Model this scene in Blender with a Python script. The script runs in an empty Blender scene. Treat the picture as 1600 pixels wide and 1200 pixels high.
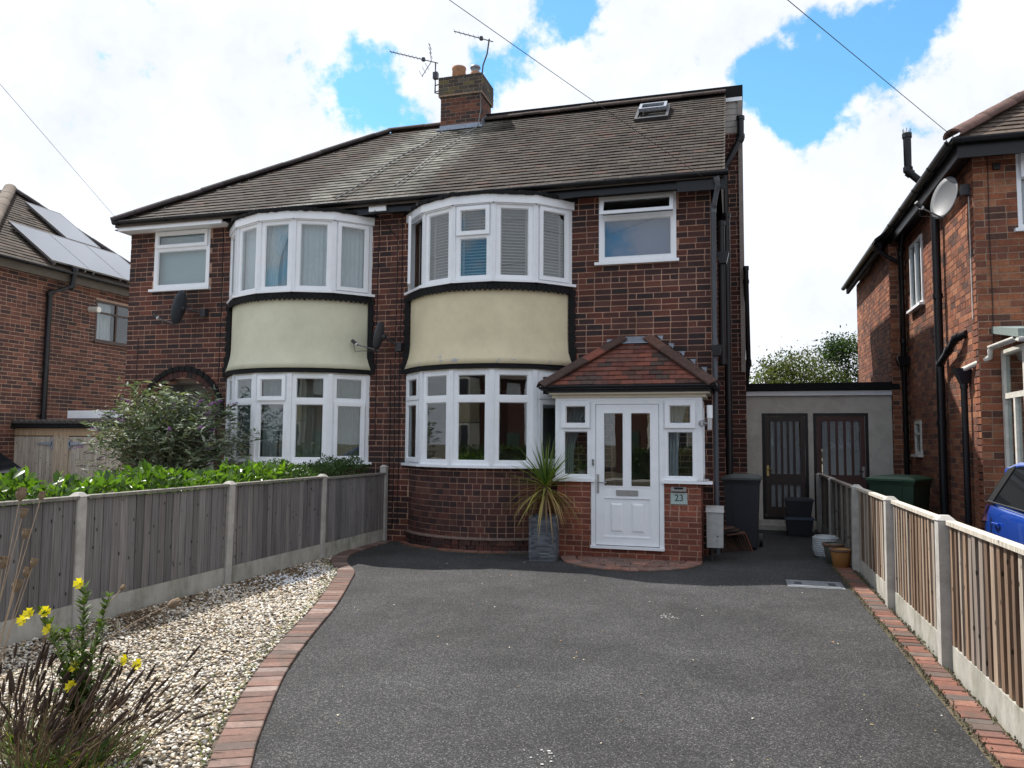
import bpy, math, random
import numpy as np
from mathutils import Vector, Matrix
random.seed(7); RNG = np.random.default_rng(11)
scene = bpy.context.scene
COL = scene.collection
R_ = math.radians

# ------------------------------------------------------------------ camera
YAW, PITCH, ROLL = R_(16.1435), R_(4.2289), R_(0.4508)
CAM = Vector((0, 0, 1.6))
Fw = Vector((-math.sin(YAW)*math.cos(PITCH), math.cos(YAW)*math.cos(PITCH), math.sin(PITCH)))
Rt = Vector((math.cos(YAW), math.sin(YAW), 0)); Up = Rt.cross(Fw)
Rt, Up = Rt*math.cos(ROLL)+Up*math.sin(ROLL), Up*math.cos(ROLL)-Rt*math.sin(ROLL)
cam = bpy.data.cameras.new('camera'); camo = bpy.data.objects.new('camera', cam); COL.objects.link(camo)
cam.sensor_width = 36; cam.lens = 36*1207.6/1600; cam.clip_start = 0.05; cam.clip_end = 2000
M = Matrix.Identity(4)
for i in range(3):
    M[i][0] = Rt[i]; M[i][1] = Up[i]; M[i][2] = -Fw[i]; M[i][3] = CAM[i]
camo.matrix_world = M
scene.camera = camo
scene.render.resolution_x = 1024; scene.render.resolution_y = 768

# ------------------------------------------------------------------ light
SUN = Vector((-0.58, 0.30, 1.0)).normalized()
sl = bpy.data.lights.new('sun', 'SUN'); sl.energy = 5.0; sl.angle = R_(0.55); sl.color = (1.0, 0.955, 0.89)
so = bpy.data.objects.new('sun', sl); COL.objects.link(so)
so.rotation_euler = SUN.to_track_quat('Z', 'Y').to_euler(); so.location = (-20, 10, 30)
scene.view_settings.view_transform = 'Standard'; scene.view_settings.look = 'None'
scene.view_settings.exposure = 0.47; scene.view_settings.gamma = 1.0

world = bpy.data.worlds.new('World'); scene.world = world; world.use_nodes = True
nt = world.node_tree; N = nt.nodes; L = nt.links; N.clear()
def nn(t, **kw):
    n = N.new(t)
    for k, v in kw.items(): setattr(n, k, v)
    return n
out = nn('ShaderNodeOutputWorld'); bg = nn('ShaderNodeBackground'); L.new(bg.outputs[0], out.inputs[0])
sky = nn('ShaderNodeTexSky'); sky.sky_type = 'NISHITA'; sky.sun_disc = False
sky.sun_elevation = math.asin(SUN.z); sky.sun_rotation = math.atan2(SUN.x, SUN.y)
sky.ozone_density = 1.0; sky.air_density = 1.0; sky.dust_density = 0.2
bg.inputs[1].default_value = 0.14
tc = nn('ShaderNodeTexCoord')
def wmath(op, a, b=None, c=None):
    m = nn('ShaderNodeMath', operation=op)
    for i, v in enumerate((a, b, c)):
        if v is None: continue
        if isinstance(v, (int, float)): m.inputs[i].default_value = v
        else: L.new(v, m.inputs[i])
    return m.outputs[0]
def wnoise(scale, detail, rough, off):
    mp = nn('ShaderNodeMapping'); mp.inputs['Location'].default_value = off
    L.new(tc.outputs['Generated'], mp.inputs[0])
    n = nn('ShaderNodeTexNoise'); n.inputs['Scale'].default_value = scale; n.inputs['Detail'].default_value = detail
    n.inputs['Roughness'].default_value = rough; L.new(mp.outputs[0], n.inputs['Vector']); return n.outputs['Fac']
n1 = wnoise(2.3, 3, 0.5, (3.1, 0.4, 1.7)); n2 = wnoise(7.5, 9, 0.62, (0.3, 2.2, 5.1)); n3 = wnoise(19, 8, 0.6, (4.3, 1.2, 0.6))
dens = wmath('ADD', wmath('MULTIPLY', n1, 0.55), wmath('MULTIPLY', n2, 1.3))
dens = wmath('ADD', wmath('ADD', dens, wmath('MULTIPLY', n3, 0.75)), -0.98)       # >0.13 or so is cloud
# the gaps of open blue sky between the clouds
def pixdir(u, v): return (Fw + Rt*((u-800)/1207.6) - Up*((v-600)/1207.6)).normalized()
gaps = [(1235,165,.062,.48),(1310,105,.062,.36),(1400,40,.055,.32),(1490,0,.045,.28),(1180,130,.03,.25),
        (545,140,.05,.33),(610,165,.05,.31),(565,55,.035,.3),(790,130,.04,.3),(885,25,.05,.42),
        (1210,560,.05,.18)]
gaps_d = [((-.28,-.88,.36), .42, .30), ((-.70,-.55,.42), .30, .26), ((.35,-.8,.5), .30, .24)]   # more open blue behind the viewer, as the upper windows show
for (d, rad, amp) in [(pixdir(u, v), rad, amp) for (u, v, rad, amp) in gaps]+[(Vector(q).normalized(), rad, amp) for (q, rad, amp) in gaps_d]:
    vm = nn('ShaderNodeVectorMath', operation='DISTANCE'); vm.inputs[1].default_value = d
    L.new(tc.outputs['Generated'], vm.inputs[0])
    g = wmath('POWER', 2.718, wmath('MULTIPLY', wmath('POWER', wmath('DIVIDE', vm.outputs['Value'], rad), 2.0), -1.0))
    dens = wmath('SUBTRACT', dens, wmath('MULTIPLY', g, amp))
mr = nn('ShaderNodeMapRange'); mr.interpolation_type = 'SMOOTHSTEP'
L.new(dens, mr.inputs['Value']); mr.inputs['From Min'].default_value = -0.09; mr.inputs['From Max'].default_value = 0.10
# cloud brightness varies a little with thickness
mrb = nn('ShaderNodeMapRange'); L.new(n2, mrb.inputs['Value'])
mrb.inputs['From Min'].default_value = 0.35; mrb.inputs['From Max'].default_value = 0.7
mrb.inputs['To Min'].default_value = 0.90; mrb.inputs['To Max'].default_value = 1.12
cc = nn('ShaderNodeVectorMath', operation='SCALE'); cc.inputs[0].default_value = (5.15, 5.4, 5.9); L.new(mrb.outputs[0], cc.inputs['Scale'])
mx = nn('ShaderNodeMix', data_type='RGBA'); L.new(mr.outputs[0], mx.inputs['Factor'])
tn = nn('ShaderNodeVectorMath', operation='MULTIPLY'); tn.inputs[1].default_value = (.70, 1.15, 1.22); L.new(sky.outputs[0], tn.inputs[0]); L.new(tn.outputs[0], mx.inputs[6]); L.new(cc.outputs[0], mx.inputs[7]); L.new(mx.outputs[2], bg.inputs[0])

# ------------------------------------------------------------------ helpers
def s2l(c): return tuple(((x/255)/12.92 if x <= 10 else (((x/255)+.055)/1.055)**2.4) for x in c)
def JIT(f, c): return tuple(q*f for q in c)
def tag(o, label=None, cat=None, group=None, kind=None):
    if label: o['label'] = label
    if cat: o['category'] = cat
    if group: o['group'] = group
    if kind: o['kind'] = kind
    return o
def wloc(o):
    v = Vector((0, 0, 0))
    while o is not None: v = v + o.location; o = o.parent
    return v
def empty(name, loc, label, cat, group=None, rz=0):
    o = bpy.data.objects.new(name, None); o.location = loc; o.rotation_euler = (0, 0, rz); o.empty_display_size = .2
    COL.objects.link(o); return tag(o, label, cat, group)
class MB:
    def __init__(s): s.v = []; s.f = []; s.c = []; s.smooth = []
    def add(s, vs, fs, col=(1,1,1), smooth=False):
        b = len(s.v); s.v += [tuple(p) for p in vs]
        for f in fs: s.f.append(tuple(i+b for i in f)); s.c.append(col); s.smooth.append(smooth)
    def box(s, x0, y0, z0, x1, y1, z1, col=(1,1,1)):
        if x0 > x1: x0, x1 = x1, x0
        if y0 > y1: y0, y1 = y1, y0
        if z0 > z1: z0, z1 = z1, z0
        s.add([(x0,y0,z0),(x1,y0,z0),(x1,y1,z0),(x0,y1,z0),(x0,y0,z1),(x1,y0,z1),(x1,y1,z1),(x0,y1,z1)],
              [(0,3,2,1),(4,5,6,7),(0,1,5,4),(1,2,6,5),(2,3,7,6),(3,0,4,7)], col)
    def hexa(s, p, col=(1,1,1)):   # 8 points, bottom ring then top ring
        s.add(p, [(0,3,2,1),(4,5,6,7),(0,1,5,4),(1,2,6,5),(2,3,7,6),(3,0,4,7)], col)
    def prism(s, poly, ext, col=(1,1,1), smooth=False):   # poly: list of 3d points, ext: vector
        n = len(poly); e = Vector(ext); a = [Vector(p) for p in poly]; b = [p+e for p in a]
        s.add(a+b, [tuple(range(n-1,-1,-1)), tuple(range(n,2*n))], col)
        s.add(a+b, [(i,(i+1)%n,n+(i+1)%n,n+i) for i in range(n)], col, smooth)
    def tube(s, pts, r, n=8, col=(1,1,1), cap=True):
        P = [Vector(p) for p in pts]; rs = r if isinstance(r, (list, tuple)) else [r]*len(P)
        rings = []; up = None
        for i, p in enumerate(P):
            t = (P[min(i+1,len(P)-1)]-P[max(i-1,0)]).normalized()
            if up is None: up = Vector((0,0,1)) if abs(t.z) < .9 else Vector((1,0,0))
            a = t.cross(up)
            if a.length < 1e-4: a = t.cross(Vector((0,1,0)))
            a.normalize(); b = t.cross(a).normalized(); up = -b if False else up
            rings.append([p+(a*math.cos(2*math.pi*k/n)+b*math.sin(2*math.pi*k/n))*rs[i] for k in range(n)])
        vs = [q for r0 in rings for q in r0]; fs = []
        for i in range(len(P)-1):
            for k in range(n): fs.append((i*n+k, i*n+(k+1)%n, (i+1)*n+(k+1)%n, (i+1)*n+k))
        s.add(vs, fs, col, True)
        if cap: s.add(vs, [tuple(range(n-1,-1,-1)), tuple(range((len(P)-1)*n, len(P)*n))], col)
    def lathe(s, prof, c=(0,0,0), n=20, col=(1,1,1), sx=1, sy=1):
        vs = [(c[0]+r*math.cos(2*math.pi*k/n)*sx, c[1]+r*math.sin(2*math.pi*k/n)*sy, c[2]+z) for r, z in prof for k in range(n)]
        fs = [(i*n+k, i*n+(k+1)%n, (i+1)*n+(k+1)%n, (i+1)*n+k) for i in range(len(prof)-1) for k in range(n)]
        s.add(vs, fs, col, True)
    def build(s, name, mat, parent=None, loc=None, **tags):
        me = bpy.data.meshes.new(name); me.from_pydata(s.v, [], s.f)
        at = me.attributes.new('col', 'FLOAT_COLOR', 'FACE')
        at.data.foreach_set('color', np.array([(*c[:3], 1.0) for c in s.c], dtype=np.float32).ravel())
        me.polygons.foreach_set('use_smooth', s.smooth)
        return link(name, me, mat, parent, loc, **tags)
def link(name, me, mat, parent=None, loc=None, label=None, cat=None, group=None, kind=None):
    """loc: world position to use as the object's origin (meshes are written in world coordinates)."""
    if mat and not me.materials: me.materials.append(mat)
    o = bpy.data.objects.new(name, me); COL.objects.link(o); o.parent = parent
    base = wloc(parent) if parent else Vector((0,0,0))
    L_ = Vector(loc) if loc is not None else base
    if L_.length > 0: me.transform(Matrix.Translation(-L_))
    o.location = L_-base; me.update()
    return tag(o, label, cat, group, kind)
def np_mesh(name, V, F, cols=None, smooth=False):
    V = np.asarray(V, np.float32); F = np.asarray(F, np.int32); k = F.shape[1]
    me = bpy.data.meshes.new(name); me.vertices.add(len(V)); me.vertices.foreach_set('co', V.ravel())
    me.loops.add(F.size); me.loops.foreach_set('vertex_index', F.ravel())
    me.polygons.add(len(F)); me.polygons.foreach_set('loop_start', np.arange(0, F.size, k, dtype=np.int32))
    me.polygons.foreach_set('use_smooth', np.full(len(F), smooth))
    me.update(calc_edges=True)
    if cols is not None:
        at = me.attributes.new('col', 'FLOAT_COLOR', 'FACE')
        c = np.ones((len(F), 4), np.float32); c[:, :3] = cols; at.data.foreach_set('color', c.ravel())
    return me

# ------------------------------------------------------------------ materials
def newmat(name):
    m = bpy.data.materials.new(name); m.use_nodes = True
    n = m.node_tree.nodes; n.clear()
    o = n.new('ShaderNodeOutputMaterial'); b = n.new('ShaderNodeBsdfPrincipled'); m.node_tree.links.new(b.outputs[0], o.inputs[0])
    return m, m.node_tree, b
def mat(name, color=(.5,.5,.5), rough=.6, metal=0., spec=.5, attr=False, scale=8., var=.25, bump=0., bscale=40., detail=6, coat=0., dark=None, dscale=2., damt=0., stretch=(1,1,1), bdist=.01, big=0., bigs=.8):
    """colour (or the 'col' attribute) times noise, with optional larger stains and bump; object-space coordinates"""
    m, t, b = newmat(name); n = t.nodes; l = t.links
    tcn = n.new('ShaderNodeNewGeometry')
    mp = n.new('ShaderNodeMapping'); mp.inputs['Scale'].default_value = stretch; l.new(tcn.outputs['Position'], mp.inputs[0])
    if attr:
        a = n.new('ShaderNodeAttribute'); a.attribute_name = 'col'; src = a.outputs['Color']
    else:
        a = n.new('ShaderNodeRGB'); a.outputs[0].default_value = (*color, 1); src = a.outputs[0]
    if var > 0:
        no = n.new('ShaderNodeTexNoise'); no.inputs['Scale'].default_value = scale; no.inputs['Detail'].default_value = detail; no.inputs['Roughness'].default_value = .65
        l.new(mp.outputs[0], no.inputs['Vector'])
        r = n.new('ShaderNodeMapRange'); r.inputs['From Min'].default_value = .25; r.inputs['From Max'].default_value = .75
        r.inputs['To Min'].default_value = 1-var; r.inputs['To Max'].default_value = 1+var; l.new(no.outputs['Fac'], r.inputs['Value'])
        mu = n.new('ShaderNodeVectorMath'); mu.operation = 'SCALE'; l.new(src, mu.inputs[0]); l.new(r.outputs[0], mu.inputs['Scale']); src = mu.outputs[0]
    if big > 0:
        no = n.new('ShaderNodeTexNoise'); no.inputs['Scale'].default_value = bigs; no.inputs['Detail'].default_value = 4; no.inputs['Roughness'].default_value = .6
        l.new(tcn.outputs['Position'], no.inputs['Vector'])
        r = n.new('ShaderNodeMapRange'); r.inputs['From Min'].default_value = .3; r.inputs['From Max'].default_value = .7
        r.inputs['To Min'].default_value = 1-big; r.inputs['To Max'].default_value = 1+big; l.new(no.outputs['Fac'], r.inputs['Value'])
        mu = n.new('ShaderNodeVectorMath'); mu.operation = 'SCALE'; l.new(src, mu.inputs[0]); l.new(r.outputs[0], mu.inputs['Scale']); src = mu.outputs[0]
    if damt > 0:
        no = n.new('ShaderNodeTexNoise'); no.inputs['Scale'].default_value = dscale; no.inputs['Detail'].default_value = 8; no.inputs['Roughness'].default_value = .7
        l.new(mp.outputs[0], no.inputs['Vector'])
        r = n.new('ShaderNodeMapRange'); r.inputs['From Min'].default_value = .48; r.inputs['From Max'].default_value = .68
        r.inputs['To Min'].default_value = 0; r.inputs['To Max'].default_value = damt; l.new(no.outputs['Fac'], r.inputs['Value'])
        mi = n.new('ShaderNodeMix'); mi.data_type = 'RGBA'; l.new(r.outputs[0], mi.inputs['Factor']); l.new(src, mi.inputs[6]); mi.inputs[7].default_value = (*(dark or (.03,.03,.03)), 1); src = mi.outputs[2]
    l.new(src, b.inputs['Base Color'])
    b.inputs['Roughness'].default_value = rough; b.inputs['Metallic'].default_value = metal
    b.inputs['Specular IOR Level'].default_value = spec; b.inputs['Coat Weight'].default_value = coat
    if coat: b.inputs['Coat Roughness'].default_value = .03
    if bump > 0:
        no = n.new('ShaderNodeTexNoise'); no.inputs['Scale'].default_value = bscale; no.inputs['Detail'].default_value = 5
        l.new(mp.outputs[0], no.inputs['Vector'])
        bu = n.new('ShaderNodeBump'); bu.inputs['Strength'].default_value = bump; bu.inputs['Distance'].default_value = bdist
        l.new(no.outputs['Fac'], bu.inputs['Height']); l.new(bu.outputs[0], b.inputs['Normal'])
    return m
def leafmat(name, rough=.4, trans=.35, tint=(1.25,1.35,.45), spec=.4):
    m = bpy.data.materials.new(name); m.use_nodes = True; t = m.node_tree; n = t.nodes; l = t.links; n.clear()
    o = n.new('ShaderNodeOutputMaterial'); b = n.new('ShaderNodeBsdfPrincipled'); tr = n.new('ShaderNodeBsdfTranslucent'); mi = n.new('ShaderNodeMixShader')
    a = n.new('ShaderNodeAttribute'); a.attribute_name = 'col'
    l.new(a.outputs['Color'], b.inputs['Base Color']); b.inputs['Roughness'].default_value = rough; b.inputs['Specular IOR Level'].default_value = spec
    v = n.new('ShaderNodeVectorMath'); v.operation = 'MULTIPLY'; v.inputs[1].default_value = tint; l.new(a.outputs['Color'], v.inputs[0]); l.new(v.outputs[0], tr.inputs[0])
    mi.inputs[0].default_value = trans; l.new(b.outputs[0], mi.inputs[1]); l.new(tr.outputs[0], mi.inputs[2]); l.new(mi.outputs[0], o.inputs[0])
    return m
def glassmat(name, tint=(.84,.88,.88), ior=1.82, bumpy=0., bs=60.):
    m = bpy.data.materials.new(name); m.use_nodes = True; t = m.node_tree; n = t.nodes; l = t.links; n.clear()
    o = n.new('ShaderNodeOutputMaterial'); g = n.new('ShaderNodeBsdfGlossy'); tr = n.new('ShaderNodeBsdfTransparent'); mi = n.new('ShaderNodeMixShader')
    fr = n.new('ShaderNodeFresnel'); gb = n.new('ShaderNodeNewGeometry'); iv = n.new('ShaderNodeMapRange'); l.new(gb.outputs['Backfacing'], iv.inputs['Value']); iv.inputs['To Min'].default_value = ior; iv.inputs['To Max'].default_value = 1/ior; l.new(iv.outputs[0], fr.inputs['IOR'])
    g.inputs['Roughness'].default_value = .0 if not bumpy else .08; tr.inputs[0].default_value = (*tint, 1)
    geo = n.new('ShaderNodeNewGeometry'); no = n.new('ShaderNodeTexNoise'); no.inputs['Scale'].default_value = bs if bumpy else 1.6
    l.new(geo.outputs['Position'], no.inputs['Vector']); bu = n.new('ShaderNodeBump'); bu.inputs['Strength'].default_value = bumpy or .018; bu.inputs['Distance'].default_value = .05 if not bumpy else .02
    l.new(no.outputs['Fac'], bu.inputs['Height']); l.new(bu.outputs[0], g.inputs['Normal'])
    l.new(fr.outputs[0], mi.inputs[0]); l.new(tr.outputs[0], mi.inputs[1]); l.new(g.outputs[0], mi.inputs[2]); l.new(mi.outputs[0], o.inputs[0])
    return m
MT = {}
MT['brick'] = mat('brick', attr=True, rough=.9, var=.38, scale=38, bump=.5, bscale=90, bdist=.006, damt=.45, dscale=3.0, dark=(.02,.013,.013), big=.3)
MT['mortar'] = mat('mortar', (.45,.27,.195), .95, big=.28, damt=.5, dscale=4, dark=(.13,.085,.07), var=.2, scale=20, bump=.4, bscale=120, bdist=.004)
MT['mortar_grey'] = mat('mortar_grey', (.36,.25,.18), .95, big=.25, damt=.5, dscale=4, dark=(.12,.085,.07), var=.25, scale=20, bump=.4, bscale=120, bdist=.004)
MT['upvc'] = mat('upvc', (.83,.85,.88), .28, var=.04, scale=3, damt=.10, dscale=7, dark=(.45,.44,.42))
MT['cream_board'] = mat('cream_board', (.62,.56,.44), .5, var=.12, scale=6)
MT['white_old'] = mat('white_old', (.66,.64,.58), .55, var=.15, scale=9, damt=.3, dscale=6, dark=(.25,.22,.17))
MT['black'] = mat('black_paint', (.009,.009,.011), .36, spec=.35, var=.3, scale=10)
MT['black_rough'] = mat('black_bitumen', (.011,.011,.012), .8, spec=.2, var=.4, scale=14, bump=.5, bscale=30)
MT['grey_pipe'] = mat('grey_pipe', (.075,.085,.10), .42, var=.12, scale=5)
MT['tile'] = mat('roof_tile', attr=True, rough=.9, spec=.25, big=.3, bigs=.6, damt=.35, dscale=5, dark=(.05,.052,.035), var=.35, scale=14, bump=.35, bscale=60, bdist=.006)
MT['concrete'] = mat('concrete', (.42,.40,.37), .9, var=.22, scale=9, bump=.35, bscale=70, bdist=.006, damt=.4, dscale=4, dark=(.2,.19,.15))
MT['gravel_board'] = mat('gravel_board', (.40,.385,.34), .92, var=.25, scale=7, bump=.35, bscale=60, bdist=.006, damt=.65, dscale=3.2, dark=(.10,.11,.055), stretch=(1,1,.5))
MT['lead'] = mat('lead', (.28,.31,.36), .45, metal=.55, var=.25, scale=12)
MT['terracotta'] = mat('terracotta', (.36,.19,.11), .85, var=.3, scale=10, damt=.4, dscale=9, dark=(.16,.15,.12))
MT['glass'] = glassmat('glass')
def obscure():
    m, t, b = newmat('glass_obscure'); n = t.nodes; l = t.links
    b.inputs['Base Color'].default_value = (.55,.6,.62,1); b.inputs['Roughness'].default_value = .12; b.inputs['Transmission Weight'].default_value = 0.
    tr = n.new('ShaderNodeBsdfTranslucent'); tr.inputs[0].default_value = (.75,.8,.85,1); tp = n.new('ShaderNodeBsdfTransparent'); tp.inputs[0].default_value = (.5,.55,.58,1)
    m1 = n.new('ShaderNodeMixShader'); m1.inputs[0].default_value = .45; l.new(tp.outputs[0], m1.inputs[1]); l.new(tr.outputs[0], m1.inputs[2])
    m2 = n.new('ShaderNodeMixShader'); m2.inputs[0].default_value = .38; l.new(m1.outputs[0], m2.inputs[1]); l.new(b.outputs[0], m2.inputs[2]); l.new(m2.outputs[0], n['Material Output'].inputs[0])
    g = n.new('ShaderNodeNewGeometry'); no = n.new('ShaderNodeTexNoise'); no.inputs['Scale'].default_value = 38; l.new(g.outputs['Position'], no.inputs['Vector']); bu = n.new('ShaderNodeBump'); bu.inputs['Strength'].default_value = 1; bu.inputs['Distance'].default_value = .03; l.new(no.outputs['Fac'], bu.inputs['Height']); l.new(bu.outputs[0], b.inputs['Normal']); l.new(bu.outputs[0], tr.inputs['Normal'])
    return m
MT['glass_obscure'] = obscure()
MT['interior'] = mat('interior', (.22,.2,.18), .9, var=.05)
MT['interior_dark'] = mat('interior_dark', (.06,.055,.05), .9, var=.05)
MT['curtain'] = mat('curtain', attr=True, rough=.9, var=.08, scale=10)
MT['blind'] = mat('blind', attr=True, rough=.5, var=.03)
MT['metal'] = mat('metal', (.42,.42,.43), .35, metal=.9, var=.15, scale=20)
MT['metal_dark'] = mat('metal_dark', (.05,.05,.055), .45, metal=.3, var=.2, scale=20)
MT['brass'] = mat('brass', (.5,.38,.16), .3, metal=.9, var=.1)
MT['plain'] = mat('plain', attr=True, rough=.5, var=.06, scale=6)
MT['plain_rough'] = mat('plain_rough', attr=True, rough=.9, var=.2, scale=12, bump=.2, bscale=50)
MT['leaf'] = leafmat('leaf'); MT['leaf_gloss'] = leafmat('leaf_gloss', .28, .42, (1.3,1.4,.35), .5)
MT['leaf_dull'] = leafmat('leaf_dull', .6, .22)
MT['bark'] = mat('bark', (.10,.075,.05), .95, var=.4, scale=14, bump=.5, bscale=40)
def woodmat(name, rough=.85, gr=.45):
    m, t, b = newmat(name); n = t.nodes; l = t.links
    a = n.new('ShaderNodeAttribute'); a.attribute_name = 'col'
    g = n.new('ShaderNodeNewGeometry'); mp = n.new('ShaderNodeMapping'); mp.inputs['Scale'].default_value = (70,70,2.2); l.new(g.outputs['Position'], mp.inputs[0])
    no = n.new('ShaderNodeTexNoise'); no.inputs['Scale'].default_value = 1; no.inputs['Detail'].default_value = 7; no.inputs['Roughness'].default_value = .6; l.new(mp.outputs[0], no.inputs['Vector'])
    r = n.new('ShaderNodeMapRange'); r.inputs['From Min'].default_value = .3; r.inputs['From Max'].default_value = .7; r.inputs['To Min'].default_value = 1-gr; r.inputs['To Max'].default_value = 1+gr*.7; l.new(no.outputs['Fac'], r.inputs['Value'])
    mu = n.new('ShaderNodeVectorMath'); mu.operation = 'SCALE'; l.new(a.outputs['Color'], mu.inputs[0]); l.new(r.outputs[0], mu.inputs['Scale'])
    mp2 = n.new('ShaderNodeMapping'); mp2.inputs['Scale'].default_value = (13,13,7); l.new(g.outputs['Position'], mp2.inputs[0])
    vo = n.new('ShaderNodeTexVoronoi'); vo.inputs['Scale'].default_value = 1; l.new(mp2.outputs[0], vo.inputs['Vector'])
    r2 = n.new('ShaderNodeMapRange'); r2.inputs['From Min'].default_value = .09; r2.inputs['From Max'].default_value = .15; r2.inputs['To Min'].default_value = .22; r2.inputs['To Max'].default_value = 1; l.new(vo.outputs['Distance'], r2.inputs['Value'])
    mu2 = n.new('ShaderNodeVectorMath'); mu2.operation = 'SCALE'; l.new(mu.outputs[0], mu2.inputs[0]); l.new(r2.outputs[0], mu2.inputs['Scale'])
    l.new(mu2.outputs[0], b.inputs['Base Color']); b.inputs['Roughness'].default_value = rough; b.inputs['Specular IOR Level'].default_value = .25
    bu = n.new('ShaderNodeBump'); bu.inputs['Strength'].default_value = .4; bu.inputs['Distance'].default_value = .003; l.new(no.outputs['Fac'], bu.inputs['Height']); l.new(bu.outputs[0], b.inputs['Normal'])
    return m
MT['wood'] = woodmat('weathered_wood')
def rendermat():
    m, t, b = newmat('cream_render'); n = t.nodes; l = t.links
    g = n.new('ShaderNodeNewGeometry')
    a = n.new('ShaderNodeAttribute'); a.attribute_name = 'col'
    def noise(sc, de, ro=.6):
        x = n.new('ShaderNodeTexNoise'); x.inputs['Scale'].default_value = sc; x.inputs['Detail'].default_value = de; x.inputs['Roughness'].default_value = ro; l.new(g.outputs['Position'], x.inputs['Vector']); return x.outputs['Fac']
    r = n.new('ShaderNodeMapRange'); r.inputs['From Min'].default_value = .3; r.inputs['From Max'].default_value = .7; r.inputs['To Min'].default_value = .86; r.inputs['To Max'].default_value = 1.08; l.new(noise(1.8, 7, .7), r.inputs['Value'])
    mu = n.new('ShaderNodeVectorMath'); mu.operation = 'SCALE'; l.new(a.outputs['Color'], mu.inputs[0]); l.new(r.outputs[0], mu.inputs['Scale'])
    # flaking paint close to the bottom edge
    sx = n.new('ShaderNodeSeparateXYZ'); l.new(g.outputs['Position'], sx.inputs[0])
    rz = n.new('ShaderNodeMapRange'); rz.inputs['From Min'].default_value = 2.78; rz.inputs['From Max'].default_value = 3.02; rz.inputs['To Min'].default_value = .075; rz.inputs['To Max'].default_value = -.16; l.new(sx.outputs['Z'], rz.inputs['Value'])
    ad = n.new('ShaderNodeMath'); ad.operation = 'ADD'; l.new(noise(5.5, 9, .72), ad.inputs[0]); l.new(rz.outputs[0], ad.inputs[1])
    rf = n.new('ShaderNodeMapRange'); rf.inputs['From Min'].default_value = .635; rf.inputs['From Max'].default_value = .66; l.new(ad.outputs[0], rf.inputs['Value'])
    xa = n.new('ShaderNodeMath'); xa.operation = 'GREATER_THAN'; xa.inputs[1].default_value = -5.4; l.new(sx.outputs['X'], xa.inputs[0])
    xm = n.new('ShaderNodeMath'); xm.operation = 'MULTIPLY'; l.new(rf.outputs[0], xm.inputs[0]); l.new(xa.outputs[0], xm.inputs[1])
    mi = n.new('ShaderNodeMix'); mi.data_type = 'RGBA'; l.new(xm.outputs[0], mi.inputs['Factor']); l.new(mu.outputs[0], mi.inputs[6]); mi.inputs[7].default_value = (.42,.42,.42,1)
    l.new(mi.outputs[2], b.inputs['Base Color']); b.inputs['Roughness'].default_value = .8
    bu = n.new('ShaderNodeBump'); bu.inputs['Strength'].default_value = .35; bu.inputs['Distance'].default_value = .006; l.new(noise(45, 4), bu.inputs['Height']); l.new(bu.outputs[0], b.inputs['Normal'])
    return m
MT['render'] = rendermat()
def tarmac():
    m, t, b = newmat('tarmac'); n = t.nodes; l = t.links
    g = n.new('ShaderNodeNewGeometry')
    def noise(sc, de, ro=.6):
        x = n.new('ShaderNodeTexNoise'); x.inputs['Scale'].default_value = sc; x.inputs['Detail'].default_value = de; x.inputs['Roughness'].default_value = ro; l.new(g.outputs['Position'], x.inputs['Vector']); return x.outputs['Fac']
    vo = n.new('ShaderNodeTexVoronoi'); vo.inputs['Scale'].default_value = 150; l.new(g.outputs['Position'], vo.inputs['Vector'])
    sep = n.new('ShaderNodeSeparateColor'); l.new(vo.outputs['Color'], sep.inputs[0])
    cr = n.new('ShaderNodeValToRGB'); l.new(sep.outputs[0], cr.inputs[0])
    e = cr.color_ramp.elements; e[0].position = 0; e[0].color = (.016,.016,.0175,1); e[1].position = 1; e[1].color = (.17,.168,.166,1)
    x = e.new(.5); x.color = (.034,.034,.036,1); x = e.new(.85); x.color = (.066,.065,.065,1)
    r = n.new('ShaderNodeMapRange'); r.inputs['From Min'].default_value = .32; r.inputs['From Max'].default_value = .7; r.inputs['To Min'].default_value = .52; r.inputs['To Max'].default_value = 1.25; l.new(noise(.75, 7, .68), r.inputs['Value'])
    mu = n.new('ShaderNodeVectorMath'); mu.operation = 'SCALE'; l.new(cr.outputs[0], mu.inputs[0]); l.new(r.outputs[0], mu.inputs['Scale'])
    r3 = n.new('ShaderNodeMapRange'); r3.inputs['From Min'].default_value = .66; r3.inputs['From Max'].default_value = .72; r3.inputs['To Max'].default_value = .45; l.new(noise(3.3, 7, .7), r3.inputs['Value'])
    mi = n.new('ShaderNodeMix'); mi.data_type = 'RGBA'; l.new(r3.outputs[0], mi.inputs['Factor']); l.new(mu.outputs[0], mi.inputs[6]); mi.inputs[7].default_value = (.02,.02,.02,1)
    l.new(mi.outputs[2], b.inputs['Base Color']); b.inputs['Roughness'].default_value = .88; b.inputs['Specular IOR Level'].default_value = .35
    bu = n.new('ShaderNodeBump'); bu.inputs['Strength'].default_value = .8; bu.inputs['Distance'].default_value = .006; l.new(vo.outputs['Distance'], bu.inputs['Height']); l.new(bu.outputs[0], b.inputs['Normal'])
    return m
MT['tarmac'] = tarmac()
MT['brown_frame'] = mat('brown_frame', (.05,.028,.02), .5, var=.2)
MT['earth'] = mat('earth', (.09,.07,.045), .95, var=.45, scale=6, bump=.6, bscale=25, bdist=.02, damt=.6, dscale=2, dark=(.05,.07,.025))
MT['soil'] = mat('gravel_bed', (.085,.068,.048), .95, var=.4, scale=30, bump=.6, bscale=60, bdist=.01)
MT['paver'] = mat('paver', attr=True, rough=.88, var=.3, scale=26, bump=.4, bscale=90, bdist=.005, damt=.75, dscale=5, dark=(.075,.062,.05))

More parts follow.
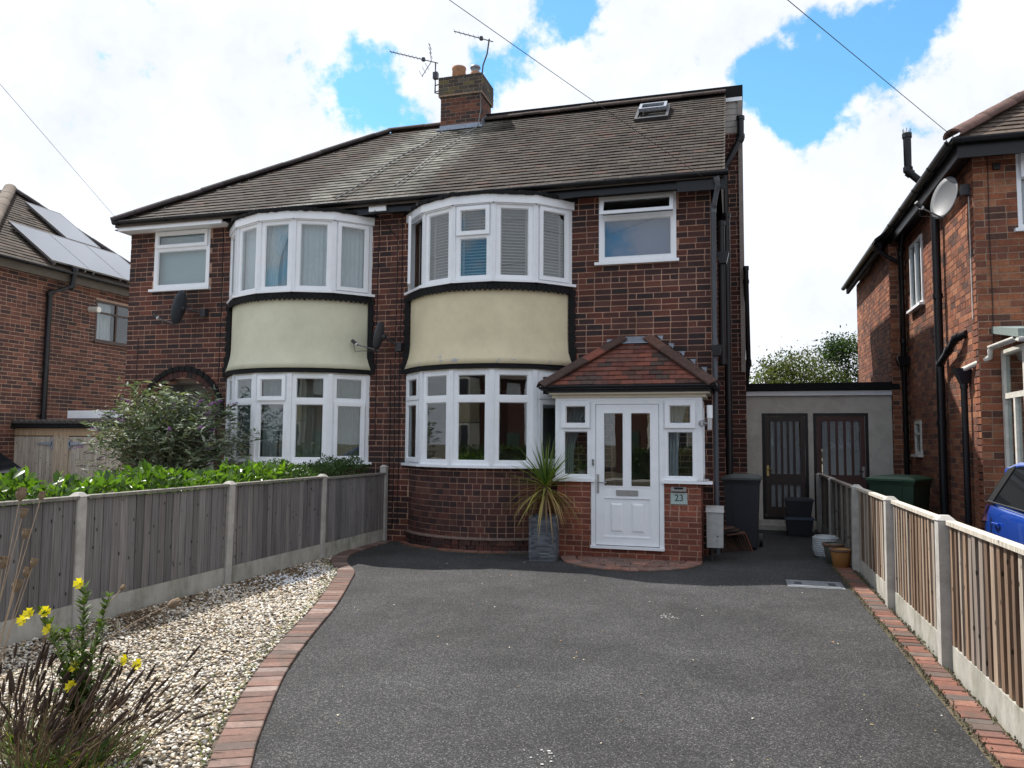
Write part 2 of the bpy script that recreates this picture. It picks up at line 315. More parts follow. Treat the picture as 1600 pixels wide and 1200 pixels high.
# ------------------------------------------------------------------ brickwork
GA, PI_, JO = .0886, .25, .0128     # course height, stretcher pitch, joint
PAL = {
 'dark': [(.085,.028,.021),(.06,.022,.018),(.11,.033,.021),(.042,.02,.019),(.135,.043,.026),(.07,.025,.019),(.03,.018,.019),(.10,.042,.032),(.05,.022,.019),(.078,.03,.024)],
 'bay':  [(.10,.033,.025),(.075,.026,.021),(.12,.04,.028),(.045,.021,.02),(.13,.052,.036),(.085,.029,.022),(.058,.024,.022),(.10,.044,.034)],
 'orange': [(.30,.105,.05),(.24,.08,.04),(.35,.135,.065),(.16,.058,.035),(.27,.09,.045),(.20,.075,.045),(.11,.05,.035),(.33,.115,.055),(.23,.085,.05),(.38,.16,.085)],
 'porch': [(.27,.075,.042),(.22,.06,.036),(.31,.09,.05),(.18,.052,.034),(.25,.082,.05),(.20,.064,.042)],
 'plum': [(.115,.042,.03),(.085,.033,.026),(.15,.055,.036),(.065,.03,.026),(.18,.07,.045),(.10,.04,.03),(.05,.027,.025)],
}
for k_ in PAL:
    q_ = .94 if k_ != 'orange' else 1.
    PAL[k_] = [tuple((q_*x+(1-q_)*sum(c)/3)*(.90 if k_ != 'orange' else .85) for x in c) for c in PAL[k_]]
class Bricks:
    """collects the bricks of one building; the 300 nearest become parts, the rest one joined part"""
    def __init__(s, root): s.root = root; s.items = []
    def add(s, part, c, t, n, L_, H_, col, D_=.05): s.items.append((part, c, t, n, L_, H_, col, D_))
    def finish(s, limit=300, maxdist=99):
        s.items.sort(key=lambda b: (Vector(b[1])-CAM).length)
        cache = {}; rest = MB()
        for i, (part, c, t, n, L_, H_, col, D_) in enumerate(s.items):
            if i < limit and (Vector(c)-CAM).length < maxdist:
                k = (round(L_, 2), round(H_, 3), round(D_, 3), col)
                if k not in cache:
                    m = MB(); h = k[0]/2; m.box(-h, 0, -H_/2, h, D_, H_/2, col)
                    me = bpy.data.meshes.new('brick'); me.from_pydata(m.v, [], m.f); me.materials.append(MT['brick'])
                    at = me.attributes.new('col', 'FLOAT_COLOR', 'FACE'); at.data.foreach_set('color', [x for q in m.c for x in (*q, 1.)]); cache[k] = me
                o = bpy.data.objects.new('brick', cache[k]); COL.objects.link(o); o.parent = part
                o.location = Vector(c)-wloc(part); o.rotation_euler = (0, 0, math.atan2(t[1], t[0]))
            else:
                C_ = Vector(c); T = Vector((t[0], t[1], 0))*(L_/2); Nn = Vector((n[0], n[1], 0))*D_; Z = Vector((0, 0, H_/2))
                a = [C_-T-Z, C_+T-Z, C_+T-Z-Nn, C_-T-Z-Nn, C_-T+Z, C_+T+Z, C_+T+Z-Nn, C_-T+Z-Nn]
                rest.add(a, [(0,3,2,1),(4,5,6,7),(0,1,5,4),(1,2,6,5),(3,0,4,7)], col)
        if rest.f: rest.build('brickwork', MT['brick'], s.root, kind='stuff')
def sub_int(ints, a, b):
    o = []
    for x, y in ints:
        if b <= x or a >= y: o.append((x, y)); continue
        if a > x: o.append((x, a))
        if b < y: o.append((b, y))
    return o
def brick_wall(bk, name, part_parent, origin, t, length, height, opens=(), pal='dark', thick=.22, mortar='mortar', z0=0., headers=False, arch=None, gauge=GA, pitch=PI_, seed=0, rake=None):
    """origin=(x,y) of s=0, t=(tx,ty) unit; outward normal (ty,-tx). opens: (s0,s1,z0,z1). rake(z)->(smin,smax)"""
    rnd = random.Random(seed+hash(name) % 97 if False else seed); n = (t[1], -t[0])
    def W(s_, z, d=0.): return (origin[0]+t[0]*s_+n[0]*d, origin[1]+t[1]*s_+n[1]*d, z)
    def solid(zc):
        ints = [(0, length)] if not rake else [rake(zc)]
        for (a, b, c, d) in opens:
            if c < zc < d: ints = sub_int(ints, a, b)
        if arch:
            ac, az, ar = arch
            if zc < az: ints = sub_int(ints, ac-ar, ac+ar)
            elif zc < az+ar: h = math.sqrt(ar*ar-(zc-az)**2); ints = sub_int(ints, ac-h, ac+h)
        return ints
    rows = int(math.ceil(height/gauge)); slab = MB(); prev = None; zs = z0
    allz = [z0+k*gauge for k in range(rows)]+[z0+height]
    # slab strips, split at opening edges as well so that reveals are exact
    cuts = sorted(set([round(x, 4) for x in [z0, z0+height]+[q for o_ in opens for q in (o_[2], o_[3]) if z0 < q < z0+height]] + ([round(z, 4) for z in allz[:-1]] if (arch or rake) else [])))
    for a, b in zip(cuts[:-1], cuts[1:]):
        for (x, y) in solid((a+b)/2):
            p = [W(x, a), W(y, a), W(y, a, -thick), W(x, a, -thick), W(x, b), W(y, b), W(y, b, -thick), W(x, b, -thick)]
            slab.hexa(p)
    part = slab.build(name, MT[mortar], part_parent)
    P = PAL[pal]
    for k in range(rows):
        za = z0+k*gauge; zb = min(za+gauge, z0+height); zc = (za+zb)/2
        if zb-za < .03: continue
        hrow = headers or (k % 6 == 3 and rnd.random() < .5)
        pt = pitch*.5 if hrow else pitch
        off = (0 if k % 2 else pt/2)-pt+rnd.uniform(-.008, .008)
        # interval for the whole course
        i1 = solid(za+.02); i2 = solid(zb-.02); ints = []
        for x in i1:
            for y in i2:
                a, b = max(x[0], y[0]), min(x[1], y[1])
                if b-a > .03: ints.append((a, b))
        s_ = off
        while s_ < length:
            w = pt
            if not hrow and rnd.random() < .05: w = pt*.5
            for (a, b) in ints:
                x, y = max(a, s_), min(b, s_+w)
                if y-x > .045:
                    jl = JO/2 if x > a else 0; jr = JO/2 if y < b else 0
                    L_ = y-x-jl-jr; cs = (x+jl+y-jr)/2
                    c = W(cs, zc+rnd.uniform(-.001, .001), .0045+rnd.uniform(-.0015, .0015))
                    bk.add(part, c, t, n, L_, zb-za-JO, rnd.choice(P))
            s_ += w
    return part

# ------------------------------------------------------------------ roof tiles
def tiles(name, parent, A, B, up, length, lo, hi, gauge, tw, colf, th=.013, individual=False, mat_='tile', seed=1):
    """rows of tiles on the slope that starts at eave line A->B; lo(v),hi(v): limits along A->B at slope distance v"""
    rnd = random.Random(seed); A = Vector(A); d = (Vector(B)-A).normalized(); up = Vector(up).normalized(); dim = 1. if individual else .72; n = d.cross(up).normalized()
    if n.z < 0: n = -n
    mb = MB(); k = 0; v = 0.; objs = []
    while v < length-.01:
        v1 = min(v+gauge*1.12, length); vm = min(v+gauge, length)
        s_ = math.floor(lo(v)/tw)*tw-tw+(tw/2 if k % 2 else 0)
        while s_ < max(hi(v), hi(v1)):
            a0, b0 = max(s_+.002, lo(v)), min(s_+tw-.002, hi(v)); a1, b1 = max(s_+.002, lo(v1)), min(s_+tw-.002, hi(v1))
            if b0-a0 > .02:
                if b1 < a1: a1 = b1 = (max(a0, a1)+min(b0, b1))/2
                j = rnd.uniform(-.003, .004); h0 = th+.007+j; h1 = .003
                P0 = A+d*a0+up*v; P1 = A+d*b0+up*v; P2 = A+d*b1+up*v1; P3 = A+d*a1+up*v1
                vs = [P0+n*(h0-th), P1+n*(h0-th), P2-n*.004, P3-n*.004, P0+n*h0, P1+n*h0, P2+n*h1, P3+n*h1]
                col = JIT(dim, colf((P0+P1+P2+P3)/4, rnd))
                if individual:
                    m = MB(); m.hexa(vs, col); objs.append(m.build('roof_tile', MT[mat_], parent, loc=(P0+P1+P2+P3)/4))
                else: mb.add(vs, [(4,5,6,7),(0,1,5,4),(1,2,6,5),(3,0,4,7)], col)
            s_ += tw
        v += gauge; k += 1
    if not individual: return mb.build(name, MT[mat_], parent, kind='stuff')
def ridge_tiles(parent, A, B, r, seg, colf, n0=Vector((0,0,1)), name='ridge_tile', seed=2, flat=.8, gap=.002):
    rnd = random.Random(seed); A = Vector(A); B = Vector(B); d = (B-A); Ln = d.length; d.normalize()
    side = d.cross(Vector((0,0,1))).normalized(); up = side.cross(d).normalized(); k = max(1, round(Ln/seg)); sg = Ln/k
    for i in range(k):
        m = MB(); j = rnd.uniform(-.006, .006); prof = []
        q = 9
        for e in range(q):
            a = math.pi*e/(q-1); prof.append((math.cos(a)*r, math.sin(a)*r*flat+j))
        inner = [(x*.82, (y-j)*.8+j-.01) for x, y in prof][::-1]
        a0 = A+d*(i*sg+gap); poly = [a0+side*x+up*y for x, y in prof+inner]
        m.prism(poly, d*(sg-2*gap), colf(a0, rnd), True)
        m.build(name, MT['tile'], parent, loc=a0+d*sg/2)
def gutter(parent, A, B, r=.055, mat_='black', name='gutter', brackets=True):
    A = Vector(A); B = Vector(B); d = (B-A).normalized(); side = d.cross(Vector((0,0,1))).normalized()
    q = 8; prof = [(math.cos(math.pi+math.pi*e/q)*r, math.sin(math.pi+math.pi*e/q)*r) for e in range(q+1)]
    inner = [(x*.9, y*.9+.003) for x, y in prof][::-1]
    m = MB(); m.prism([A+side*x+Vector((0,0,y)) for x, y in prof+inner], B-A, smooth=True)
    if brackets:
        L_ = (B-A).length; k = max(2, int(L_/.9))
        for i in range(k+1):
            p = A+d*(.1+(L_-.2)*i/k)
            pr = [(math.cos(math.pi+math.pi*e/q)*(r+.008), math.sin(math.pi+math.pi*e/q)*(r+.008)-.001) for e in range(q+1)]
            ii = [(x*.9, y*.9) for x, y in pr][::-1]
            m.prism([p+side*x+Vector((0,0,y)) for x, y in pr+ii], d*.03, smooth=True)
    return m.build(name, MT[mat_], parent)
def pipe(parent, pts, r=.036, mat_='black', name='downpipe', collars=True, n=12, **tags):
    m = MB(); m.tube(pts, r, n)
    if collars:
        for a, b in zip(pts[:-1], pts[1:]):
            a, b = Vector(a), Vector(b); L_ = (b-a).length
            k = max(1, int(L_/1.6))
            for i in range(k+1):
                if L_ < .35 and i: continue
                p = a+(b-a)*(i/k if k else 0); d = (b-a).normalized()
                q0, q1 = (p, p+d*.07) if i < k else (p-d*.07, p)
                m.tube([q0, q1], r*1.2, n)
    return m.build(name, MT[mat_], parent, **tags)

# ------------------------------------------------------------------ windows
class Fr:
    """local frame of a window plane: s along, z up, d outwards"""
    def __init__(s, A, B):
        s.A = Vector((A[0], A[1], 0)); t = Vector((B[0]-A[0], B[1]-A[1], 0)); s.w = t.length; s.t = t.normalized(); s.n = Vector((s.t.y, -s.t.x, 0))
    def P(s, a, z, d): return s.A+s.t*a+s.n*d+Vector((0, 0, z))
    def box(s, mb, a0, a1, z0, z1, d0, d1, col=(1,1,1)):
        P = s.P; mb.hexa([P(a0,z0,d1),P(a1,z0,d1),P(a1,z0,d0),P(a0,z0,d0),P(a0,z1,d1),P(a1,z1,d1),P(a1,z1,d0),P(a0,z1,d0)], col)
    def ring(s, mb, a0, a1, z0, z1, w, d0, d1, bev=.0):
        """rectangular frame, butt-jointed, with a chamfered inner edge"""
        s.box(mb, a0, a1, z0, z0+w, d0, d1); s.box(mb, a0, a1, z1-w, z1, d0, d1)
        s.box(mb, a0, a0+w, z0+w, z1-w, d0, d1); s.box(mb, a1-w, a1, z0+w, z1-w, d0, d1)
        if bev:
            P = s.P
            o = [(a0+w,z0+w),(a1-w,z0+w),(a1-w,z1-w),(a0+w,z1-w)]; i = [(a0+w+bev,z0+w+bev),(a1-w-bev,z0+w+bev),(a1-w-bev,z1-w-bev),(a0+w+bev,z1-w-bev)]
            vs = [P(x,z,d1-.002) for x, z in o]+[P(x,z,d0+.012) for x, z in i]
            mb.add(vs, [(k,(k+1)%4,4+(k+1)%4,4+k) for k in range(4)])
def light(fr, part, a0, a1, z0, z1, sash=False, fw=.045, mb=None, m='upvc', d=0., glass='glass', open_=None):
    """one glazed light: adds its frame to mb (or builds a sash) and a pane; open_: top-hung outward tilt in m at the bottom"""
    if sash:
        sm = MB(); w = fw+.012
        fr.ring(sm, a0, a1, z0, z1, w, d-.01, d+.032, .014); sm.build('sash', MT[m], part)
        g = w+.012
    else:
        fr.ring(mb, a0, a1, z0, z1, fw*.55, d-.02, d+.016, .014); g = fw*.55+.012
    pm = MB(); fr.box(pm, a0+g-.008, a1-g+.008, z0+g-.008, z1-g+.008, d-.008, d-.002)
    return pm.build('pane', MT[glass], part)

# ------------------------------------------------------------------ the semi-detached pair
YF, XL, XR, XP = 11.45, -10.6, -.32, -5.4
GN = 'the semi-detached pair of brick houses'
hr = empty('semi_detached_house', (-2.8, 12.5, 0), 'right half of the semi-detached brick pair, with cream bay, venetian blinds and rooflight', 'house', GN)
hl = empty('semi_detached_house', (-8.0, 12.5, 0), 'left half of the semi-detached brick pair, with arched doorway and net-curtained bay', 'house', GN)
BR = {'r': Bricks(hr), 'l': Bricks(hl)}
ZT = 5.38      # wall top
YR, ZR, YE, ZE = 14.75, 8.17, 11.1, 5.45      # ridge and eave
CXR, CXL, RB, SAG = -3.73, -7.09, 1.58, .72
HC = math.sqrt(RB*RB-(RB-SAG)**2)             # half chord
# walls: front
brick_wall(BR['r'], 'front_wall', hr, (XP, YF), (1, 0), XR-XP, ZT,
    opens=[(CXR-HC+.06-XP, CXR+HC-.06-XP, .0, 5.3), (-1.955-XP, -.805-XP, 4.30, 5.31), (-1.75-XP, -1.15-XP, .15, 2.0)], seed=3)
brick_wall(BR['l'], 'front_wall', hl, (XL, YF), (1, 0), XP-XL-.001, ZT,
    opens=[(CXL-HC+.06-XL, CXL+HC-.06-XL, .0, 5.3), (-10.06-XL, -8.89-XL, 4.27, 5.34)], arch=(-9.37-XL, 1.98, .70), seed=5)
# side wall of right half (mostly hidden) and wider rear block
brick_wall(BR['r'], 'side_wall', hr, (XR, YF+.23), (0, 1), 3.1, ZT, seed=8)
brick_wall(BR['r'], 'rear_wall', hr, (XR+.01, 14.85), (1, 0), .50, 7.45, seed=9)
brick_wall(BR['r'], 'rear_side_wall', hr, (XR+.51, 14.86), (0, 1), 4.2, 7.45, seed=10)
m = MB(); m.box(XR-.01, 14.86, 7.45, XR+.50, 15.2, 8.06)
for k in range(5): m.box(XR-.01, 14.845, 7.46+k*.12, XR+.50, 14.86, 7.455+k*.12+.112)
m.build('cladding', mat('cladding', (.42,.39,.36), .6, var=.1), hr)
m = MB(); m.box(XP+.3, 14.80, 8.13, XR+.53, 19, 8.36); m.build('flat_roof', MT['black_rough'], hr)
m = MB(); m.box(XR-.0, 14.79, 8.055, XR+.52, 14.84, 8.128); m.build('white_trim', MT['upvc'], hr)
m = MB(); m.box(XR+.435, 14.80, 2.9, XR+.515, 14.845, 8.05); m.build('corner_board', mat('corner_board', (.24,.2,.18), .6), hr)
# hidden shells: back and outer walls, floors (so that rooms are dark)
def shell(root, x0, x1):
    m = MB()
    m.box(x0+.02, 18.8, 0, x1-.02, 19, 6); m.box(x0+.02, YF+.23, 0, x0+.2, 18.8, ZT); m.box(x1-.2, YF+.23, 0, x1-.02, 18.8, ZT-.0)
    m.box(x0+.2, YF+.23, 2.6, x1-.2, 18.8, 2.76); m.box(x0+.2, YF+.23, .02, x1-.2, 18.8, .16); m.box(x0+.2, YF+.23, 5.30, x1-.2, 18.8, 5.37)
    m.box(x0+.2, 14.6, .16, x1-.2, 14.7, 2.6); m.box(x0+.2, 14.6, 2.76, x1-.2, 14.7, 5.30)
    m.build('inner_shell', MT['interior'], root)
shell(hr, XP, XR-.02); shell(hl, XL+.02, XP)
m = MB(); m.box(XL, YF+.23, 0, XL+.019, 19, ZT); m.build('side_wall', MT['brick'], hl)
# roofs
def roofcol(p, rnd):
    b = rnd.choice([(.048,.036,.030),(.058,.042,.034),(.04,.031,.028),(.066,.05,.04),(.072,.058,.048)])
    if rnd.random() < .07: b = (.08,.044,.034)
    # pale lichen run-off below the chimney, two streaks
    x, v = p.x, (p.y-YE)/(YR-YE)
    amt = 0
    for x0, x1, w, a in ((-5.75, -6.75, .42, .85), (-4.9, -5.3, .36, .95), (-5.3, -5.9, .8, .35)):
        xc = x1+(x0-x1)*v; amt = max(amt, a*math.exp(-((x-xc)/w)**2)*(.6+.4*v))
    amt *= rnd.uniform(.5, 1.3)
    if amt > .05: b = tuple(b[i]*(1-amt)+(.31,.31,.27)[i]*amt for i in range(3))
    f = rnd.uniform(.8, 1.2); return tuple(q*f for q in b)
slope = math.hypot(YR-YE, ZR-ZE); upv = Vector((0, YR-YE, ZR-ZE)).normalized(); HX = -10.65; HRX = HX+(YR-YE)
cosr = (YR-YE)/slope
tiles('roof_tiles', hr, (XP, YE, ZE), (0, YE, ZE), upv, slope-.04, lambda v: 0.001, lambda v: -.10-XP, .158, .21, roofcol, seed=4)
tiles('roof_tiles', hl, (HX, YE, ZE), (0, YE, ZE), upv, slope-.04, lambda v: v*cosr, lambda v: XP-HX-.001, .158, .21, roofcol, seed=6)
def deck(root, x0, x1, hip):
    m = MB(); e = .03
    if hip:
        A, B, C_, D = (HX, YE, ZE-e), (x1, YE, ZE-e), (x1, YR, ZR-e), (HRX, YR, ZR-e); Yb = 2*YR-YE
        m.prism([A, B, C_, D], (0, 0, -.06)); m.prism([(HX, Yb, ZE-e), D, C_, (x1, Yb, ZE-e)], (0, 0, -.06)); m.prism([(HX, Yb, ZE-e), A, D], (0, 0, -.06))
    else:
        m.prism([(x0, YE, ZE-e), (x1, YE, ZE-e), (x1, YR, ZR-e), (x0, YR, ZR-e)], (0, 0, -.06)); m.prism([(x0, 2*YR-YE, ZE-e), (x0, YR, ZR-e), (x1, YR, ZR-e), (x1, 2*YR-YE, ZE-e)], (0, 0, -.06))
        m.add([(x1-.04, YE+.1, ZE-.1), (x1-.04, 2*YR-YE-.1, ZE-.1), (x1-.04, YR, ZR-.1)], [(0,1,2)])
    return m.build('roof', mat('roof_deck', (.07,.055,.045), .9), root)
dr = deck(hr, XP, -.12, False); dl = deck(hl, HX, XP, True)
ridgecol = lambda p, r: JIT(r.uniform(.7, 1.25), (.075,.055,.05))
ridge_tiles(dr, (-4.86, YR, ZR+.005), (-.1, YR, ZR+.005), .12, .40, ridgecol, seed=3)
ridge_tiles(dl, (HRX-.05, YR, ZR+.005), (-5.80, YR, ZR+.005), .12, .40, ridgecol, seed=4)
hipcol = lambda p, r: JIT(r.uniform(.7, 1.2), (.045,.036,.038))
ridge_tiles(dl, (HX-.03, YE-.03, ZE+.0), (HRX, YR, ZR+.01), .12, .42, hipcol, name='hip_tile', seed=5)
# verge undercloak on the right
m = MB(); m.prism([(-.12, YE, ZE-.02), (-.12, YE, ZE+.012), (-.12, YR, ZR+.012), (-.12, YR, ZR-.02)], (.02, 0, 0)); m.build('verge', mat('verge', (.10,.085,.07), .9, var=.3, scale=15), hr)
# eaves: soffit, fascia, gutters
m = MB(); m.box(XP+.001, YE+.1, 5.315, XR+.2, YF+.02, 5.34); m.box(XP+.001, YE+.07, 5.26, XR+.2, YE+.1, 5.41); m.box(XR-.45, YE+.04, 5.20, XR+.21, YE+.07, 5.40); m.build('fascia', MT['black'], hr)
m = MB(); m.box(-6.05, YE+.07, 5.26, XP, YE+.1, 5.41); m.box(XL-.15, YE+.1, 5.345, XP, YF+.02, 5.36); m.build('fascia', MT['black'], hl)
for a, b in ((XL-.02, CXL-HC-.03), (-5.66, -5.36)):
    m = MB(); m.box(a, YE+.035, 5.30 if a < -6 else 5.285, b, YE+.068, 5.425); m.build('white_fascia', MT['upvc'], hl)
m = MB(); m.box(XL-.02, YE+.07, 5.30, XL+.01, YF+.3, 5.345); m.box(XL+.012, YE+.105, 5.325, CXL-HC, YF-.01, 5.343); m.build('soffit', MT['upvc'], hl)
gutter(hr, (XP+.001, YE-.02, ZE-.0), (-.05, YE-.02, ZE-.02)); gutter(hl, (HX-.02, YE-.02, ZE+.01), (XP-.001, YE-.02, ZE))
# chimney
ch = MB(); cx0, cx1, cy0, cy1 = -5.76, -4.90, 14.45, 15.15
ch.box(cx0, cy0, 7.6, cx1, cy1, 8.66); ch.box(cx0-.04, cy0-.04, 8.66, cx1+.04, cy1+.04, 9.04)
chim = ch.build('chimney', MT['mortar_grey'], hr); bkc = BR['r']
chmp = [(.10,.042,.03),(.06,.035,.03),(.15,.055,.035),(.045,.03,.03),(.19,.075,.045)]; lich = [(.075,.065,.05),(.06,.05,.042),(.10,.09,.07),(.05,.044,.037),(.13,.11,.05)]
rnd = random.Random(4)
class _B: pass
bricks_ch = []
for k in range(20):
    z = 7.62+k*.0765
    if z > 9.0: break
    o_ = .04 if z > 8.66 else 0
    for (ox, oy, t, ln) in ((cx0-o_, cy0-o_, (1,0), cx1-cx0+2*o_), (cx1+o_, cy0-o_, (0,1), cy1-cy0+2*o_)):
        s_ = -.22 if k % 2 else -.11
        while s_ < ln:
            a, b = max(0, s_), min(ln, s_+.22)
            if b-a > .04:
                c = (ox+t[0]*(a+b)/2+t[1]*.006, oy+t[1]*(a+b)/2-t[0]*.006, z+.038)
                mm = MB(); h = (b-a)/2-.006; col = rnd.choice(lich if z > 8.6 else chmp)
                mm.box(-h, 0, -.032, h, .05, .032, col)
                o = mm.build('brick', MT['brick'], None); o.parent = chim; o.location = Vector(c)-wloc(chim); o.rotation_euler = (0, 0, math.atan2(t[1], t[0]))
            s_ += .22
m = MB(); m.lathe([(.0,.0),(.15,.0),(.14,.30),(.15,.32),(.15,.36),(.12,.36),(.115,.1)], (-5.48, 14.75, 9.04), 20); m.build('chimney_pot', MT['terracotta'], chim)
m = MB(); m.lathe([(.0,.0),(.13,.0),(.11,.16),(.09,.2)], (-5.10, 14.7, 9.04), 18); m.build('chimney_pot', MT['terracotta'], chim)
m = MB(); m.lathe([(.085,.18),(.085,.27),(.11,.28),(.10,.32),(.02,.34)], (-5.10, 14.7, 9.04), 18); m.build('cowl', MT['lead'], chim)
m = MB(); m.box(-5.66, 14.55, 9.03, -5.33, 15.05, 9.08); m.box(-5.3, 14.55, 9.03, -4.95, 15.05, 9.09); m.build('flaunching', MT['concrete'], chim)
m = MB(); m.prism([(cx0-.06, cy0-.012, 7.955), (cx1+.08, cy0-.012, 7.955), (cx1+.08, cy0-.10, 7.915), (cx0-.06, cy0-.10, 7.915)], (0, 0, .035)); m.box(cx0-.01, cy0-.016, 7.95, cx1+.01, cy0-.008, 8.05)
m.prism([(cx1+.012, cy0, 7.97), (cx1+.012, cy1-.3, 8.24), (cx1+.012, cy1-.3, 8.38), (cx1+.012, cy0+.05, 8.14)], (.012, 0, 0)); m.build('lead_flashing', MT['lead'], chim)
# rooflight
def onroof(x, v, h=0.):
    p = Vector((x, YE, ZE))+upv*v; return p+Vector((0, -(ZR-ZE), YR-YE)).normalized()*h
m = MB(); v0, v1 = 3.25, 3.95; xa, xb = -1.66, -1.12
def rbox(m, xa, xb, v0, v1, h0, h1, col=(1,1,1)): m.hexa([onroof(xa,v0,h0),onroof(xb,v0,h0),onroof(xb,v1,h0),onroof(xa,v1,h0),onroof(xa,v0,h1),onroof(xb,v0,h1),onroof(xb,v1,h1),onroof(xa,v1,h1)], col)
rbox(m, xa-.03, xb+.03, v0-.06, v0+.01, .0, .07); rbox(m, xa-.03, xa+.02, v0+.01, v1, .0, .07); rbox(m, xb-.02, xb+.03, v0+.01, v1, .0, .07); rbox(m, xa-.03, xb+.03, v1, v1+.05, .0, .08)
rl = m.build('rooflight', MT['metal_dark'], hr)
m = MB()
for (a, b, c, d) in ((xa+.02, xb-.02, v0+.32, v0+.37), (xa+.02, xa+.07, v0+.37, v1-.05), (xb-.07, xb-.02, v0+.37, v1-.05), (xa+.02, xb-.02, v1-.05, v1)): rbox(m, a, b, c, d, .09, .15)
m.build('sash', MT['lead'], rl); m = MB(); rbox(m, xa+.03, xb-.03, v0+.33, v1-.02, .10, .11); m.build('pane', MT['glass'], rl)
m = MB(); rbox(m, xa+.02, xb-.02, v0+.02, v0+.31, .015, .03); m.build('pane', MT['glass'], rl)

# ------------------------------------------------------------------ bays
def arcpt(cx, ang, r): return (cx+r*math.sin(ang), YF-SAG+RB-r*math.cos(ang))
A0 = math.asin(HC/RB)
def wavy(fr, part, a0, a1, z0, z1, d, amp, waves, col, name='curtain', gather=0., kind=None):
    """a hanging cloth with folds; gather>0 pulls the lower half to one side"""
    nx, nz = 60, 10; vs = []; m = MB()
    for j in range(nz+1):
        z = z1+(z0-z1)*j/nz
        for i in range(nx+1):
            u = i/nx; g = gather*math.sin(min(1, j/nz*1.4)*math.pi/2); a = a0+(a1-a0)*(u*(1-abs(g)) if g >= 0 else 1-(1-u)*(1-abs(g)))
            vs.append(fr.P(a, z, d+amp*math.sin(u*waves*2*math.pi+.4*math.sin(j*.9))))
    m.add(vs, [(j*(nx+1)+i, (j+1)*(nx+1)+i, (j+1)*(nx+1)+i+1, j*(nx+1)+i+1) for j in range(nz) for i in range(nx)], col, True)
    return m.build(name, MT['curtain'], part)
def bay(root, bk, cx, side):
    right = side == 'r'
    V = [arcpt(cx, -A0+2*A0*i/5, RB) for i in range(6)]
    # ---- brick base, mostly headers on the curve
    rr = RB-.035; base = MB(); nseg = 40
    pts = [arcpt(cx, -A0+2*A0*i/nseg, rr-.008) for i in range(nseg+1)]; ptsi = [arcpt(cx, -A0+2*A0*i/nseg, rr-.2) for i in range(nseg+1)]
    for i in range(nseg): base.hexa([(*pts[i],0),(*pts[i+1],0),(*ptsi[i+1],0),(*ptsi[i],0),(*pts[i],1.2),(*pts[i+1],1.2),(*ptsi[i+1],1.2),(*ptsi[i],1.2)])
    bp = base.build('bay_wall', MT['mortar'], root)
    rnd = random.Random(21 if right else 22); arc = 2*A0*rr; zz = 0.; k = 0
    while zz < 1.19:
        H_ = GA if zz+GA*1.5 < 1.2 else 1.2-zz
        proud = .035 if k < 2 else 0
        s_ = -.0625 if k % 2 else 0.
        while s_ < arc:
            w = .125 if rnd.random() < .86 else .1875
            a, b = max(0, s_), min(arc, s_+w)
            if b-a > .04:
                ang = -A0+((a+b)/2)/rr; c = arcpt(cx, ang, rr+rnd.uniform(-.002, .003)+proud)
                t = (math.cos(ang), math.sin(ang)); n = (math.sin(ang), -math.cos(ang))
                bk.add(bp, (*c, zz+H_/2), t, n, b-a-JO, H_-JO, rnd.choice(PAL['bay']))
            s_ += w
        zz += H_; k += 1
    if right:
        m = MB()
        for i in range(nseg-6):
            q0, q1 = [arcpt(cx, -A0+2*A0*j/nseg, rr+.05) for j in (i, i+1)]; p0, p1 = [arcpt(cx, -A0+2*A0*j/nseg, rr-.01) for j in (i, i+1)]
            m.add([(*p0,.205),(*p1,.205),(*q1,.178),(*q0,.178),(*q0,.165),(*q1,.165)], [(0,3,2,1),(3,4,5,2)])
        m.build('plinth_fillet', mat('fillet', (.15,.105,.085), .95, var=.4, scale=14), root)
        m = MB(); fr = Fr(arcpt(cx, -.42, rr+.043), arcpt(cx, -.27, rr+.043)); fr.box(m, 0, fr.w, .055, .15, -.02, .0, (.1,.05,.04))
        for i in range(5):
            for j in range(3): fr.box(m, .01+i*.046, .04+i*.046, .062+j*.029, .082+j*.029, .0, .004, (.02,.015,.015))
        m.build('air_brick', MT['plain_rough'], root)
    # ---- cream render between the floors, flared at its foot
    m = MB(); nz = 12; nseg = 36; z0, z1 = 2.735, 3.90
    for j in range(nz+1):
        v = j/nz; z = z0+(z1-z0)*v; fl = .085*max(0, 1-v*2.6)**2
        for i in range(nseg+1):
            ang = (-A0+2*A0*i/nseg)*(1+.05*max(0, 1-v*2.2)**2); p = arcpt(cx, ang, RB-.02+fl); m.v.append((*p, z))
    col = (.68,.60,.41) if right else (.63,.62,.47)
    fs = [(j*(nseg+1)+i, j*(nseg+1)+i+1, (j+1)*(nseg+1)+i+1, (j+1)*(nseg+1)+i) for j in range(nz) for i in range(nseg)]
    for f in fs: m.f.append(f); m.c.append(col); m.smooth.append(True)
    b = len(m.v)
    for j in (0, nz):
        for i in range(nseg+1): p = arcpt(cx, -A0+2*A0*i/nseg, RB-.2); m.v.append((*p, z0+(z1-z0)*j/nz))
    for i in range(nseg):
        m.f.append((i, b+i, b+i+1, i+1)); m.f.append((nz*(nseg+1)+i, nz*(nseg+1)+i+1, b+nseg+1+i+1, b+nseg+1+i)); m.c += [col]*2; m.smooth += [False]*2
    m.build('render_apron', MT['render'], root)
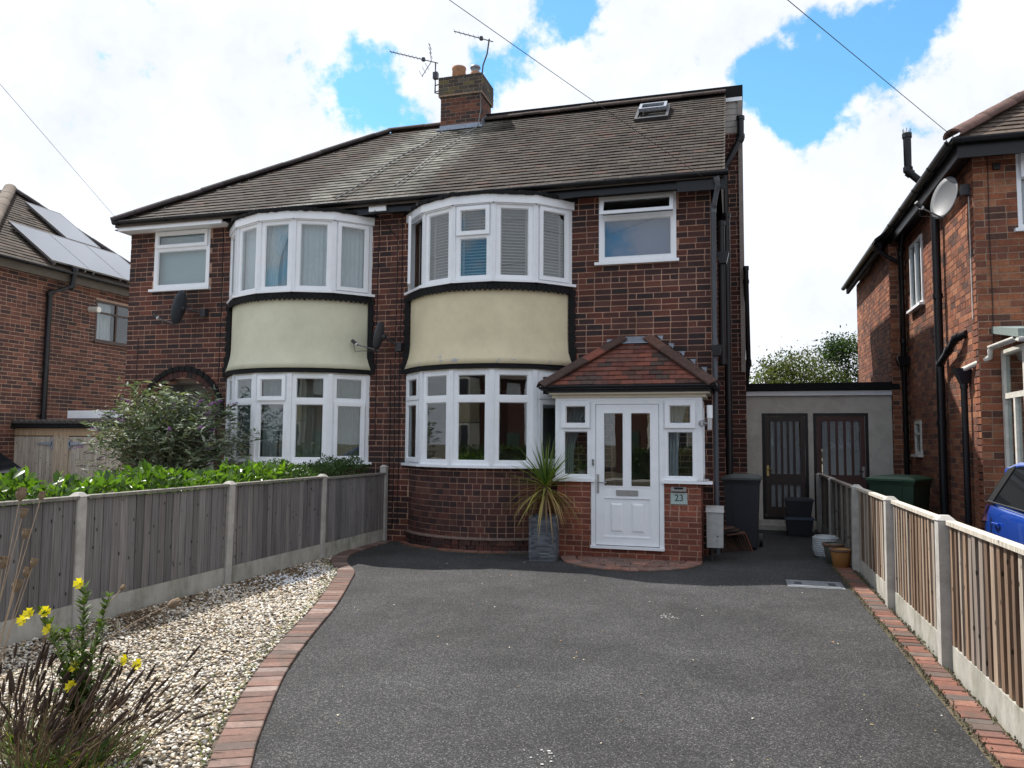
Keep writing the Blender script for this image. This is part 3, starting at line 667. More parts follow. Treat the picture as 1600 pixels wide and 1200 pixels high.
    # black under-edge, side strips and scalloped lead under the upper sill
    def ring_strip(name, r0, r1, z0, z1, mt, ext=1.0, ns=30):
        mm = MB(); p0 = [arcpt(cx, (-A0+2*A0*i/ns)*ext, r1) for i in range(ns+1)]; p1 = [arcpt(cx, (-A0+2*A0*i/ns)*ext, r0) for i in range(ns+1)]
        for i in range(ns): mm.hexa([(*p0[i],z0),(*p0[i+1],z0),(*p1[i+1],z0),(*p1[i],z0),(*p0[i],z1),(*p0[i+1],z1),(*p1[i+1],z1),(*p1[i],z1)])
        return mm.build(name, MT[mt], root)
    ring_strip('drip_board', RB-.2, RB+.05, 2.665, 2.733, 'black_rough', 1.03)
    ring_strip('lead_band', RB-.15, RB+.035, 3.855, 3.945, 'black_rough', 1.02)
    m = MB(); cnt = 40
    for i in range(cnt):
        ang = -A0*1.01+2*A0*1.01*(i+.5)/cnt; c = Vector((*arcpt(cx, ang, RB+.036), 3.87)); t = Vector((math.cos(ang), math.sin(ang), 0)); n = Vector((math.sin(ang), -math.cos(ang), 0)); w = A0*RB/cnt*.97
        q = [c+t*w*math.cos(math.pi+math.pi*e/8)+Vector((0,0,.055*math.sin(math.pi+math.pi*e/8)*random.uniform(.8,1.15))) for e in range(9)]+[c+t*w+Vector((0,0,.05)), c-t*w+Vector((0,0,.05))]
        m.prism(q, n*.008)
    m.build('scalloped_lead', MT['black_rough'], root)
    for sg in (-1, 1):
        m = MB(); x = cx+sg*(HC+.015)
        for j in range(14):
            za = 2.66+j*.0886; zb = za+.0886; w = .05+.025*(j % 2)+(.05*max(0, 1-j/4)); m.box(x-(.03 if sg > 0 else w), YF-.03, za, x+(w if sg > 0 else .03), YF-.004, min(zb, 3.9))
        m.build('side_flashing', MT['black_rough'], root)
    # ---- windows, upper and lower
    for level, (zs, zt) in (('upper', (3.98, 5.135)), ('lower', (1.24, 2.64))):
        frm = MB(); part = None
        frs = [Fr(V[i], V[i+1]) for i in range(5)]
        # sill
        for i in range(5):
            fr = frs[i]; e0 = -.03; e1 = fr.w+.03; o0 = .035
            if i == 0: e0 = -.06
            if i == 4: e1 = fr.w+.06
            z_s = zs-.035; fr.box(frm, e0, e1, z_s, zs+.004, -.08, .075+.001*i)
        # corner posts
        for i in range(6):
            ang = -A0+2*A0*i/5
            c = V[i]; t = Vector((math.cos(ang), math.sin(ang), 0)); n = Vector((math.sin(ang), -math.cos(ang), 0)); cc = Vector((*c, 0))
            w = .036 if 0 < i < 5 else .05
            P8 = lambda z: [cc-t*w+n*.028+Vector((0,0,z)), cc+t*w+n*.028+Vector((0,0,z)), cc+t*w*.9-n*.07+Vector((0,0,z)), cc-t*w*.9-n*.07+Vector((0,0,z))]
            frm.hexa(P8(zs)+P8(zt))
            for q in (-.02, 0, .02):
                if 0 < i < 5:
                    a = cc+t*q+n*.033; frm.hexa([a-t*.006-n*.01+Vector((0,0,zs)), a+t*.006-n*.01+Vector((0,0,zs)), a+t*.006+Vector((0,0,zs)), a-t*.006+Vector((0,0,zs)), a-t*.006-n*.01+Vector((0,0,zt)), a+t*.006-n*.01+Vector((0,0,zt)), a+t*.006+Vector((0,0,zt)), a-t*.006+Vector((0,0,zt))])
        for i in range(5):
            fr = frs[i]; fr.ring(frm, .034, fr.w-.034, zs+.004, zt, .042, -.05, .012+.0005*i)
        part = frm.build('bay_window', MT['upvc'], root)
        mb2 = MB()
        for i in range(5):
            fr = frs[i]; a0, a1 = .034+.04, fr.w-.034-.04; b0, b1 = zs+.044, zt-.04; w = (a1-a0)
            if level == 'upper':
                if right and i == 2:
                    zm = b0+(b1-b0)*.60; fr.box(mb2, a0, a1, zm-.02, zm+.02, -.045, .014)
                    light(fr, part, a0, a1, b0, zm-.02, mb=mb2); light(fr, part, a0-.02, a1+.02, zm+.0, b1+.01, sash=True, d=.022)
                elif right and i == 0:
                    # side light standing open: sash swung out on its left edge
                    hinge = fr.P(a0, 0, .02); ang = R_(22); t2 = fr.t*math.cos(ang)+fr.n*math.sin(ang)
                    f2 = Fr((hinge.x, hinge.y), (hinge.x+t2.x*w, hinge.y+t2.y*w)); light(f2, part, 0, w, b0, b1, sash=True)
                elif (i == 4) or (not right and i == 0):
                    light(fr, part, a0-.02, a1+.02, b0-.02, b1+.02, sash=True, d=.022)
                else: light(fr, part, a0, a1, b0, b1, mb=mb2)
            else:
                zm = b0+(b1-b0)*(.70 if not right else .71)
                fr.box(mb2, a0, a1, zm-.022, zm+.022, -.045, .018)
                bot_sash = (right and i in (0, 4)) or (not right and i == 4)
                ts = (right and i in (0, 4)) or (not right and i == 2)
                if ts: light(fr, part, a0-.015, a1+.015, zm+.01, b1+.012, sash=True, d=.022)
                else: light(fr, part, a0, a1, zm+.022, b1, mb=mb2)
                if bot_sash: light(fr, part, a0-.015, a1+.015, b0-.012, zm-.01, sash=True, d=.022)
                else: light(fr, part, a0, a1, b0, zm-.022, mb=mb2)
        mb2.build('glazing_bead', MT['upvc'], part)
        # behind the glass
        for i in range(5):
            fr = frs[i]; a0, a1 = .06, fr.w-.06
            if level == 'upper' and right:
                m = MB(); z = zs+.05
                while z < zt-.05:
                    P = fr.P; m.hexa([P(a0,z-.016,-.12),P(a1,z-.016,-.12),P(a1,z+.010,-.165),P(a0,z+.010,-.165),P(a0,z-.013,-.12),P(a1,z-.013,-.12),P(a1,z+.013,-.165),P(a0,z+.013,-.165)], (.46,.47,.48)); z += .047
                for q in (.11, .89): fr.box(m, a0+(a1-a0)*q-.018, a0+(a1-a0)*q+.018, zs+.03, zt-.03, -.119, -.116, (.50,.42,.40))
                m.build('venetian_blind', MT['blind'], part)
            elif level == 'upper':
                c_ = (.62,.66,.70)
                if i in (0, 1, 3, 4): wavy(fr, part, a0, a1, zs+.02, zt-.03, -.10, .012, 7, c_, gather=0)
                else: wavy(fr, part, a0, a1, zs+.02, zt-.03, -.10, .014, 5, c_, gather=.55); wavy(fr, part, a0, a1, zs+.02, zt-.03, -.16, .02, 4, (.40,.46,.52))
            elif not right:
                if i in (0, 1): wavy(fr, part, a0, a1, zs+.02, zt-.03, -.14, .02, 5, (.22,.25,.25))
                elif i == 2: wavy(fr, part, a0, a1, zs+.02, zt-.03, -.14, .02, 4, (.33,.36,.36), gather=.45); wavy(fr, part, a0+.3, a1, zs+.02, zt-.03, -.16, .02, 3, (.33,.36,.36))
                elif i == 3: wavy(fr, part, a0, a1, zs+.02, zt-.03, -.16, .025, 4, (.22,.22,.19))
                else: wavy(fr, part, a0, a1, zs+.02, zt-.03, -.14, .02, 6, (.22,.24,.17))
        # head: fascia boards and felt cap (upper) or filler (lower)
        if level == 'upper':
            for i in range(5):
                fr = frs[i]; m = MB(); fr.box(m, -.022 if i else -.03, fr.w+.022 if i < 4 else fr.w+.03, zt+.002, zt+.135, -.05, .07+.001*i); fr.box(m, 0, fr.w, zt-.012, zt+.0, -.05, .05)
                m.build('fascia_board', MT['upvc'], part)
            m = MB(); ring = [arcpt(cx, -A0*1.03+2*A0*1.03*i/5, RB+.10) for i in range(6)]; n_ = len(ring)
            m.prism([(*p, zt+.138) for p in ring], (0, 0, .03))
            for i in range(5):
                fr = Fr(ring[i], ring[i+1]); kk = 9
                for q in range(kk): fr.box(m, fr.w*q/kk, fr.w*(q+1)/kk-.004, zt+.133-random.uniform(0,.015), zt+.172+random.uniform(-.004,.012), -.05, .012+random.uniform(0,.012))
            m.build('lead_cap', MT['black_rough'], part)
        else:
            m = MB()
            for i in range(5): frs[i].box(m, -.01, frs[i].w+.01, zt+.001, zt+.03, -.08, .02+.0008*i)
            m.build('head_board', MT['white_old'], part)
    # ceiling / floor of the bay
    m = MB(); ring = [arcpt(cx, -A0+2*A0*i/12, RB-.1) for i in range(13)]
    m.prism([(*p, 1.16) for p in ring], (0,0,.03)); m.prism([(*p, 2.70) for p in ring], (0,0,.03)); m.prism([(*p, 5.27) for p in ring], (0,0,.03)); m.prism([(*p, 3.9) for p in ring], (0,0,.03))
    m.build('window_board', MT['interior'], root)
bay(hr, BR['r'], CXR, 'r'); bay(hl, BR['l'], CXL, 'l')

# ------------------------------------------------------------------ flat casements upstairs
def casement(root, x0, x1, z0, z1, y, behindcol, open_top=False):
    fr = Fr((x0, y), (x1, y)); w = x1-x0; frm = MB(); fr.ring(frm, 0, w, z0, z1, .05, -.06, .02); zm = z0+(z1-z0)*.69
    fr.box(frm, .05, w-.05, zm-.025, zm+.025, -.055, .022); fr.box(frm, -.06, w+.04, z0-.045, z0-.002, -.05, .075)
    p = frm.build('window', MT['upvc'], root); mb2 = MB(); light(fr, p, .05, w-.05, z0+.05, zm-.025, mb=mb2); mb2.build('glazing_bead', MT['upvc'], p)
    if open_top:
        # top-hung light propped open: leans outwards at its foot
        sm = MB(); zt, zb, o_ = z1-.03, zm+.0, .13; a, b, q = .03, w-.03, .058
        def T(s_, f, d): return fr.P(s_, zt+(zb-zt)*f, .02+o_*f+d)
        def tb(m_, a0, a1, f0, f1, d0, d1): m_.hexa([T(a0,f1,d1),T(a1,f1,d1),T(a1,f1,d0),T(a0,f1,d0),T(a0,f0,d1),T(a1,f0,d1),T(a1,f0,d0),T(a0,f0,d0)])
        tb(sm, a, b, 0, .2, 0, .04); tb(sm, a, b, .8, 1, 0, .04); tb(sm, a, a+q, .2, .8, 0, .04); tb(sm, b-q, b, .2, .8, 0, .04); sm.build('sash', MT['upvc'], p)
        pm = MB(); tb(pm, a+q-.005, b-q+.005, .19, .81, .015, .02); pm.build('pane', MT['glass'], p)
    else: light(fr, p, .035, w-.035, zm+.005, z1-.035, sash=True, d=.022)
    m = MB(); fr.box(m, .03, w-.03, z0+.03, zm if open_top else z1-.03, -.11, -.105, behindcol); m.build('blind_or_reflection', MT['blind'], p)
casement(hr, -1.955, -.805, 4.30, 5.31, YF-.0, (.07,.13,.30), True)  # blue of this blind is the sky's reflection put in as colour
casement(hl, -10.06, -8.89, 4.27, 5.34, YF-.0, (.40,.50,.54))
# ------------------------------------------------------------------ arched doorway of the left half
m = MB(); ax, az = -9.37, 1.98
for i in range(24):
    a0 = math.pi*i/24; a1 = math.pi*(i+1)/24-.012
    for (r0, r1, yo, mtn) in ((.70, .80, .012, 'brick'),):
        vs = []
        for y in (YF-yo, YF+.1):
            for (r, a) in ((r0, a0), (r1, a0), (r1, a1), (r0, a1)): vs.append((ax+r*math.cos(a), y, az+r*math.sin(a)))
        mm = MB(); mm.hexa(vs, random.choice(PAL['dark'])); mm.build('arch_brick', MT['brick'], hl)
m = MB(); nn_ = 40
for i in range(nn_):
    a0 = math.pi*i/nn_; a1 = math.pi*(i+1)/nn_; k = .01*(i % 2)
    vs = []
    for y in (YF-.03-k, YF+.05):
        for (r, a) in ((.81, a0), (.89+k, a0), (.89+k, a1), (.81, a1)): vs.append((ax+r*math.cos(a), y, az+r*math.sin(a)))
    m.hexa(vs)
m.build('arch_moulding', MT['black_rough'], hl)
m = MB(); m.box(ax-.72, YF+.22, 0, ax-.70, YF+.9, 2.7); m.box(ax+.70, YF+.22, 0, ax+.72, YF+.9, 2.7); m.box(ax-.72, YF+.9, 0, ax+.72, YF+.95, 2.75); m.box(ax-.72, YF+.22, 2.69, ax+.72, YF+.9, 2.75); m.build('porch_recess', mat('recess', (.36,.36,.37), .8, var=.15), hl)
fr = Fr((ax-.3, YF+.88), (ax+.62, YF+.88)); m = MB(); fr.box(m, 0, fr.w, .15, 2.15, 0, .04)
for (a, b, c, d) in ((.1,.42,1.1,1.9),(.5,.82,1.1,1.9),(.1,.42,.3,.95),(.5,.82,.3,.95)): fr.ring(m, a, b, c, d, .03, .04, .052)
m.build('front_door', mat('pale_door', (.55,.55,.56), .4), hl)
# downpipes and cables of the pair
pipe(hr, [(-.22, 11.06, 5.36), (-.2, 11.10, 5.25), (-.27, 11.33, 4.98), (-.27, 11.35, 3.0), (-.27, 11.35, .05)], .036, 'grey_pipe')
pipe(hr, [(-.17, 11.75, 4.9), (-.17, 11.75, 2.75)], .05, 'black'); pipe(hr, [(-.10, 12.4, 5.2), (-.10, 12.4, .1)], .055, 'black', 'soil_pipe')
m = MB(); m.prism([(-.33,11.22,2.98),(-.17,11.22,2.98),(-.20,11.22,2.83),(-.30,11.22,2.83)], (0,.16,0)); m.build('hopper', MT['black'], hr)
m = MB(); m.prism([(-.24,11.66,4.42),(-.06,11.66,4.42),(-.1,11.66,4.25),(-.2,11.66,4.25)], (0,.18,0)); m.build('hopper', MT['black'], hr)
pipe(hr, [(.16, 14.74, 7.72), (.16, 14.74, 7.3), (-.14, 14.72, 6.75), (-.14, 14.72, 5.4)], .065, 'black', 'rainwater_pipe')
pipe(hr, [(.22, 14.7, 4.85), (.22, 14.7, 4.6), (.25, 15.2, 3.1), (.2, 15.3, 2.7)], .045, 'black', 'rainwater_pipe')
m = MB()
for x, z0, z1 in ((-5.62, 1.6, 5.25), (-5.28, .2, 5.2), (-5.36, .2, 2.9), (-5.20, .25, 5.25)): m.tube([(x+.006*math.sin(z*2.1+x*5), YF-.012, z) for z in np.linspace(z0, z1, 12)], .006, 5)
m.tube([(-5.55, YE+.02, 5.30), (-5.45, YF-.03, 5.1), (-5.28, YF-.015, 4.9)], .006, 5); m.build('cable', MT['black'], hr)
m = MB()
for x, z0, z1 in ((-8.62, 1.5, 5.3), (-10.35, 1.2, 3.4)): m.tube([(x+.006*math.sin(z*2.1), YF-.012, z) for z in np.linspace(z0, z1, 12)], .006, 5)
m.build('cable', MT['black'], hl)
m = MB(); m.tube([onroof(-5.65+(-.65)*(1-v/3.9)+.05*math.sin(v*2.3), v, .055) for v in np.linspace(.1, 3.95, 16)], .010, 5); m.build('aerial_lead', MT['grey_pipe'], hl)
m = MB(); m.tube([onroof(-4.95+(-.55)*(1-v/4.0)+.04*math.sin(v*2.0), v, .055) for v in np.linspace(.5, 4.05, 16)]+[(cx1+.02, cy0-.02, 8.3), (cx1-.0, cy0-.05, 8.8)], .011, 5, (.16,.16,.16)); m.build('aerial_lead', MT['plain'], hr)

# ------------------------------------------------------------------ porch
PX0, PX1, PY = -2.46, -.43, 10.75
po = empty('porch', (-1.45, 10.9, 0), 'white-framed entrance porch on low red brick walls under a small hipped tile roof', 'porch')
BP = Bricks(po)
brick_wall(BP, 'dwarf_wall', po, (PX0+.03, PY), (1, 0), -1.91-PX0-.03, 1.05, pal='porch', thick=.1, mortar='mortar', gauge=.0755, pitch=.235, seed=31)
brick_wall(BP, 'dwarf_wall', po, (-.98, PY), (1, 0), .98+PX1-.03, 1.05, pal='porch', thick=.1, mortar='mortar', gauge=.0755, pitch=.235, seed=32)
brick_wall(BP, 'threshold_wall', po, (-1.91, PY+.001), (1, 0), .93, .151, pal='porch', thick=.1, mortar='mortar', gauge=.0755, pitch=.235, seed=35)
brick_wall(BP, 'dwarf_wall', po, (PX1-.03, PY+.006), (0, 1), YF-PY-.01, 1.05, pal='porch', thick=.1, mortar='mortar', gauge=.0755, pitch=.235, seed=33)
brick_wall(BP, 'dwarf_wall', po, (PX0+.03, YF-.005), (0, -1), YF-PY-.012, 1.05, pal='porch', thick=.1, mortar='mortar', gauge=.0755, pitch=.235, seed=34)
BP.finish(300)
# frames
def side_unit(x0, x1, sx0, sx1):
    fr = Fr((x0, PY), (x1, PY)); w = x1-x0; f = MB(); fr.ring(f, 0, w, 1.085, 2.18, .024, -.06, .015); fr.box(f, sx0, sx1, 1.045, 1.083, -.07, .07)
    zm = 1.80; fr.box(f, .024, w-.024, zm-.03, zm+.01, -.055, .013); p = f.build('window', MT['upvc'], po); b = MB()
    light(fr, p, .024, w-.024, 1.109, zm-.03, mb=b); b.build('glazing_bead', MT['upvc'], p); light(fr, p, .018, w-.018, zm-.005, 2.16, sash=True, d=.022); return fr
side_unit(PX0+.075, -1.945, -.09, .50-.01); side_unit(-.945, PX1-.075, .0-.03, .64)
for x in (PX0, PX1-.075):
    m = MB(); m.box(x, PY-.018, 1.085, x+.075, PY+.07, 2.18)
    for q in (.018, .045): m.box(x+q, PY-.024, 1.09, x+q+.006, PY-.017, 2.17)
    m.build('corner_post', MT['upvc'], po)
m = MB(); m.box(PX0, PY-.02, 2.181, PX1, PY+.07, 2.215); m.build('head_rail', MT['upvc'], po)
fr = Fr((PX1-.012, PY+.075), (PX1-.012, YF)); f = MB(); fr.ring(f, 0, fr.w, 1.085, 2.18, .05, -.06, .01); fr.box(f, -.15, fr.w, 1.045, 1.083, -.07, .07); p = f.build('window', MT['upvc'], po); b = MB(); light(fr, p, .05, fr.w-.05, 1.135, 2.13, mb=b); b.build('glazing_bead', MT['upvc'], p)
fr = Fr((PX0+.012, YF), (PX0+.012, PY+.075)); f = MB(); fr.ring(f, 0, fr.w, 1.085, 2.18, .05, -.06, .01); fr.box(f, 0, fr.w+.1, 1.045, 1.083, -.07, .05); p = f.build('window', MT['upvc'], po); b = MB(); light(fr, p, .05, fr.w-.05, 1.135, 2.13, mb=b); b.build('glazing_bead', MT['upvc'], p)
# door with its frame
DX0, DX1 = -1.945, -.945
fr = Fr((DX0, PY), (DX1, PY)); f = MB(); w = fr.w
fr.box(f, 0, .062, .17, 2.18, -.06, .03); fr.box(f, w-.062, w, .17, 2.18, -.06, .03); fr.box(f, .062, w-.062, 2.125, 2.18, -.06, .03); fr.box(f, -.005, w+.005, .14, .175, -.06, .075)
for q in (.012, .046): fr.box(f, q, q+.006, .18, 2.17, .03, .035); fr.box(f, w-q-.006, w-q, .18, 2.17, .03, .035)
f.build('door_frame', MT['upvc'], po)
d = MB(); a0, a1, z0, z1 = .068, w-.068, .185, 2.12; zp = .98
fr.box(d, a0, a0+.10, z0, z1, -.03, .02); fr.box(d, a1-.10, a1, z0, z1, -.03, .02); fr.box(d, a0+.1, a1-.1, z1-.105, z1, -.03, .02); fr.box(d, a0+.1, a1-.1, zp-.14, zp, -.03, .02); fr.box(d, a0+.1, a1-.1, z0, z0+.10, -.03, .02)
mid = (a0+a1)/2; fr.box(d, mid-.042, mid+.042, zp, z1-.105, -.03, .02)
fr.box(d, a0+.1, a1-.1, z0+.10, zp-.14, -.03, .008)
fr.ring(d, a0+.1, a1-.1, z0+.10, zp-.14, .018, .008, .024)
for (b0, b1) in ((mid-.235, mid-.055), (mid+.055, mid+.235)):
    P = fr.P; o = [(b0,.36),(b1,.36),(b1,.765),(b0,.765)]; i_ = [(b0+.03,.39),(b1-.03,.39),(b1-.03,.735),(b0+.03,.735)]
    fr.ring(d, b0-.012, b1+.012, .348, .777, .012, .008, .012)
    vs = [P(x,z,.008) for x, z in o]+[P(x,z,.024) for x, z in i_]; d.add(vs, [(0,1,5,4),(1,2,6,5),(2,3,7,6),(3,0,4,7),(4,5,6,7)])
fr.ring(d, a0+.1, mid-.042, zp, z1-.105, .016, .01, .026); fr.ring(d, mid+.042, a1-.1, zp, z1-.105, .016, .01, .026)
dr_ = d.build('door', MT['upvc'], po)
for (b0, b1) in ((a0+.1, mid-.042), (mid+.042, a1-.1)):
    m = MB(); fr.box(m, b0+.005, b1-.005, zp+.005, z1-.11, -.012, -.006); m.build('pane', MT['glass'], dr_)
m = MB(); fr.box(m, a0+.012, a0+.044, .89, 1.15, .02, .028); P = fr.P; m.tube([P(a0+.028,1.04,.03), P(a0+.028,1.04,.06), P(a0+.15,1.04,.062)], .009, 8); m.tube([P(a0+.028,.93,.03), P(a0+.028,.93,.034)], .012, 8); m.build('handle', MT['metal'], dr_)
m = MB(); mc = mid; fr.ring(m, mc-.15, mc+.15, .865, .94, .012, .02, .032); fr.box(m, mc-.138, mc+.138, .877, .928, .02, .028); m.build('letterbox', MT['metal'], dr_)
m = MB(); fr.box(m, .015, .04, 1.27, 1.36, .036, .05, (.30,.31,.33)); fr.box(m, .02, .035, 1.325, 1.35, .05, .053, (.03,.03,.03)); fr.box(m, .02, .035, 1.285, 1.31, .05, .053, (.05,.05,.05)); m.build('door_bell', MT['plain'], po)
# cream head board, gutter, roof
m = MB(); m.box(PX0-.04, PY-.05, 2.216, PX1+.05, YF, 2.262); m.box(PX0-.07, PY-.13, 2.262, PX1+.10, YF, 2.285); m.build('head_board', MT['cream_board'], po)
EX0, EX1, EY, EZ = PX0-.16, PX1+.17, PY-.2, 2.385
gutter(po, (EX0-.0, EY-.01, EZ-.01), (EX1+.0, EY-.01, EZ-.01), .05); gutter(po, (EX1+.0, EY+.0, EZ-.012), (EX1+.0, YF, EZ-.012), .05); gutter(po, (EX0-.0, YF, EZ-.012), (EX0-.0, EY, EZ-.012), .05)
m = MB(); m.box(EX0+.05, EY+.045, 2.286, EX1-.05, YF, 2.37); m.build('fascia', MT['black'], po)
TX0, TX1, TZ = -1.62, -1.19, 3.10
run = YF-EY; up = Vector((0, run, TZ-EZ)); SL = up.length
prc = lambda p, r: JIT(r.uniform(.75, 1.25), r.choice([(.17,.062,.046),(.145,.056,.044),(.20,.07,.048),(.11,.056,.046),(.085,.057,.05),(.16,.065,.05)]))
prf = MB(); prf.prism([(EX0, EY, EZ-.02), (EX1, EY, EZ-.02), (TX1, YF, TZ-.02), (TX0, YF, TZ-.02)], (0, 0, -.03)); prf.prism([(EX1, EY, EZ-.02), (EX1, YF, EZ-.02), (TX1, YF, TZ-.02)], (0,0,-.03)); prf.prism([(EX0, YF, EZ-.02), (EX0, EY, EZ-.02), (TX0, YF, TZ-.02)], (0,0,-.03))
prr = prf.build('roof', mat('porch_deck', (.05,.035,.03), .9), po)
lo = lambda v: (TX0-EX0)*v/SL; hi = lambda v: (EX1-EX0)-(EX1-TX1)*v/SL
tiles('roof_tile', prr, (EX0, EY, EZ-.005), (EX1, EY, EZ-.005), up, SL-.03, lo, hi, SL/10.2, .185, prc, individual=True, seed=12)
for (ex, tx, sd) in ((EX1, TX1, 1), (EX0, TX0, -1)):     # narrow side slopes
    u2 = Vector((tx-ex, 0, TZ-EZ)); S2 = u2.length
    A_, B_ = ((ex, EY, EZ-.005), (ex, YF, EZ-.005))
    tiles('side_tiles', prr, A_, B_, u2, S2-.03, lambda v: run*v/S2, lambda v: run-.002, S2/10.2, .185, prc, seed=13)
hipc = lambda p, r: r.choice([(.085,.05,.042),(.07,.045,.04),(.12,.065,.05),(.20,.07,.05)])
for (ex, tx) in ((EX0, TX0), (EX1, TX1)):
    A_ = Vector((ex, EY-.02, EZ+.02)); B_ = Vector((tx, YF-.02, TZ+.04)); d_ = (B_-A_).normalized(); sd = d_.cross(Vector((0,0,1))).normalized(); upn = sd.cross(d_).normalized(); k = 4; sg = (B_-A_).length/k; rr = random.Random(int(ex*10))
    for i in range(k):
        mm = MB(); a = A_+d_*(i*sg-.03)+upn*(.004*(i % 2)+.01); hw = .115+.006*(i % 2)
        prof = [(-hw,-.05),(-hw,-.028),(-.0,.035),(hw,-.028),(hw,-.05),(0,.013)]
        mm.prism([a+sd*x+upn*y for x, y in prof], d_*(sg+.045), hipc(a, rr)); mm.build('hip_tile', MT['tile'], prr, loc=a+d_*sg/2)
m = MB(); m.prism([(TX0-.05, YF-.02, TZ+.05), (TX1+.05, YF-.02, TZ+.05), (TX1+.02, YF-.12, TZ-.05), (TX0-.02, YF-.12, TZ-.05)], (0, 0, .012))
for k in range(6):
    f_ = k/6; x = TX1+(EX1-TX1)*f_+.10; z = TZ-(TZ-EZ)*f_+.02; m.prism([(x, YF-.014, z+.045), (x+.085, YF-.014, z+.045), (x+.07, YF-.014, z-.03)], (0, .004, 0))
x = TX0-.22; m.prism([(x, YF-.014, TZ+.03), (x+.13, YF-.014, TZ+.03), (x+.03, YF-.014, TZ-.08)], (0, .004, 0))
m.build('lead_flashing', MT['lead'], prr)
# things seen in the porch: a small shelf and folded cloth behind the glass
fr = Fr((-.95, PY+.14), (-.5, PY+.14)); wavy(fr, po, .02, .3, 1.1, 2.1, 0, .012, 4, (.45,.46,.5), 'porch_curtain', gather=.4)
fr = Fr((-2.4, PY+.14), (-1.95, PY+.14)); wavy(fr, po, .02, .42, 1.1, 2.1, -.02, .015, 5, (.36,.38,.38), 'porch_curtain', gather=.62)

# ------------------------------------------------------------------ small things on the porch
lp = empty('wall_lamp', (PX1+.02, 10.66, 1.9), 'cylindrical steel wall lamp with a frosted white tube on the porch corner', 'lamp')
lx, ly = -.33, 10.66
m = MB(); m.tube([(lx, ly, 1.93), (lx, ly, 2.10)], .038, 16); m.build('diffuser', mat('frosted', (.8,.82,.84), .4), lp)
m = MB(); m.tube([(lx, ly, 1.77), (lx, ly, 1.93)], .034, 16); m.tube([(lx, ly, 1.86), (lx-.08, ly+.03, 1.86)], .012, 8); m.tube([(PX1-.02, ly+.10, 1.86), (PX1+.02, ly+.03, 1.86)], .045, 12); m.build('body', MT['metal'], lp)
npq = empty('house_number_plaque', (-.747, PY-.012, .85), 'small pale glass plaque reading 23 on the porch brickwork', 'sign')
m = MB(); m.box(-.857, PY-.022, .768, -.637, PY-.012, .922, (.36,.45,.43)); m.build('plate', MT['plain'], npq)
def text(s_, size, loc, parent, mt, name, ext=.0015):
    c = bpy.data.curves.new(name, 'FONT'); c.body = s_; c.size = size; c.extrude = ext; c.align_x = 'CENTER'; c.align_y = 'CENTER'
    tmp = bpy.data.objects.new(name, c); COL.objects.link(tmp); bpy.context.view_layer.update()
    me = bpy.data.meshes.new_from_object(tmp.evaluated_get(bpy.context.evaluated_depsgraph_get())); bpy.data.objects.remove(tmp)
    me.transform(Matrix.Translation(loc) @ Matrix.Rotation(math.pi/2, 4, 'X')); return link(name, me, mt, parent)
text('23', .125, (-.747, PY-.0235, .85), npq, mat('ink', (.02,.022,.025), .5), 'numerals')
m = MB(); [m.tube([(x, PY-.0225, .85), (x, PY-.026, .85)], .006, 8) for x in (-.843, -.651)]; m.build('screw', MT['metal'], npq)
sl_ = empty('solar_light', (-.75, PY-.02, .97), 'small chrome and black solar light just above the number plaque', 'lamp')
m = MB(); m.box(-.85, PY-.06, .942, -.65, PY-.01, .968); m.box(-.85, PY-.018, .968, -.65, PY-.01, 1.0); m.build('bracket', MT['metal'], sl_); m = MB(); m.box(-.81, PY-.055, .969, -.69, PY-.02, .995); m.build('lamp_body', MT['black'], sl_)

# ------------------------------------------------------------------ flat-roofed link between the houses
GY = 15.55
gr_ = empty('store_building', (1.5, 16, 0), 'flat-roofed cream rendered outbuilding with two glazed doors linking the houses', 'outbuilding')
def wall_boxes(m, x0, x1, y0, y1, z0, z1, opens):
    xs = sorted(set([x0, x1]+[q for o in opens for q in o[:2]])); zs = sorted(set([z0, z1]+[q for o in opens for q in o[2:]]))
    for a, b in zip(xs[:-1], xs[1:]):
        for c, d in zip(zs[:-1], zs[1:]):
            if not any(o[0] < (a+b)/2 < o[1] and o[2] < (c+d)/2 < o[3] for o in opens): m.box(a, y0, c, b, y1, d)
m = MB(); wall_boxes(m, .06, 2.78, GY, GY+.15, 0, 2.56, [(.48, 1.31, .16, 2.17), (1.40, 2.355, .16, 2.17)])
m.build('wall', mat('dull_render', (.56,.53,.47), .9, var=.15, scale=4, bump=.3, bscale=50, damt=.35, dscale=3, dark=(.24,.21,.16)), gr_)
m = MB(); m.box(.02, GY-.12, 2.60, 2.88, 19, 2.70); m.box(.02, GY-.10, 2.701, 2.88, GY-.02, 2.735); m.build('flat_roof', MT['black_rough'], gr_)
m = MB(); m.box(.02, GY-.06, 2.50, 2.80, GY-.001, 2.585); m.build('fascia', MT['upvc'], gr_)
m = MB(); wall_boxes(m, .06, 2.78, GY+3, GY+3.1, 0, 2.56, [(.2, 2.6, .9, 2.4)]); m.build('back_wall', MT['interior'], gr_)  # unseen rear opening added to let daylight reach the obscure panes
m = MB(); m.box(.38, GY-.35, 0, 1.36, GY-.002, .09); m.box(.42, GY-.16, .09, 1.34, GY-.002, .16); m.build('step', MT['concrete'], gr_)
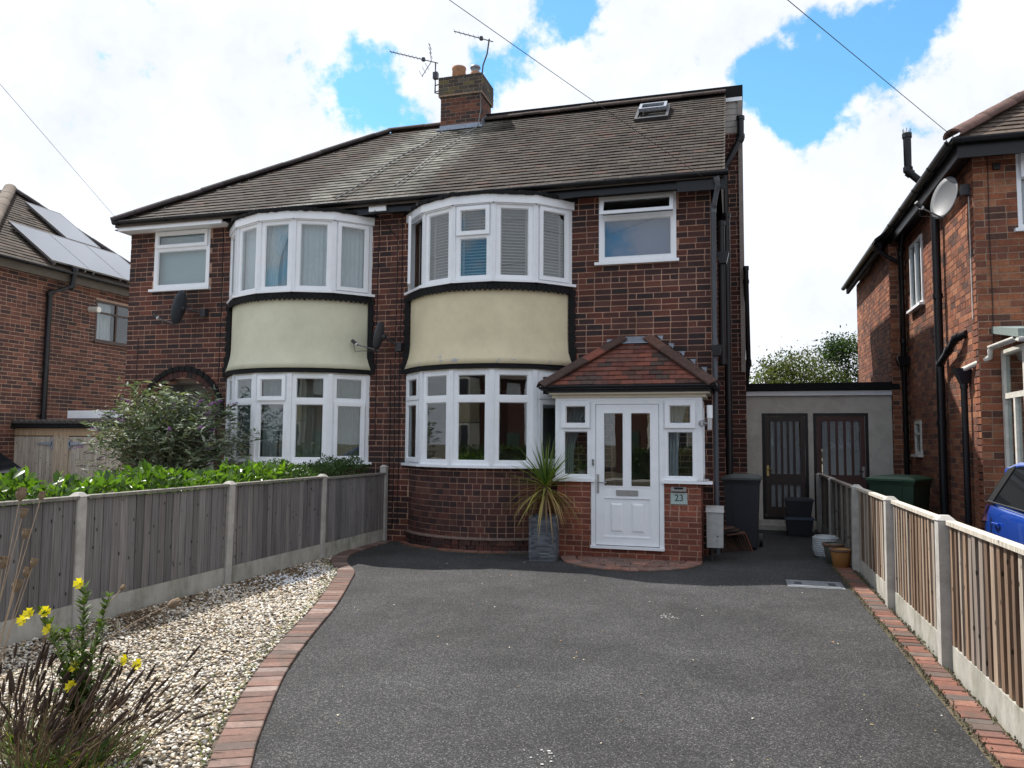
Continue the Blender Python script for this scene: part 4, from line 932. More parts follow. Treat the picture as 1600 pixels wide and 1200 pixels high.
def slat_door(x0, x1, col, lower, handle_left):
    mt_ = mat('door_wood', col, .5, var=.2, scale=12); fr = Fr((x0, GY+.03), (x1, GY+.03)); w = fr.w; z0, z1 = .16, 2.17
    f = MB(); fr.ring(f, 0, w, z0, z1, .055, -.05, .03); f.build('door_frame', MT['black'], gr_)
    d = MB(); fr.box(d, .06, .14, z0+.06, z1-.06, -.02, .015); fr.box(d, w-.14, w-.06, z0+.06, z1-.06, -.02, .015); fr.box(d, .14, w-.14, z1-.15, z1-.06, -.02, .015); fr.box(d, .14, w-.14, .82, 1.02, -.02, .015); fr.box(d, .14, w-.14, z0+.06, z0+.24, -.02, .015)
    if not lower: fr.box(d, .14, w-.14, z0+.24, .82, -.015, .008)
    nb = 5; pw = (w-.28)/nb
    for k in range(1, nb):
        a = .14+pw*k; fr.box(d, a-.022, a+.022, 1.02, z1-.15, -.018, .012)
        if lower: fr.box(d, a-.022, a+.022, z0+.24, .82, -.018, .012)
    do = d.build('door', mt_, gr_)
    for k in range(nb):
        a = .14+pw*k
        m = MB(); fr.box(m, a+.018, a+pw-.018, 1.02, z1-.15, -.006, .0); m.build('pane', MT['glass_obscure'], do)
        if lower: m = MB(); fr.box(m, a+.018, a+pw-.018, z0+.24, .82, -.006, .0); m.build('pane', MT['glass_obscure'], do)
    m = MB(); ax = .10 if handle_left else w-.10; fr.box(m, ax-.02, ax+.02, .98, 1.18, .015, .022); m.tube([fr.P(ax,1.1,.02), fr.P(ax,1.1,.05), fr.P(ax+(.1 if handle_left else -.1),1.1,.05)], .01, 8); m.build('handle', MT['brass'] if handle_left else MT['metal'], do)
    return fr
slat_door(.48, 1.31, (.035,.02,.016), True, True); slat_door(1.40, 2.355, (.075,.025,.022), False, False)
m = MB(); m.box(.68, GY+.25, .3, 1.2, GY+.28, 1.55, (.50,.56,.62)); m.box(.70, GY+.35, 1.56, 1.22, GY+.4, 2.1, (.45,.38,.22)); m.box(.5, GY+.5, .3, .66, GY+.55, 2.1, (.28,.36,.24)); m.box(1.5, GY+.4, 1.5, 1.7, GY+.45, 2.1, (.2,.3,.5)); m.build('stored_boards', MT['blind'], gr_)
m = MB(); m.box(.075, GY-.06, 2.16, .15, GY-.001, 2.26); m.build('junction_box', MT['black'], gr_)

# ------------------------------------------------------------------ right neighbour
RX, RYF = 3.03, 11.2
rh = empty('neighbour_house', (6, 13, 0), 'orange brick neighbouring house with black gutters, vent pipe and white-framed lean-to', 'house')
BN = Bricks(rh)
brick_wall(BN, 'front_wall', rh, (RX, RYF), (1, 0), 4.0, 5.45, opens=[(.50, 2.3, 4.38, 5.38), (.95, 2.2, 0, 2.9)], pal='orange', mortar='mortar_grey', seed=41)
brick_wall(BN, 'side_wall', rh, (RX, 15.45), (0, -1), 15.45-RYF-.002, 5.45, opens=[(15.45-14.95, 15.45-14.05, 3.95, 5.1), (15.45-14.95, 15.45-14.50, 1.43, 2.0)], pal='orange', mortar='mortar_grey', seed=42)
brick_wall(BN, 'wing_wall', rh, (2.76, 15.45), (1, 0), RX-2.76+.0, 5.3, pal='orange', mortar='mortar_grey', seed=43)
brick_wall(BN, 'wing_side_wall', rh, (2.76, 19.4), (0, -1), 19.4-15.452, 5.3, pal='orange', mortar='mortar_grey', seed=44)
BN.finish(300)
m = MB(); m.box(RX+.22, 18.8, 0, 10, 19, 5.4); m.box(9.8, RYF+.2, 0, 10, 18.8, 5.4); m.box(RX+.25, RYF+.25, 5.3, 9.8, 18.8, 5.4); m.box(RX+.25, RYF+.25, 2.6, 9.8, 18.8, 2.7); m.box(RX+.25, 13.4, 0, 9.8, 13.5, 5.3); m.box(7.03, RYF, 0, 10, RYF+.22, 5.45); m.build('inner_shell', MT['interior_dark'], rh)
# roof (hipped towards the gap)
RE, RXE, RYE = 5.5, 2.72, 10.82; pit = .75; ap = 3.9
m = MB(); m.prism([(RXE, RYE, RE), (12, RYE, RE), (12, RYE+ap, RE+ap*pit), (RXE+ap, RYE+ap, RE+ap*pit)], (0,0,-.05)); m.prism([(RXE, RYE+2*ap, RE), (RXE, RYE, RE), (RXE+ap, RYE+ap, RE+ap*pit)], (0,0,-.05)); rroof = m.build('roof', mat('roof_deck2', (.06,.05,.045), .9), rh)
rc = lambda p, r: JIT(r.uniform(.75, 1.3), r.choice([(.12,.085,.065),(.10,.075,.06),(.15,.11,.085)]))
SLn = ap*math.hypot(1, pit); ratio = 1/math.hypot(1, pit)
tiles('roof_tiles', rh, (RXE, RYE, RE), (12, RYE, RE), (0, 1, pit), SLn, lambda v: v*ratio, lambda v: 7., .172, .21, rc, seed=51)
tiles('side_roof_tiles', rh, (RXE, RYE, RE), (RXE, 20, RE), (1, 0, pit), SLn, lambda v: v*ratio, lambda v: 2*ap-v*ratio, .172, .21, rc, seed=52)
ridge_tiles(rroof, (RXE, RYE, RE+.03), (RXE+ap, RYE+ap, RE+ap*pit+.03), .13, .36, lambda p, r: JIT(r.uniform(.7,1.3), (.12,.07,.06)), name='hip_tile', seed=53)
m = MB(); m.box(RXE+.06, RYE+.06, 5.27, 12, RYE+.09, 5.49); m.box(RXE+.06, RYE+.091, 5.27, RXE+.09, 17.5, 5.49); m.box(RXE+.091, RYE+.091, 5.36, 12, RYF+.02, 5.38); m.box(RXE+.091, RYF+.021, 5.36, RX+.02, 17.5, 5.38); m.build('fascia', MT['black'], rh)
gutter(rh, (RXE-.02, RYE-.01, RE), (8, RYE-.01, RE), .06); gutter(rh, (RXE-.015, 16.9, RE), (RXE-.015, RYE, RE), .06)
m = MB(); m.prism([(2.55, 16.0, 5.28), (2.55, 19.6, 5.28), (4.3, 19.6, 6.2), (4.3, 16.0, 6.2)], (0,0,.08)); m.box(2.56, 15.3, 5.14, 2.62, 19.6, 5.30); m.prism([(2.5, 15.25, 5.30), (2.5, 19.6, 5.30), (4.3, 19.6, 6.6), (4.3, 15.25, 6.6)], (0,0,.06)); m.build('wing_roof', MT['black_rough'], rh)
gutter(rh, (2.50, 19.6, 5.28), (2.50, 15.25, 5.28), .055, brackets=False)
# windows
def simple_window(root, A, B, z0, z1, cols, mt_='upvc', transom=None, sill=True, sash_at=None):
    fr = Fr(A, B); w = fr.w; f = MB(); fr.ring(f, 0, w, z0, z1, .05, -.06, .01); cw = (w-.1)/cols
    for k in range(1, cols): fr.box(f, .05+cw*k-.025, .05+cw*k+.025, z0+.05, z1-.05, -.055, .012)
    if transom:
        for k in range(cols): fr.box(f, .05+cw*k+(.025 if k else 0), .05+cw*(k+1)-(.025 if k < cols-1 else 0), transom-.02, transom+.02, -.055, .011)
    if sill: fr.box(f, -.05, w+.05, z0-.045, z0-.002, -.05, .07)
    p = f.build('window', MT[mt_], root)
    for k in range(cols):
        a0, a1 = .05+cw*k+(.025 if k else 0), .05+cw*(k+1)-(.025 if k < cols-1 else 0)
        for (c, d) in ([(z0+.05, transom-.02), (transom+.02, z1-.05)] if transom else [(z0+.05, z1-.05)]):
            m = MB(); fr.box(m, a0, a1, c, d, -.02, -.014); m.build('pane', MT['glass'], p)
    return fr, p
simple_window(rh, (RX-.02, 14.95), (RX-.02, 14.05), 3.95, 5.1, 2); simple_window(rh, (RX-.02, 14.95), (RX-.02, 14.50), 1.43, 2.0, 1, transom=1.78, mt_='white_old')
fr, p = simple_window(rh, (RX+.50, RYF), (RX+2.3, RYF), 4.38, 5.38, 2, transom=5.05)
m = MB(); fr.box(m, .08, .8, 4.43, 5.02, -.13, -.12, (.42,.45,.5)); m.build('blind_or_reflection', MT['blind'], p)
m = MB(); fr.ring(m, .04, .86, 5.04, 5.37, .05, .03, .07); m.build('sash', MT['upvc'], p)
# pipes
pipe(rh, [(RX-.10, 12.75, 5.75), (RX-.10, 12.75, .05)], .06, 'black', 'soil_pipe'); pipe(rh, [(RXE-.14, 12.75, 6.35), (RXE-.14, 12.75, 5.75), (RX-.10, 12.75, 5.40)], .058, 'black', 'vent_pipe')
m = MB(); [m.tube([(RXE-.14+.05*math.cos(a), 12.75+.05*math.sin(a), 6.34), (RXE-.14+.06*math.cos(a), 12.75+.06*math.sin(a), 6.42)], .004, 4) for a in np.linspace(0, 6.28, 8)[:-1]]; m.build('vent_cage', MT['metal_dark'], rh)
pipe(rh, [(RX-.08, 11.62, 2.42), (RX-.08, 11.62, .05)], .042, 'black'); m = MB(); m.prism([(RX-.2,11.72,2.62),(RX-.2,11.50,2.62),(RX-.12,11.56,2.42),(RX-.12,11.68,2.42)], (.18,0,0)); m.build('hopper', MT['black'], rh)
pipe(rh, [(RX-.10, 12.72, 2.80), (RX-.11, 12.2, 2.93), (RX-.10, 11.85, 3.06), (RX-.01, 11.66, 3.10)], .05, 'black', 'waste_pipe'); pipe(rh, [(RX-.1, 15.1, 5.4), (RX-.1, 15.3, 5.1), (RX-.08, 15.38, .3)], .045, 'black'); pipe(rh, [(2.5, 15.3, 5.2), (2.75, 15.33, 5.0), (RX-.09, 15.34, 4.9)], .035, 'black')
m = MB(); m.prism([(RX-.22,15.44,3.18),(RX-.22,15.2,3.18),(RX-.18,15.24,3.02),(RX-.18,15.40,3.02)], (.2,0,0)); m.build('hopper', MT['black'], rh)
m = MB(); m.tube([(RX-.012, 11.36, z) for z in np.linspace(4.9, 3.25, 9)], .008, 6, (.6,.6,.58)); m.build('cable', mat('white_cable', (.6,.58,.54), .6), rh)
m = MB(); m.tube([(RX+.17+.004*math.sin(z*4), RYF-.014, z) for z in np.linspace(5.35, 2.9, 12)], .005, 5); m.build('cable', MT['black'], rh)
m = MB(); m.box(RX+.23, RYF-.06, 5.17, RX+.31, RYF-.005, 5.25); m.build('flood_light', MT['black'], rh)
# lean-to with pale roof and white frame
m = MB(); LX0, LY = 3.30, 10.35
m.prism([(LX0-.12, LY-.12, 2.86), (LX0-.12, RYF-.01, 3.03), (LX0-.12, RYF-.01, 3.12), (LX0-.12, LY-.12, 2.96)], (3.2, 0, 0)); m.build('lean_to_roof', mat('mineral_felt', (.19,.23,.22), .9, var=.3, scale=40), rh)
gutter(rh, (LX0-.14, RYF-.05, 2.86), (LX0-.14, LY-.15, 2.86), .05, 'white_old', brackets=False); gutter(rh, (LX0-.14, LY-.15, 2.85), (6.3, LY-.15, 2.85), .05, 'white_old')
pipe(rh, [(LX0-.16, RYF-.06, 2.82), (LX0-.16, RYF-.06, 2.72), (RX-.1, 11.55, 2.60)], .033, 'white_old', 'rainwater_pipe', collars=False)
frl = Fr((LX0, RYF-.02), (LX0, LY)); f = MB(); frl.ring(f, 0, frl.w, .35, 2.80, .07, -.05, .03); frl.box(f, .07, frl.w-.07, 2.18, 2.25, -.045, .028); frl.box(f, frl.w*.5-.03, frl.w*.5+.03, .42, 2.18, -.04, .026)
p = f.build('lean_to_frame', MT['white_old'], rh); m = MB(); frl.box(m, .07, frl.w-.07, .42, 2.18, -.01, -.004); m.build('pane', MT['glass'], p); m = MB(); frl.box(m, .07, frl.w-.07, 2.25, 2.73, -.01, -.004); m.build('pane', MT['glass'], p)
frl = Fr((LX0+.01, LY), (6.2, LY)); f = MB(); frl.ring(f, 0, frl.w, .35, 2.80, .07, -.05, .03); frl.box(f, .07, frl.w-.07, 2.18, 2.25, -.045, .028)
for a in (.75, 1.5, 2.2): frl.box(f, a-.03, a+.03, .42, 2.18, -.04, .026)
p = f.build('lean_to_frame', MT['white_old'], rh); m = MB(); frl.box(m, .07, frl.w-.07, .42, 2.18, -.01, -.004); m.build('pane', MT['glass'], p); m = MB(); frl.box(m, .07, frl.w-.07, 2.25, 2.73, -.01, -.004); m.build('pane', MT['glass'], p)
m = MB(); m.box(LX0-.02, LY-.02, 0, 6.2, LY+.1, .348); m.box(LX0-.02, LY+.1, 0, LX0+.1, RYF-.01, .348); m.build('plinth', MT['brick'], rh)

# ------------------------------------------------------------------ left neighbour
LXW = -15.1
lh = empty('neighbour_house', (-18, 14, 0), 'brick neighbouring house with solar panels on its hipped roof, beyond the timber garage', 'house')
BL = Bricks(lh)
brick_wall(BL, 'side_wall', lh, (LXW, 12.2), (0, 1), 5.4, 5.35, opens=[(15.25-12.2, 17.2-12.2, 3.98, 5.0)], pal='plum', mortar='mortar_grey', seed=61)
BL.finish(0)
m = MB(); m.box(-24, 12.2, 0, LXW-.23, 12.4, 5.35); m.box(-24, 17.4, 0, LXW-.23, 17.6, 5.35); m.box(-24, 12.4, 5.2, LXW-.23, 17.4, 5.3); m.box(-24, 15, 0, -23.8, 17.4, 5.2); m.build('inner_shell', MT['interior_dark'], lh)
LE, LXE = 5.42, -14.78; s_ = 3.72; ly0, ly1, lya = 11.9, 17.9, 15.65; apx = LXE-s_; hz = LE+s_*.745
m = MB(); m.prism([(LXE, ly0, LE), (LXE, ly1, LE), (apx, lya, hz)], (0,0,-.06)); m.prism([(LXE, ly0, LE), (apx, lya, hz), (-26, lya, hz), (-26, ly0, LE)], (0,0,-.06)); m.prism([(LXE, ly1, LE), (-26, ly1, LE), (-26, lya, hz), (apx, lya, hz)], (0,0,-.06)); lroof = m.build('roof', mat('roof_deck3', (.06,.045,.04), .9), lh)
SLl = s_*math.hypot(1, .745); rat = 1/math.hypot(1, .745); lc = lambda p, r: JIT(r.uniform(.75, 1.3), r.choice([(.085,.062,.05),(.10,.072,.056),(.07,.055,.045)]))
tiles('roof_tiles', lh, (LXE, ly0, LE), (LXE, ly1, LE), (-1, 0, .745), SLl, lambda v: v*rat*(lya-ly0)/s_, lambda v: (ly1-ly0)-v*rat*(ly1-lya)/s_, .165, .21, lc, seed=62)
fsl = math.hypot(lya-ly0, hz-LE); tiles('front_roof_tiles', lh, (LXE, ly0, LE), (-26, ly0, LE), (0, lya-ly0, hz-LE), fsl, lambda v: v/fsl*s_, lambda v: 8, .165, .21, lc, seed=63)
ridge_tiles(lroof, (LXE, ly0, LE+.03), (apx, lya, hz+.03), .15, .33, lambda p, r: JIT(r.uniform(.8,1.2), (.17,.135,.11)), name='hip_tile', seed=64); ridge_tiles(lroof, (LXE, ly1, LE+.02), (apx, lya, hz+.02), .13, .4, hipcol, name='hip_tile', seed=65)
m = MB(); m.box(LXE-.10, ly0+.1, 5.2, LXE-.06, ly1-.1, 5.4); m.box(LXW-.2, ly0+.1, 5.31, LXE-.101, ly1-.1, 5.33); m.build('fascia', mat('fascia_brown', (.07,.055,.04), .7), lh)
gutter(lh, (LXE+.02, ly0, LE), (LXE+.02, ly1, LE), .055)
fr, p = simple_window(lh, (LXW+.0, 15.25), (LXW+.0, 17.2), 3.98, 5.0, 3, 'brown_frame', transom=4.7)
wavy(fr, p, .06, .6, 4.0, 4.95, -.12, .02, 5, (.45,.45,.47)); wavy(fr, p, 1.2, 1.8, 4.0, 4.7, -.12, .02, 5, (.35,.35,.36))
pipe(lh, [(LXE+.02, 14.25, 5.55), (LXE+.02, 14.2, 5.1), (LXW+.07, 13.85, 4.9), (LXW+.07, 13.85, .1)], .06, 'black')
m = MB(); m.tube([(LXW+.02, 15.05, 4.72), (LXW+.30, 15.05, 4.70)], .07, 10); m.build('flue', MT['white_old'], lh)
# solar panels
def onl(y, v, h): return Vector((LXE, y, LE))+Vector((-1, 0, .745)).normalized()*v+Vector((.745, 0, 1)).normalized()*h
PVM = mat('solar_glass', (.035,.045,.07), .06, var=.1, scale=30, coat=1., spec=.8)
def pv(y0, y1, v0, v1, lab):
    t = bpy.data.objects.new('solar_panel', None); COL.objects.link(t); t.parent = lh; t.location = onl((y0+y1)/2, v0, .05)-wloc(lh); t['label'] = lab; m = MB()
    def b(y0, y1, v0, v1, h0, h1, mm): mm.hexa([onl(y0,v0,h0),onl(y1,v0,h0),onl(y1,v1,h0),onl(y0,v1,h0),onl(y0,v0,h1),onl(y1,v0,h1),onl(y1,v1,h1),onl(y0,v1,h1)])
    b(y0+.02, y1-.02, v0+.02, v1-.02, .11, .135, m); m.build('glass', PVM, t); m = MB()
    for q in ((y0, y1, v0, v0+.02), (y0, y1, v1-.02, v1), (y0, y0+.02, v0+.02, v1-.02), (y1-.02, y1, v0+.02, v1-.02)): b(*q, .10, .14, m)
    m.build('frame', MT['metal'], t); m = MB(); b(y0+.1, y0+.14, v0, v1, .03, .10, m); b(y1-.14, y1-.1, v0, v1, .03, .10, m); m.build('rail', MT['metal'], t)
for k in range(3): pv(13.66+k*1.105, 14.755+k*1.105, .14, 1.80, ['solar panel nearest the black downpipe bend, lower row of the roof array', 'middle solar panel in the lower row of three on the roof', 'solar panel at the end of the lower row, by the far hip'][k])
pv(15.33, 16.42, 1.86, 3.62, 'single solar panel in the upper row on the roof')

# ------------------------------------------------------------------ timber garage of the left neighbour
tg = empty('timber_garage', (-13, 13.5, 0), 'low garage with weathered vertical-board timber doors and ribbed dark roof', 'garage')
TY = 13.2; woodc = [(.46,.40,.33),(.42,.36,.29),(.50,.43,.35),(.38,.32,.26)]
x = -15.08; rnd = random.Random(9)
while x < -10.75:
    w = .098; top = rnd.random() < .0
    mm = MB(); c = rnd.choice(woodc); mm.box(x, TY+rnd.uniform(0,.006), .05, x+w-.006, TY+.03, 1.62, c); mm.build('board', MT['wood'], tg); x += w
m = MB(); m.box(-15.08, TY-.012, 1.64, -10.75, TY+.03, 1.80, (.42,.29,.18)); m.box(-14.0, TY-.02, .06, -13.6, TY-.004, 1.639, (.43,.34,.25)); m.build('frame_rail', MT['wood'], tg)
m = MB(); m.box(-15.08, TY+.031, 0, -10.75, TY+.05, 1.8, (.05,.04,.03)); m.box(-15.0, TY+4, 0, -10.75, TY+4.1, 2.0, (.1,.1,.1)); m.build('back_board', MT['plain_rough'], tg)
m = MB(); m.box(-15.08, TY-.10, 1.81, -10.72, TY+4, 1.90); m.build('roof_edge', MT['black_rough'], tg)
m = MB(); 
for k in range(28): 
    xx = -15.0+k*.155; m.tube([(xx, TY-.14, 1.935), (xx, TY+4, 2.1)], .045, 6)
m.prism([(-15.08, TY-.13, 1.90), (-10.72, TY-.13, 1.90), (-10.72, TY+4, 2.07), (-15.08, TY+4, 2.07)], (0,0,.03)); m.build('ribbed_roof', mat('ribbed', (.06,.052,.048), .85, var=.3), tg)
for sgn, xh in ((-1, -14.03), (1, -13.57)):
    m = MB(); m.box(xh-.025, TY-.03, 1.36, xh+.025, TY-.0, 1.56); m.prism([(xh, TY-.03, 1.43), (xh, TY-.03, 1.51), (xh+sgn*.42, TY-.03, 1.485), (xh+sgn*.42, TY-.03, 1.465)], (0, .015, 0)); m.build('strap_hinge', MT['lead'], tg)
wb = MB(); wb.box(-14.25, TY+.55, 2.03, -11.4, TY+.60, 2.20); wb.build('white_board', MT['upvc'], None, loc=(-12.8, TY+.55, 2.03), label='long white plastic board lying along the ribbed garage roof', cat='board')
BR['r'].finish(300); BR['l'].finish(300)

# ------------------------------------------------------------------ ground
def sheet(name, poly, z, mt, label=None, thick=.05):
    m = MB(); m.prism([(x, y, z-thick) for x, y in poly], (0, 0, thick)); return m.build(name, mt, None, kind='structure')
sheet('ground', [(-300,-300),(300,-300),(300,300),(-300,300)], -.05, MT['earth'])
sheet('driveway', [(-5.33,-1.6),(1.43,-1.6),(1.43,15.6),(-.4,15.6),(-.4,11.5),(-5.33,11.5)], 0, MT['tarmac'])
sheet('neighbour_drive', [(1.52,-1.6),(9,-1.6),(9,15.6),(1.52,15.6)], -.004, mat('pale_tarmac', (.10,.098,.095), .9, var=.3, scale=60))
sheet('neighbour_front_garden', [(-22,-1.6),(-5.46,-1.6),(-5.46,13.3),(-22,13.3)], -.006, mat('paving', (.22,.2,.18), .9, var=.3, scale=5))
sheet('pavement', [(-80,-3.6),(80,-3.6),(80,-1.62),(-80,-1.62)], -.01, mat('pavement', (.16,.155,.15), .9, var=.25, scale=12)); sheet('road', [(-80,-10.5),(80,-10.5),(80,-3.75),(-80,-3.75)], -.12, MT['tarmac'], thick=.2)
m = MB(); m.box(-80, -3.74, -.2, 80, -3.61, -.015); m.build('kerb', MT['concrete'], None, kind='structure')
EDR = [(-1.55,2.0),(-1.85,2.6),(-2.29,3.40),(-2.43,3.65),(-2.64,4.07),(-2.92,4.66),(-3.12,5.15),(-3.365,5.82),(-3.65,6.65),(-3.91,7.32),(-4.22,8.08),(-4.46,8.62),(-4.93,9.30),(-5.2,10.1),(-5.22,11.3)]
def spline(pts, step):
    P = [np.array(p) for p in pts]; out = []
    for i in range(len(P)-1):
        p0, p1, p2, p3 = P[max(i-1,0)], P[i], P[i+1], P[min(i+2,len(P)-1)]
        for t in np.linspace(0, 1, 20, endpoint=False): out.append(.5*((2*p1)+(-p0+p2)*t+(2*p0-5*p1+4*p2-p3)*t*t+(-p0+3*p1-3*p2+p3)*t**3))
    out.append(P[-1]); out = np.array(out); s_ = np.concatenate([[0], np.cumsum(np.linalg.norm(np.diff(out, axis=0), axis=1))])
    q = np.arange(0, s_[-1], step); return np.stack([np.interp(q, s_, out[:,0]), np.interp(q, s_, out[:,1])], 1)
cur = spline(EDR, .104)
def edge_normals(c): t = np.gradient(c, axis=0); t /= np.linalg.norm(t, axis=1)[:,None]; return np.stack([-t[:,1], t[:,0]], 1)
nrm = edge_normals(cur); LEFT = cur+nrm*.21
pavc = [(.13,.075,.058),(.16,.09,.07),(.115,.07,.058),(.19,.125,.105),(.10,.07,.06),(.22,.165,.145),(.13,.068,.052)]
ed = sheet('block_edging', [tuple(p) for p in cur]+[tuple(p) for p in LEFT[::-1]], .002, mat('joint_sand', (.06,.05,.035), .95, var=.3, scale=40), thick=.04)
rnd = random.Random(5)
def paver(parent, quad, z, col, h=.05):
    c = np.mean(quad, axis=0); q = [c+(np.array(p)-c)*.955 for p in quad]; m = MB(); dz = rnd.uniform(-.003, .003); tl = rnd.uniform(-.0025, .0025)
    top = [(p[0], p[1], z+dz+(tl if i < 2 else -tl)) for i, p in enumerate(q)]; bot = [(p[0], p[1], z-h) for p in q]
    ch = [(c[0]+(p[0]-c[0])*.94, c[1]+(p[1]-c[1])*.94, z+.004+dz+(tl if i < 2 else -tl)) for i, p in enumerate(q)]
    m.add(bot+top+ch, [(0,1,5,4),(1,2,6,5),(2,3,7,6),(3,0,4,7),(4,5,9,8),(5,6,10,9),(6,7,11,10),(7,4,8,11),(8,9,10,11)], col)
    return m.build('paver', MT['paver'], parent, loc=(c[0], c[1], z))
for i in range(len(cur)-1): paver(ed, [cur[i], cur[i+1], LEFT[i+1], LEFT[i]], .018, JIT(rnd.uniform(.85,1.15), rnd.choice(pavc)))
ed2 = sheet('block_edging', [(1.22,2.6),(1.44,2.6),(1.42,10.95),(1.19,10.95)], .002, MT['earth'], thick=.04)
pavr = [(.17,.068,.045),(.20,.085,.06),(.115,.082,.068),(.14,.07,.055),(.095,.075,.066),(.21,.10,.07)]
y = 2.7
while y < 10.9:
    f_ = (y-2.7)/8.2; x0, x1 = 1.245-.055*max(0, f_-.45)*1.6, 1.425-.035*f_
    paver(ed2, [(x0,y),(x1,y+.004),(x1,y+.104),(x0,y+.10)], .014, JIT(rnd.uniform(.8,1.15), rnd.choice(pavr))); y += .104
# moss and debris line between the right edging and the fence
m = MB()
for i in range(1500):
    yy = rnd.uniform(3, 11); xx = rnd.choice([1.41+rnd.gauss(0,.014), 1.235-.05*max(0,(yy-2.7)/8.2-.45)*1.6+rnd.gauss(0,.016)]); s_ = rnd.uniform(.004,.014); c = rnd.choice([(.06,.07,.025),(.08,.06,.035),(.05,.045,.03),(.12,.09,.05)])
    a = rnd.uniform(0,6.28); m.add([(xx+s_*math.cos(a), yy+s_*math.sin(a), .012), (xx+s_*math.cos(a+2.1), yy+s_*math.sin(a+2.1), .012), (xx+s_*math.cos(a+4.2), yy+s_*math.sin(a+4.2), .012), (xx, yy, .02+s_*.8)], [(0,1,3),(1,2,3),(2,0,3)], c)
m.build('moss_and_debris', MT['plain_rough'], None, kind='stuff', label='moss, soil and leaf litter lining the right-hand block edging', cat='moss')
# apron in front of the porch
ACX, ACY, AA, AB = -1.40, 10.74, .96, 1.0
pava = [(.27,.13,.095),(.31,.16,.12),(.22,.12,.095),(.25,.14,.11),(.19,.12,.10)]
el = lambda a, k: (ACX+AA*k*math.cos(a), ACY-AB*k*math.sin(a))
ap_ = sheet('paved_apron', [el(a, 1.0) for a in np.linspace(0, math.pi, 30)], .004, mat('apron_joint', (.05,.045,.035), .95), thick=.03)
nr = 26
for i in range(nr):
    a0, a1 = math.pi*i/nr, math.pi*(i+1)/nr; paver(ap_, [np.array(el(a0,1.0)), np.array(el(a1,1.0)), np.array(el(a1,.78)), np.array(el(a0,.78))], .018, JIT(rnd.uniform(.8,1.1), rnd.choice(pava)))
y = ACY-.105; k = 0
while y > ACY-AB*.76:
    hw = AA*.765*math.sqrt(max(0, 1-((ACY-y)/(AB*.765))**2)); x = -hw-(0.1 if k % 2 else 0)
    while x < hw:
        a, b = max(x, -hw), min(x+.2, hw)
        if b-a > .05: paver(ap_, [np.array((ACX+a,y)), np.array((ACX+b,y)), np.array((ACX+b,y+.1)), np.array((ACX+a,y+.1))], .016, JIT(rnd.uniform(.7,1.0), rnd.choice(pava)))
        x += .2
    y -= .103; k += 1
bs = sheet('bay_edging', [arcpt(CXR, -A0*.95+2*A0*.95*i/20, RB+.14) for i in range(21)]+[arcpt(CXR, A0*.95-2*A0*.95*i/20, RB-.05) for i in range(21)], .003, MT['earth'], thick=.03)
for i in range(15):
    a0, a1 = -A0*.92+i*.126, -A0*.92+(i+1)*.126
    paver(bs, [np.array(arcpt(CXR,a0,RB+.12)), np.array(arcpt(CXR,a1,RB+.12)), np.array(arcpt(CXR,a1,RB+.02)), np.array(arcpt(CXR,a0,RB+.02))], .02, rnd.choice(pavr))
# manhole cover
mh = empty('manhole_cover', (.84, 9.52, 0), 'rectangular grey metal inspection cover set flush in the tarmac', 'manhole cover'); 
m = MB(); m.box(.54, 9.30, -.02, 1.14, 9.76, .006); m.build('frame', mat('cover_frame', (.17,.18,.19), .7, var=.3, scale=12), mh); m = MB(); m.box(.575, 9.335, 0, 1.105, 9.725, .011); [m.box(.60+k*.05, 9.36, .011, .61+k*.05, 9.70, .013) for k in range(10)]; m.build('lid', mat('cover_lid', (.20,.215,.235), .6, metal=.2, var=.35, scale=9), mh)
m = MB(); m.box(.62, 9.45, .0131, .70, 9.60, .0145); m.box(.98, 9.45, .0131, 1.06, 9.60, .0145); m.build('lifting_recess', MT['metal_dark'], mh)
# gravel
sheet('gravel_bed', [(-5.33, 1.2)]+[tuple(p) for p in LEFT if p[1] < 9.9]+[(-5.33, 9.9)], .003, MT['soil'], thick=.03)
def inside(x, y):
    xe = np.interp(y, LEFT[:,1], LEFT[:,0]); return (x < xe-.012) & (x > -5.345)
t_ = (1+5**.5)/2; IV = np.array([(-1,t_,0),(1,t_,0),(-1,-t_,0),(1,-t_,0),(0,-1,t_),(0,1,t_),(0,-1,-t_),(0,1,-t_),(t_,0,-1),(t_,0,1),(-t_,0,-1),(-t_,0,1)])/math.sqrt(1+t_*t_)
IF = np.array([(0,11,5),(0,5,1),(0,1,7),(0,7,10),(0,10,11),(1,5,9),(5,11,4),(11,10,2),(10,7,6),(7,1,8),(3,9,4),(3,4,2),(3,2,6),(3,6,8),(3,8,9),(4,9,5),(2,4,11),(6,2,10),(8,6,7),(9,8,1)])
n_ = 60000; yy = 1.9+7.9*RNG.random(n_)**1.25; xx = -5.345+RNG.random(n_)*3.9; ok = inside(xx, yy); xx, yy = xx[ok], yy[ok]; n_ = len(xx)
sc = np.stack([RNG.uniform(.008,.019,n_), RNG.uniform(.007,.014,n_), RNG.uniform(.0045,.009,n_)], 1)*(1+.3*(yy > 6))[:,None]
th = RNG.random(n_)*6.283; tl = RNG.normal(0,.35,n_); ca, sa, ct, st = np.cos(th), np.sin(th), np.cos(tl), np.sin(tl)
v = IV[None]*sc[:,None,:]*(1+RNG.normal(0,.12,(n_,12,1))); vx = v[...,0]*ct[:,None]-v[...,2]*st[:,None]; vz = v[...,0]*st[:,None]+v[...,2]*ct[:,None]; vy = v[...,1]
X = vx*ca[:,None]-vy*sa[:,None]+xx[:,None]; Y = vx*sa[:,None]+vy*ca[:,None]+yy[:,None]; Zz = vz+(.006+RNG.random(n_)*.014)[:,None]
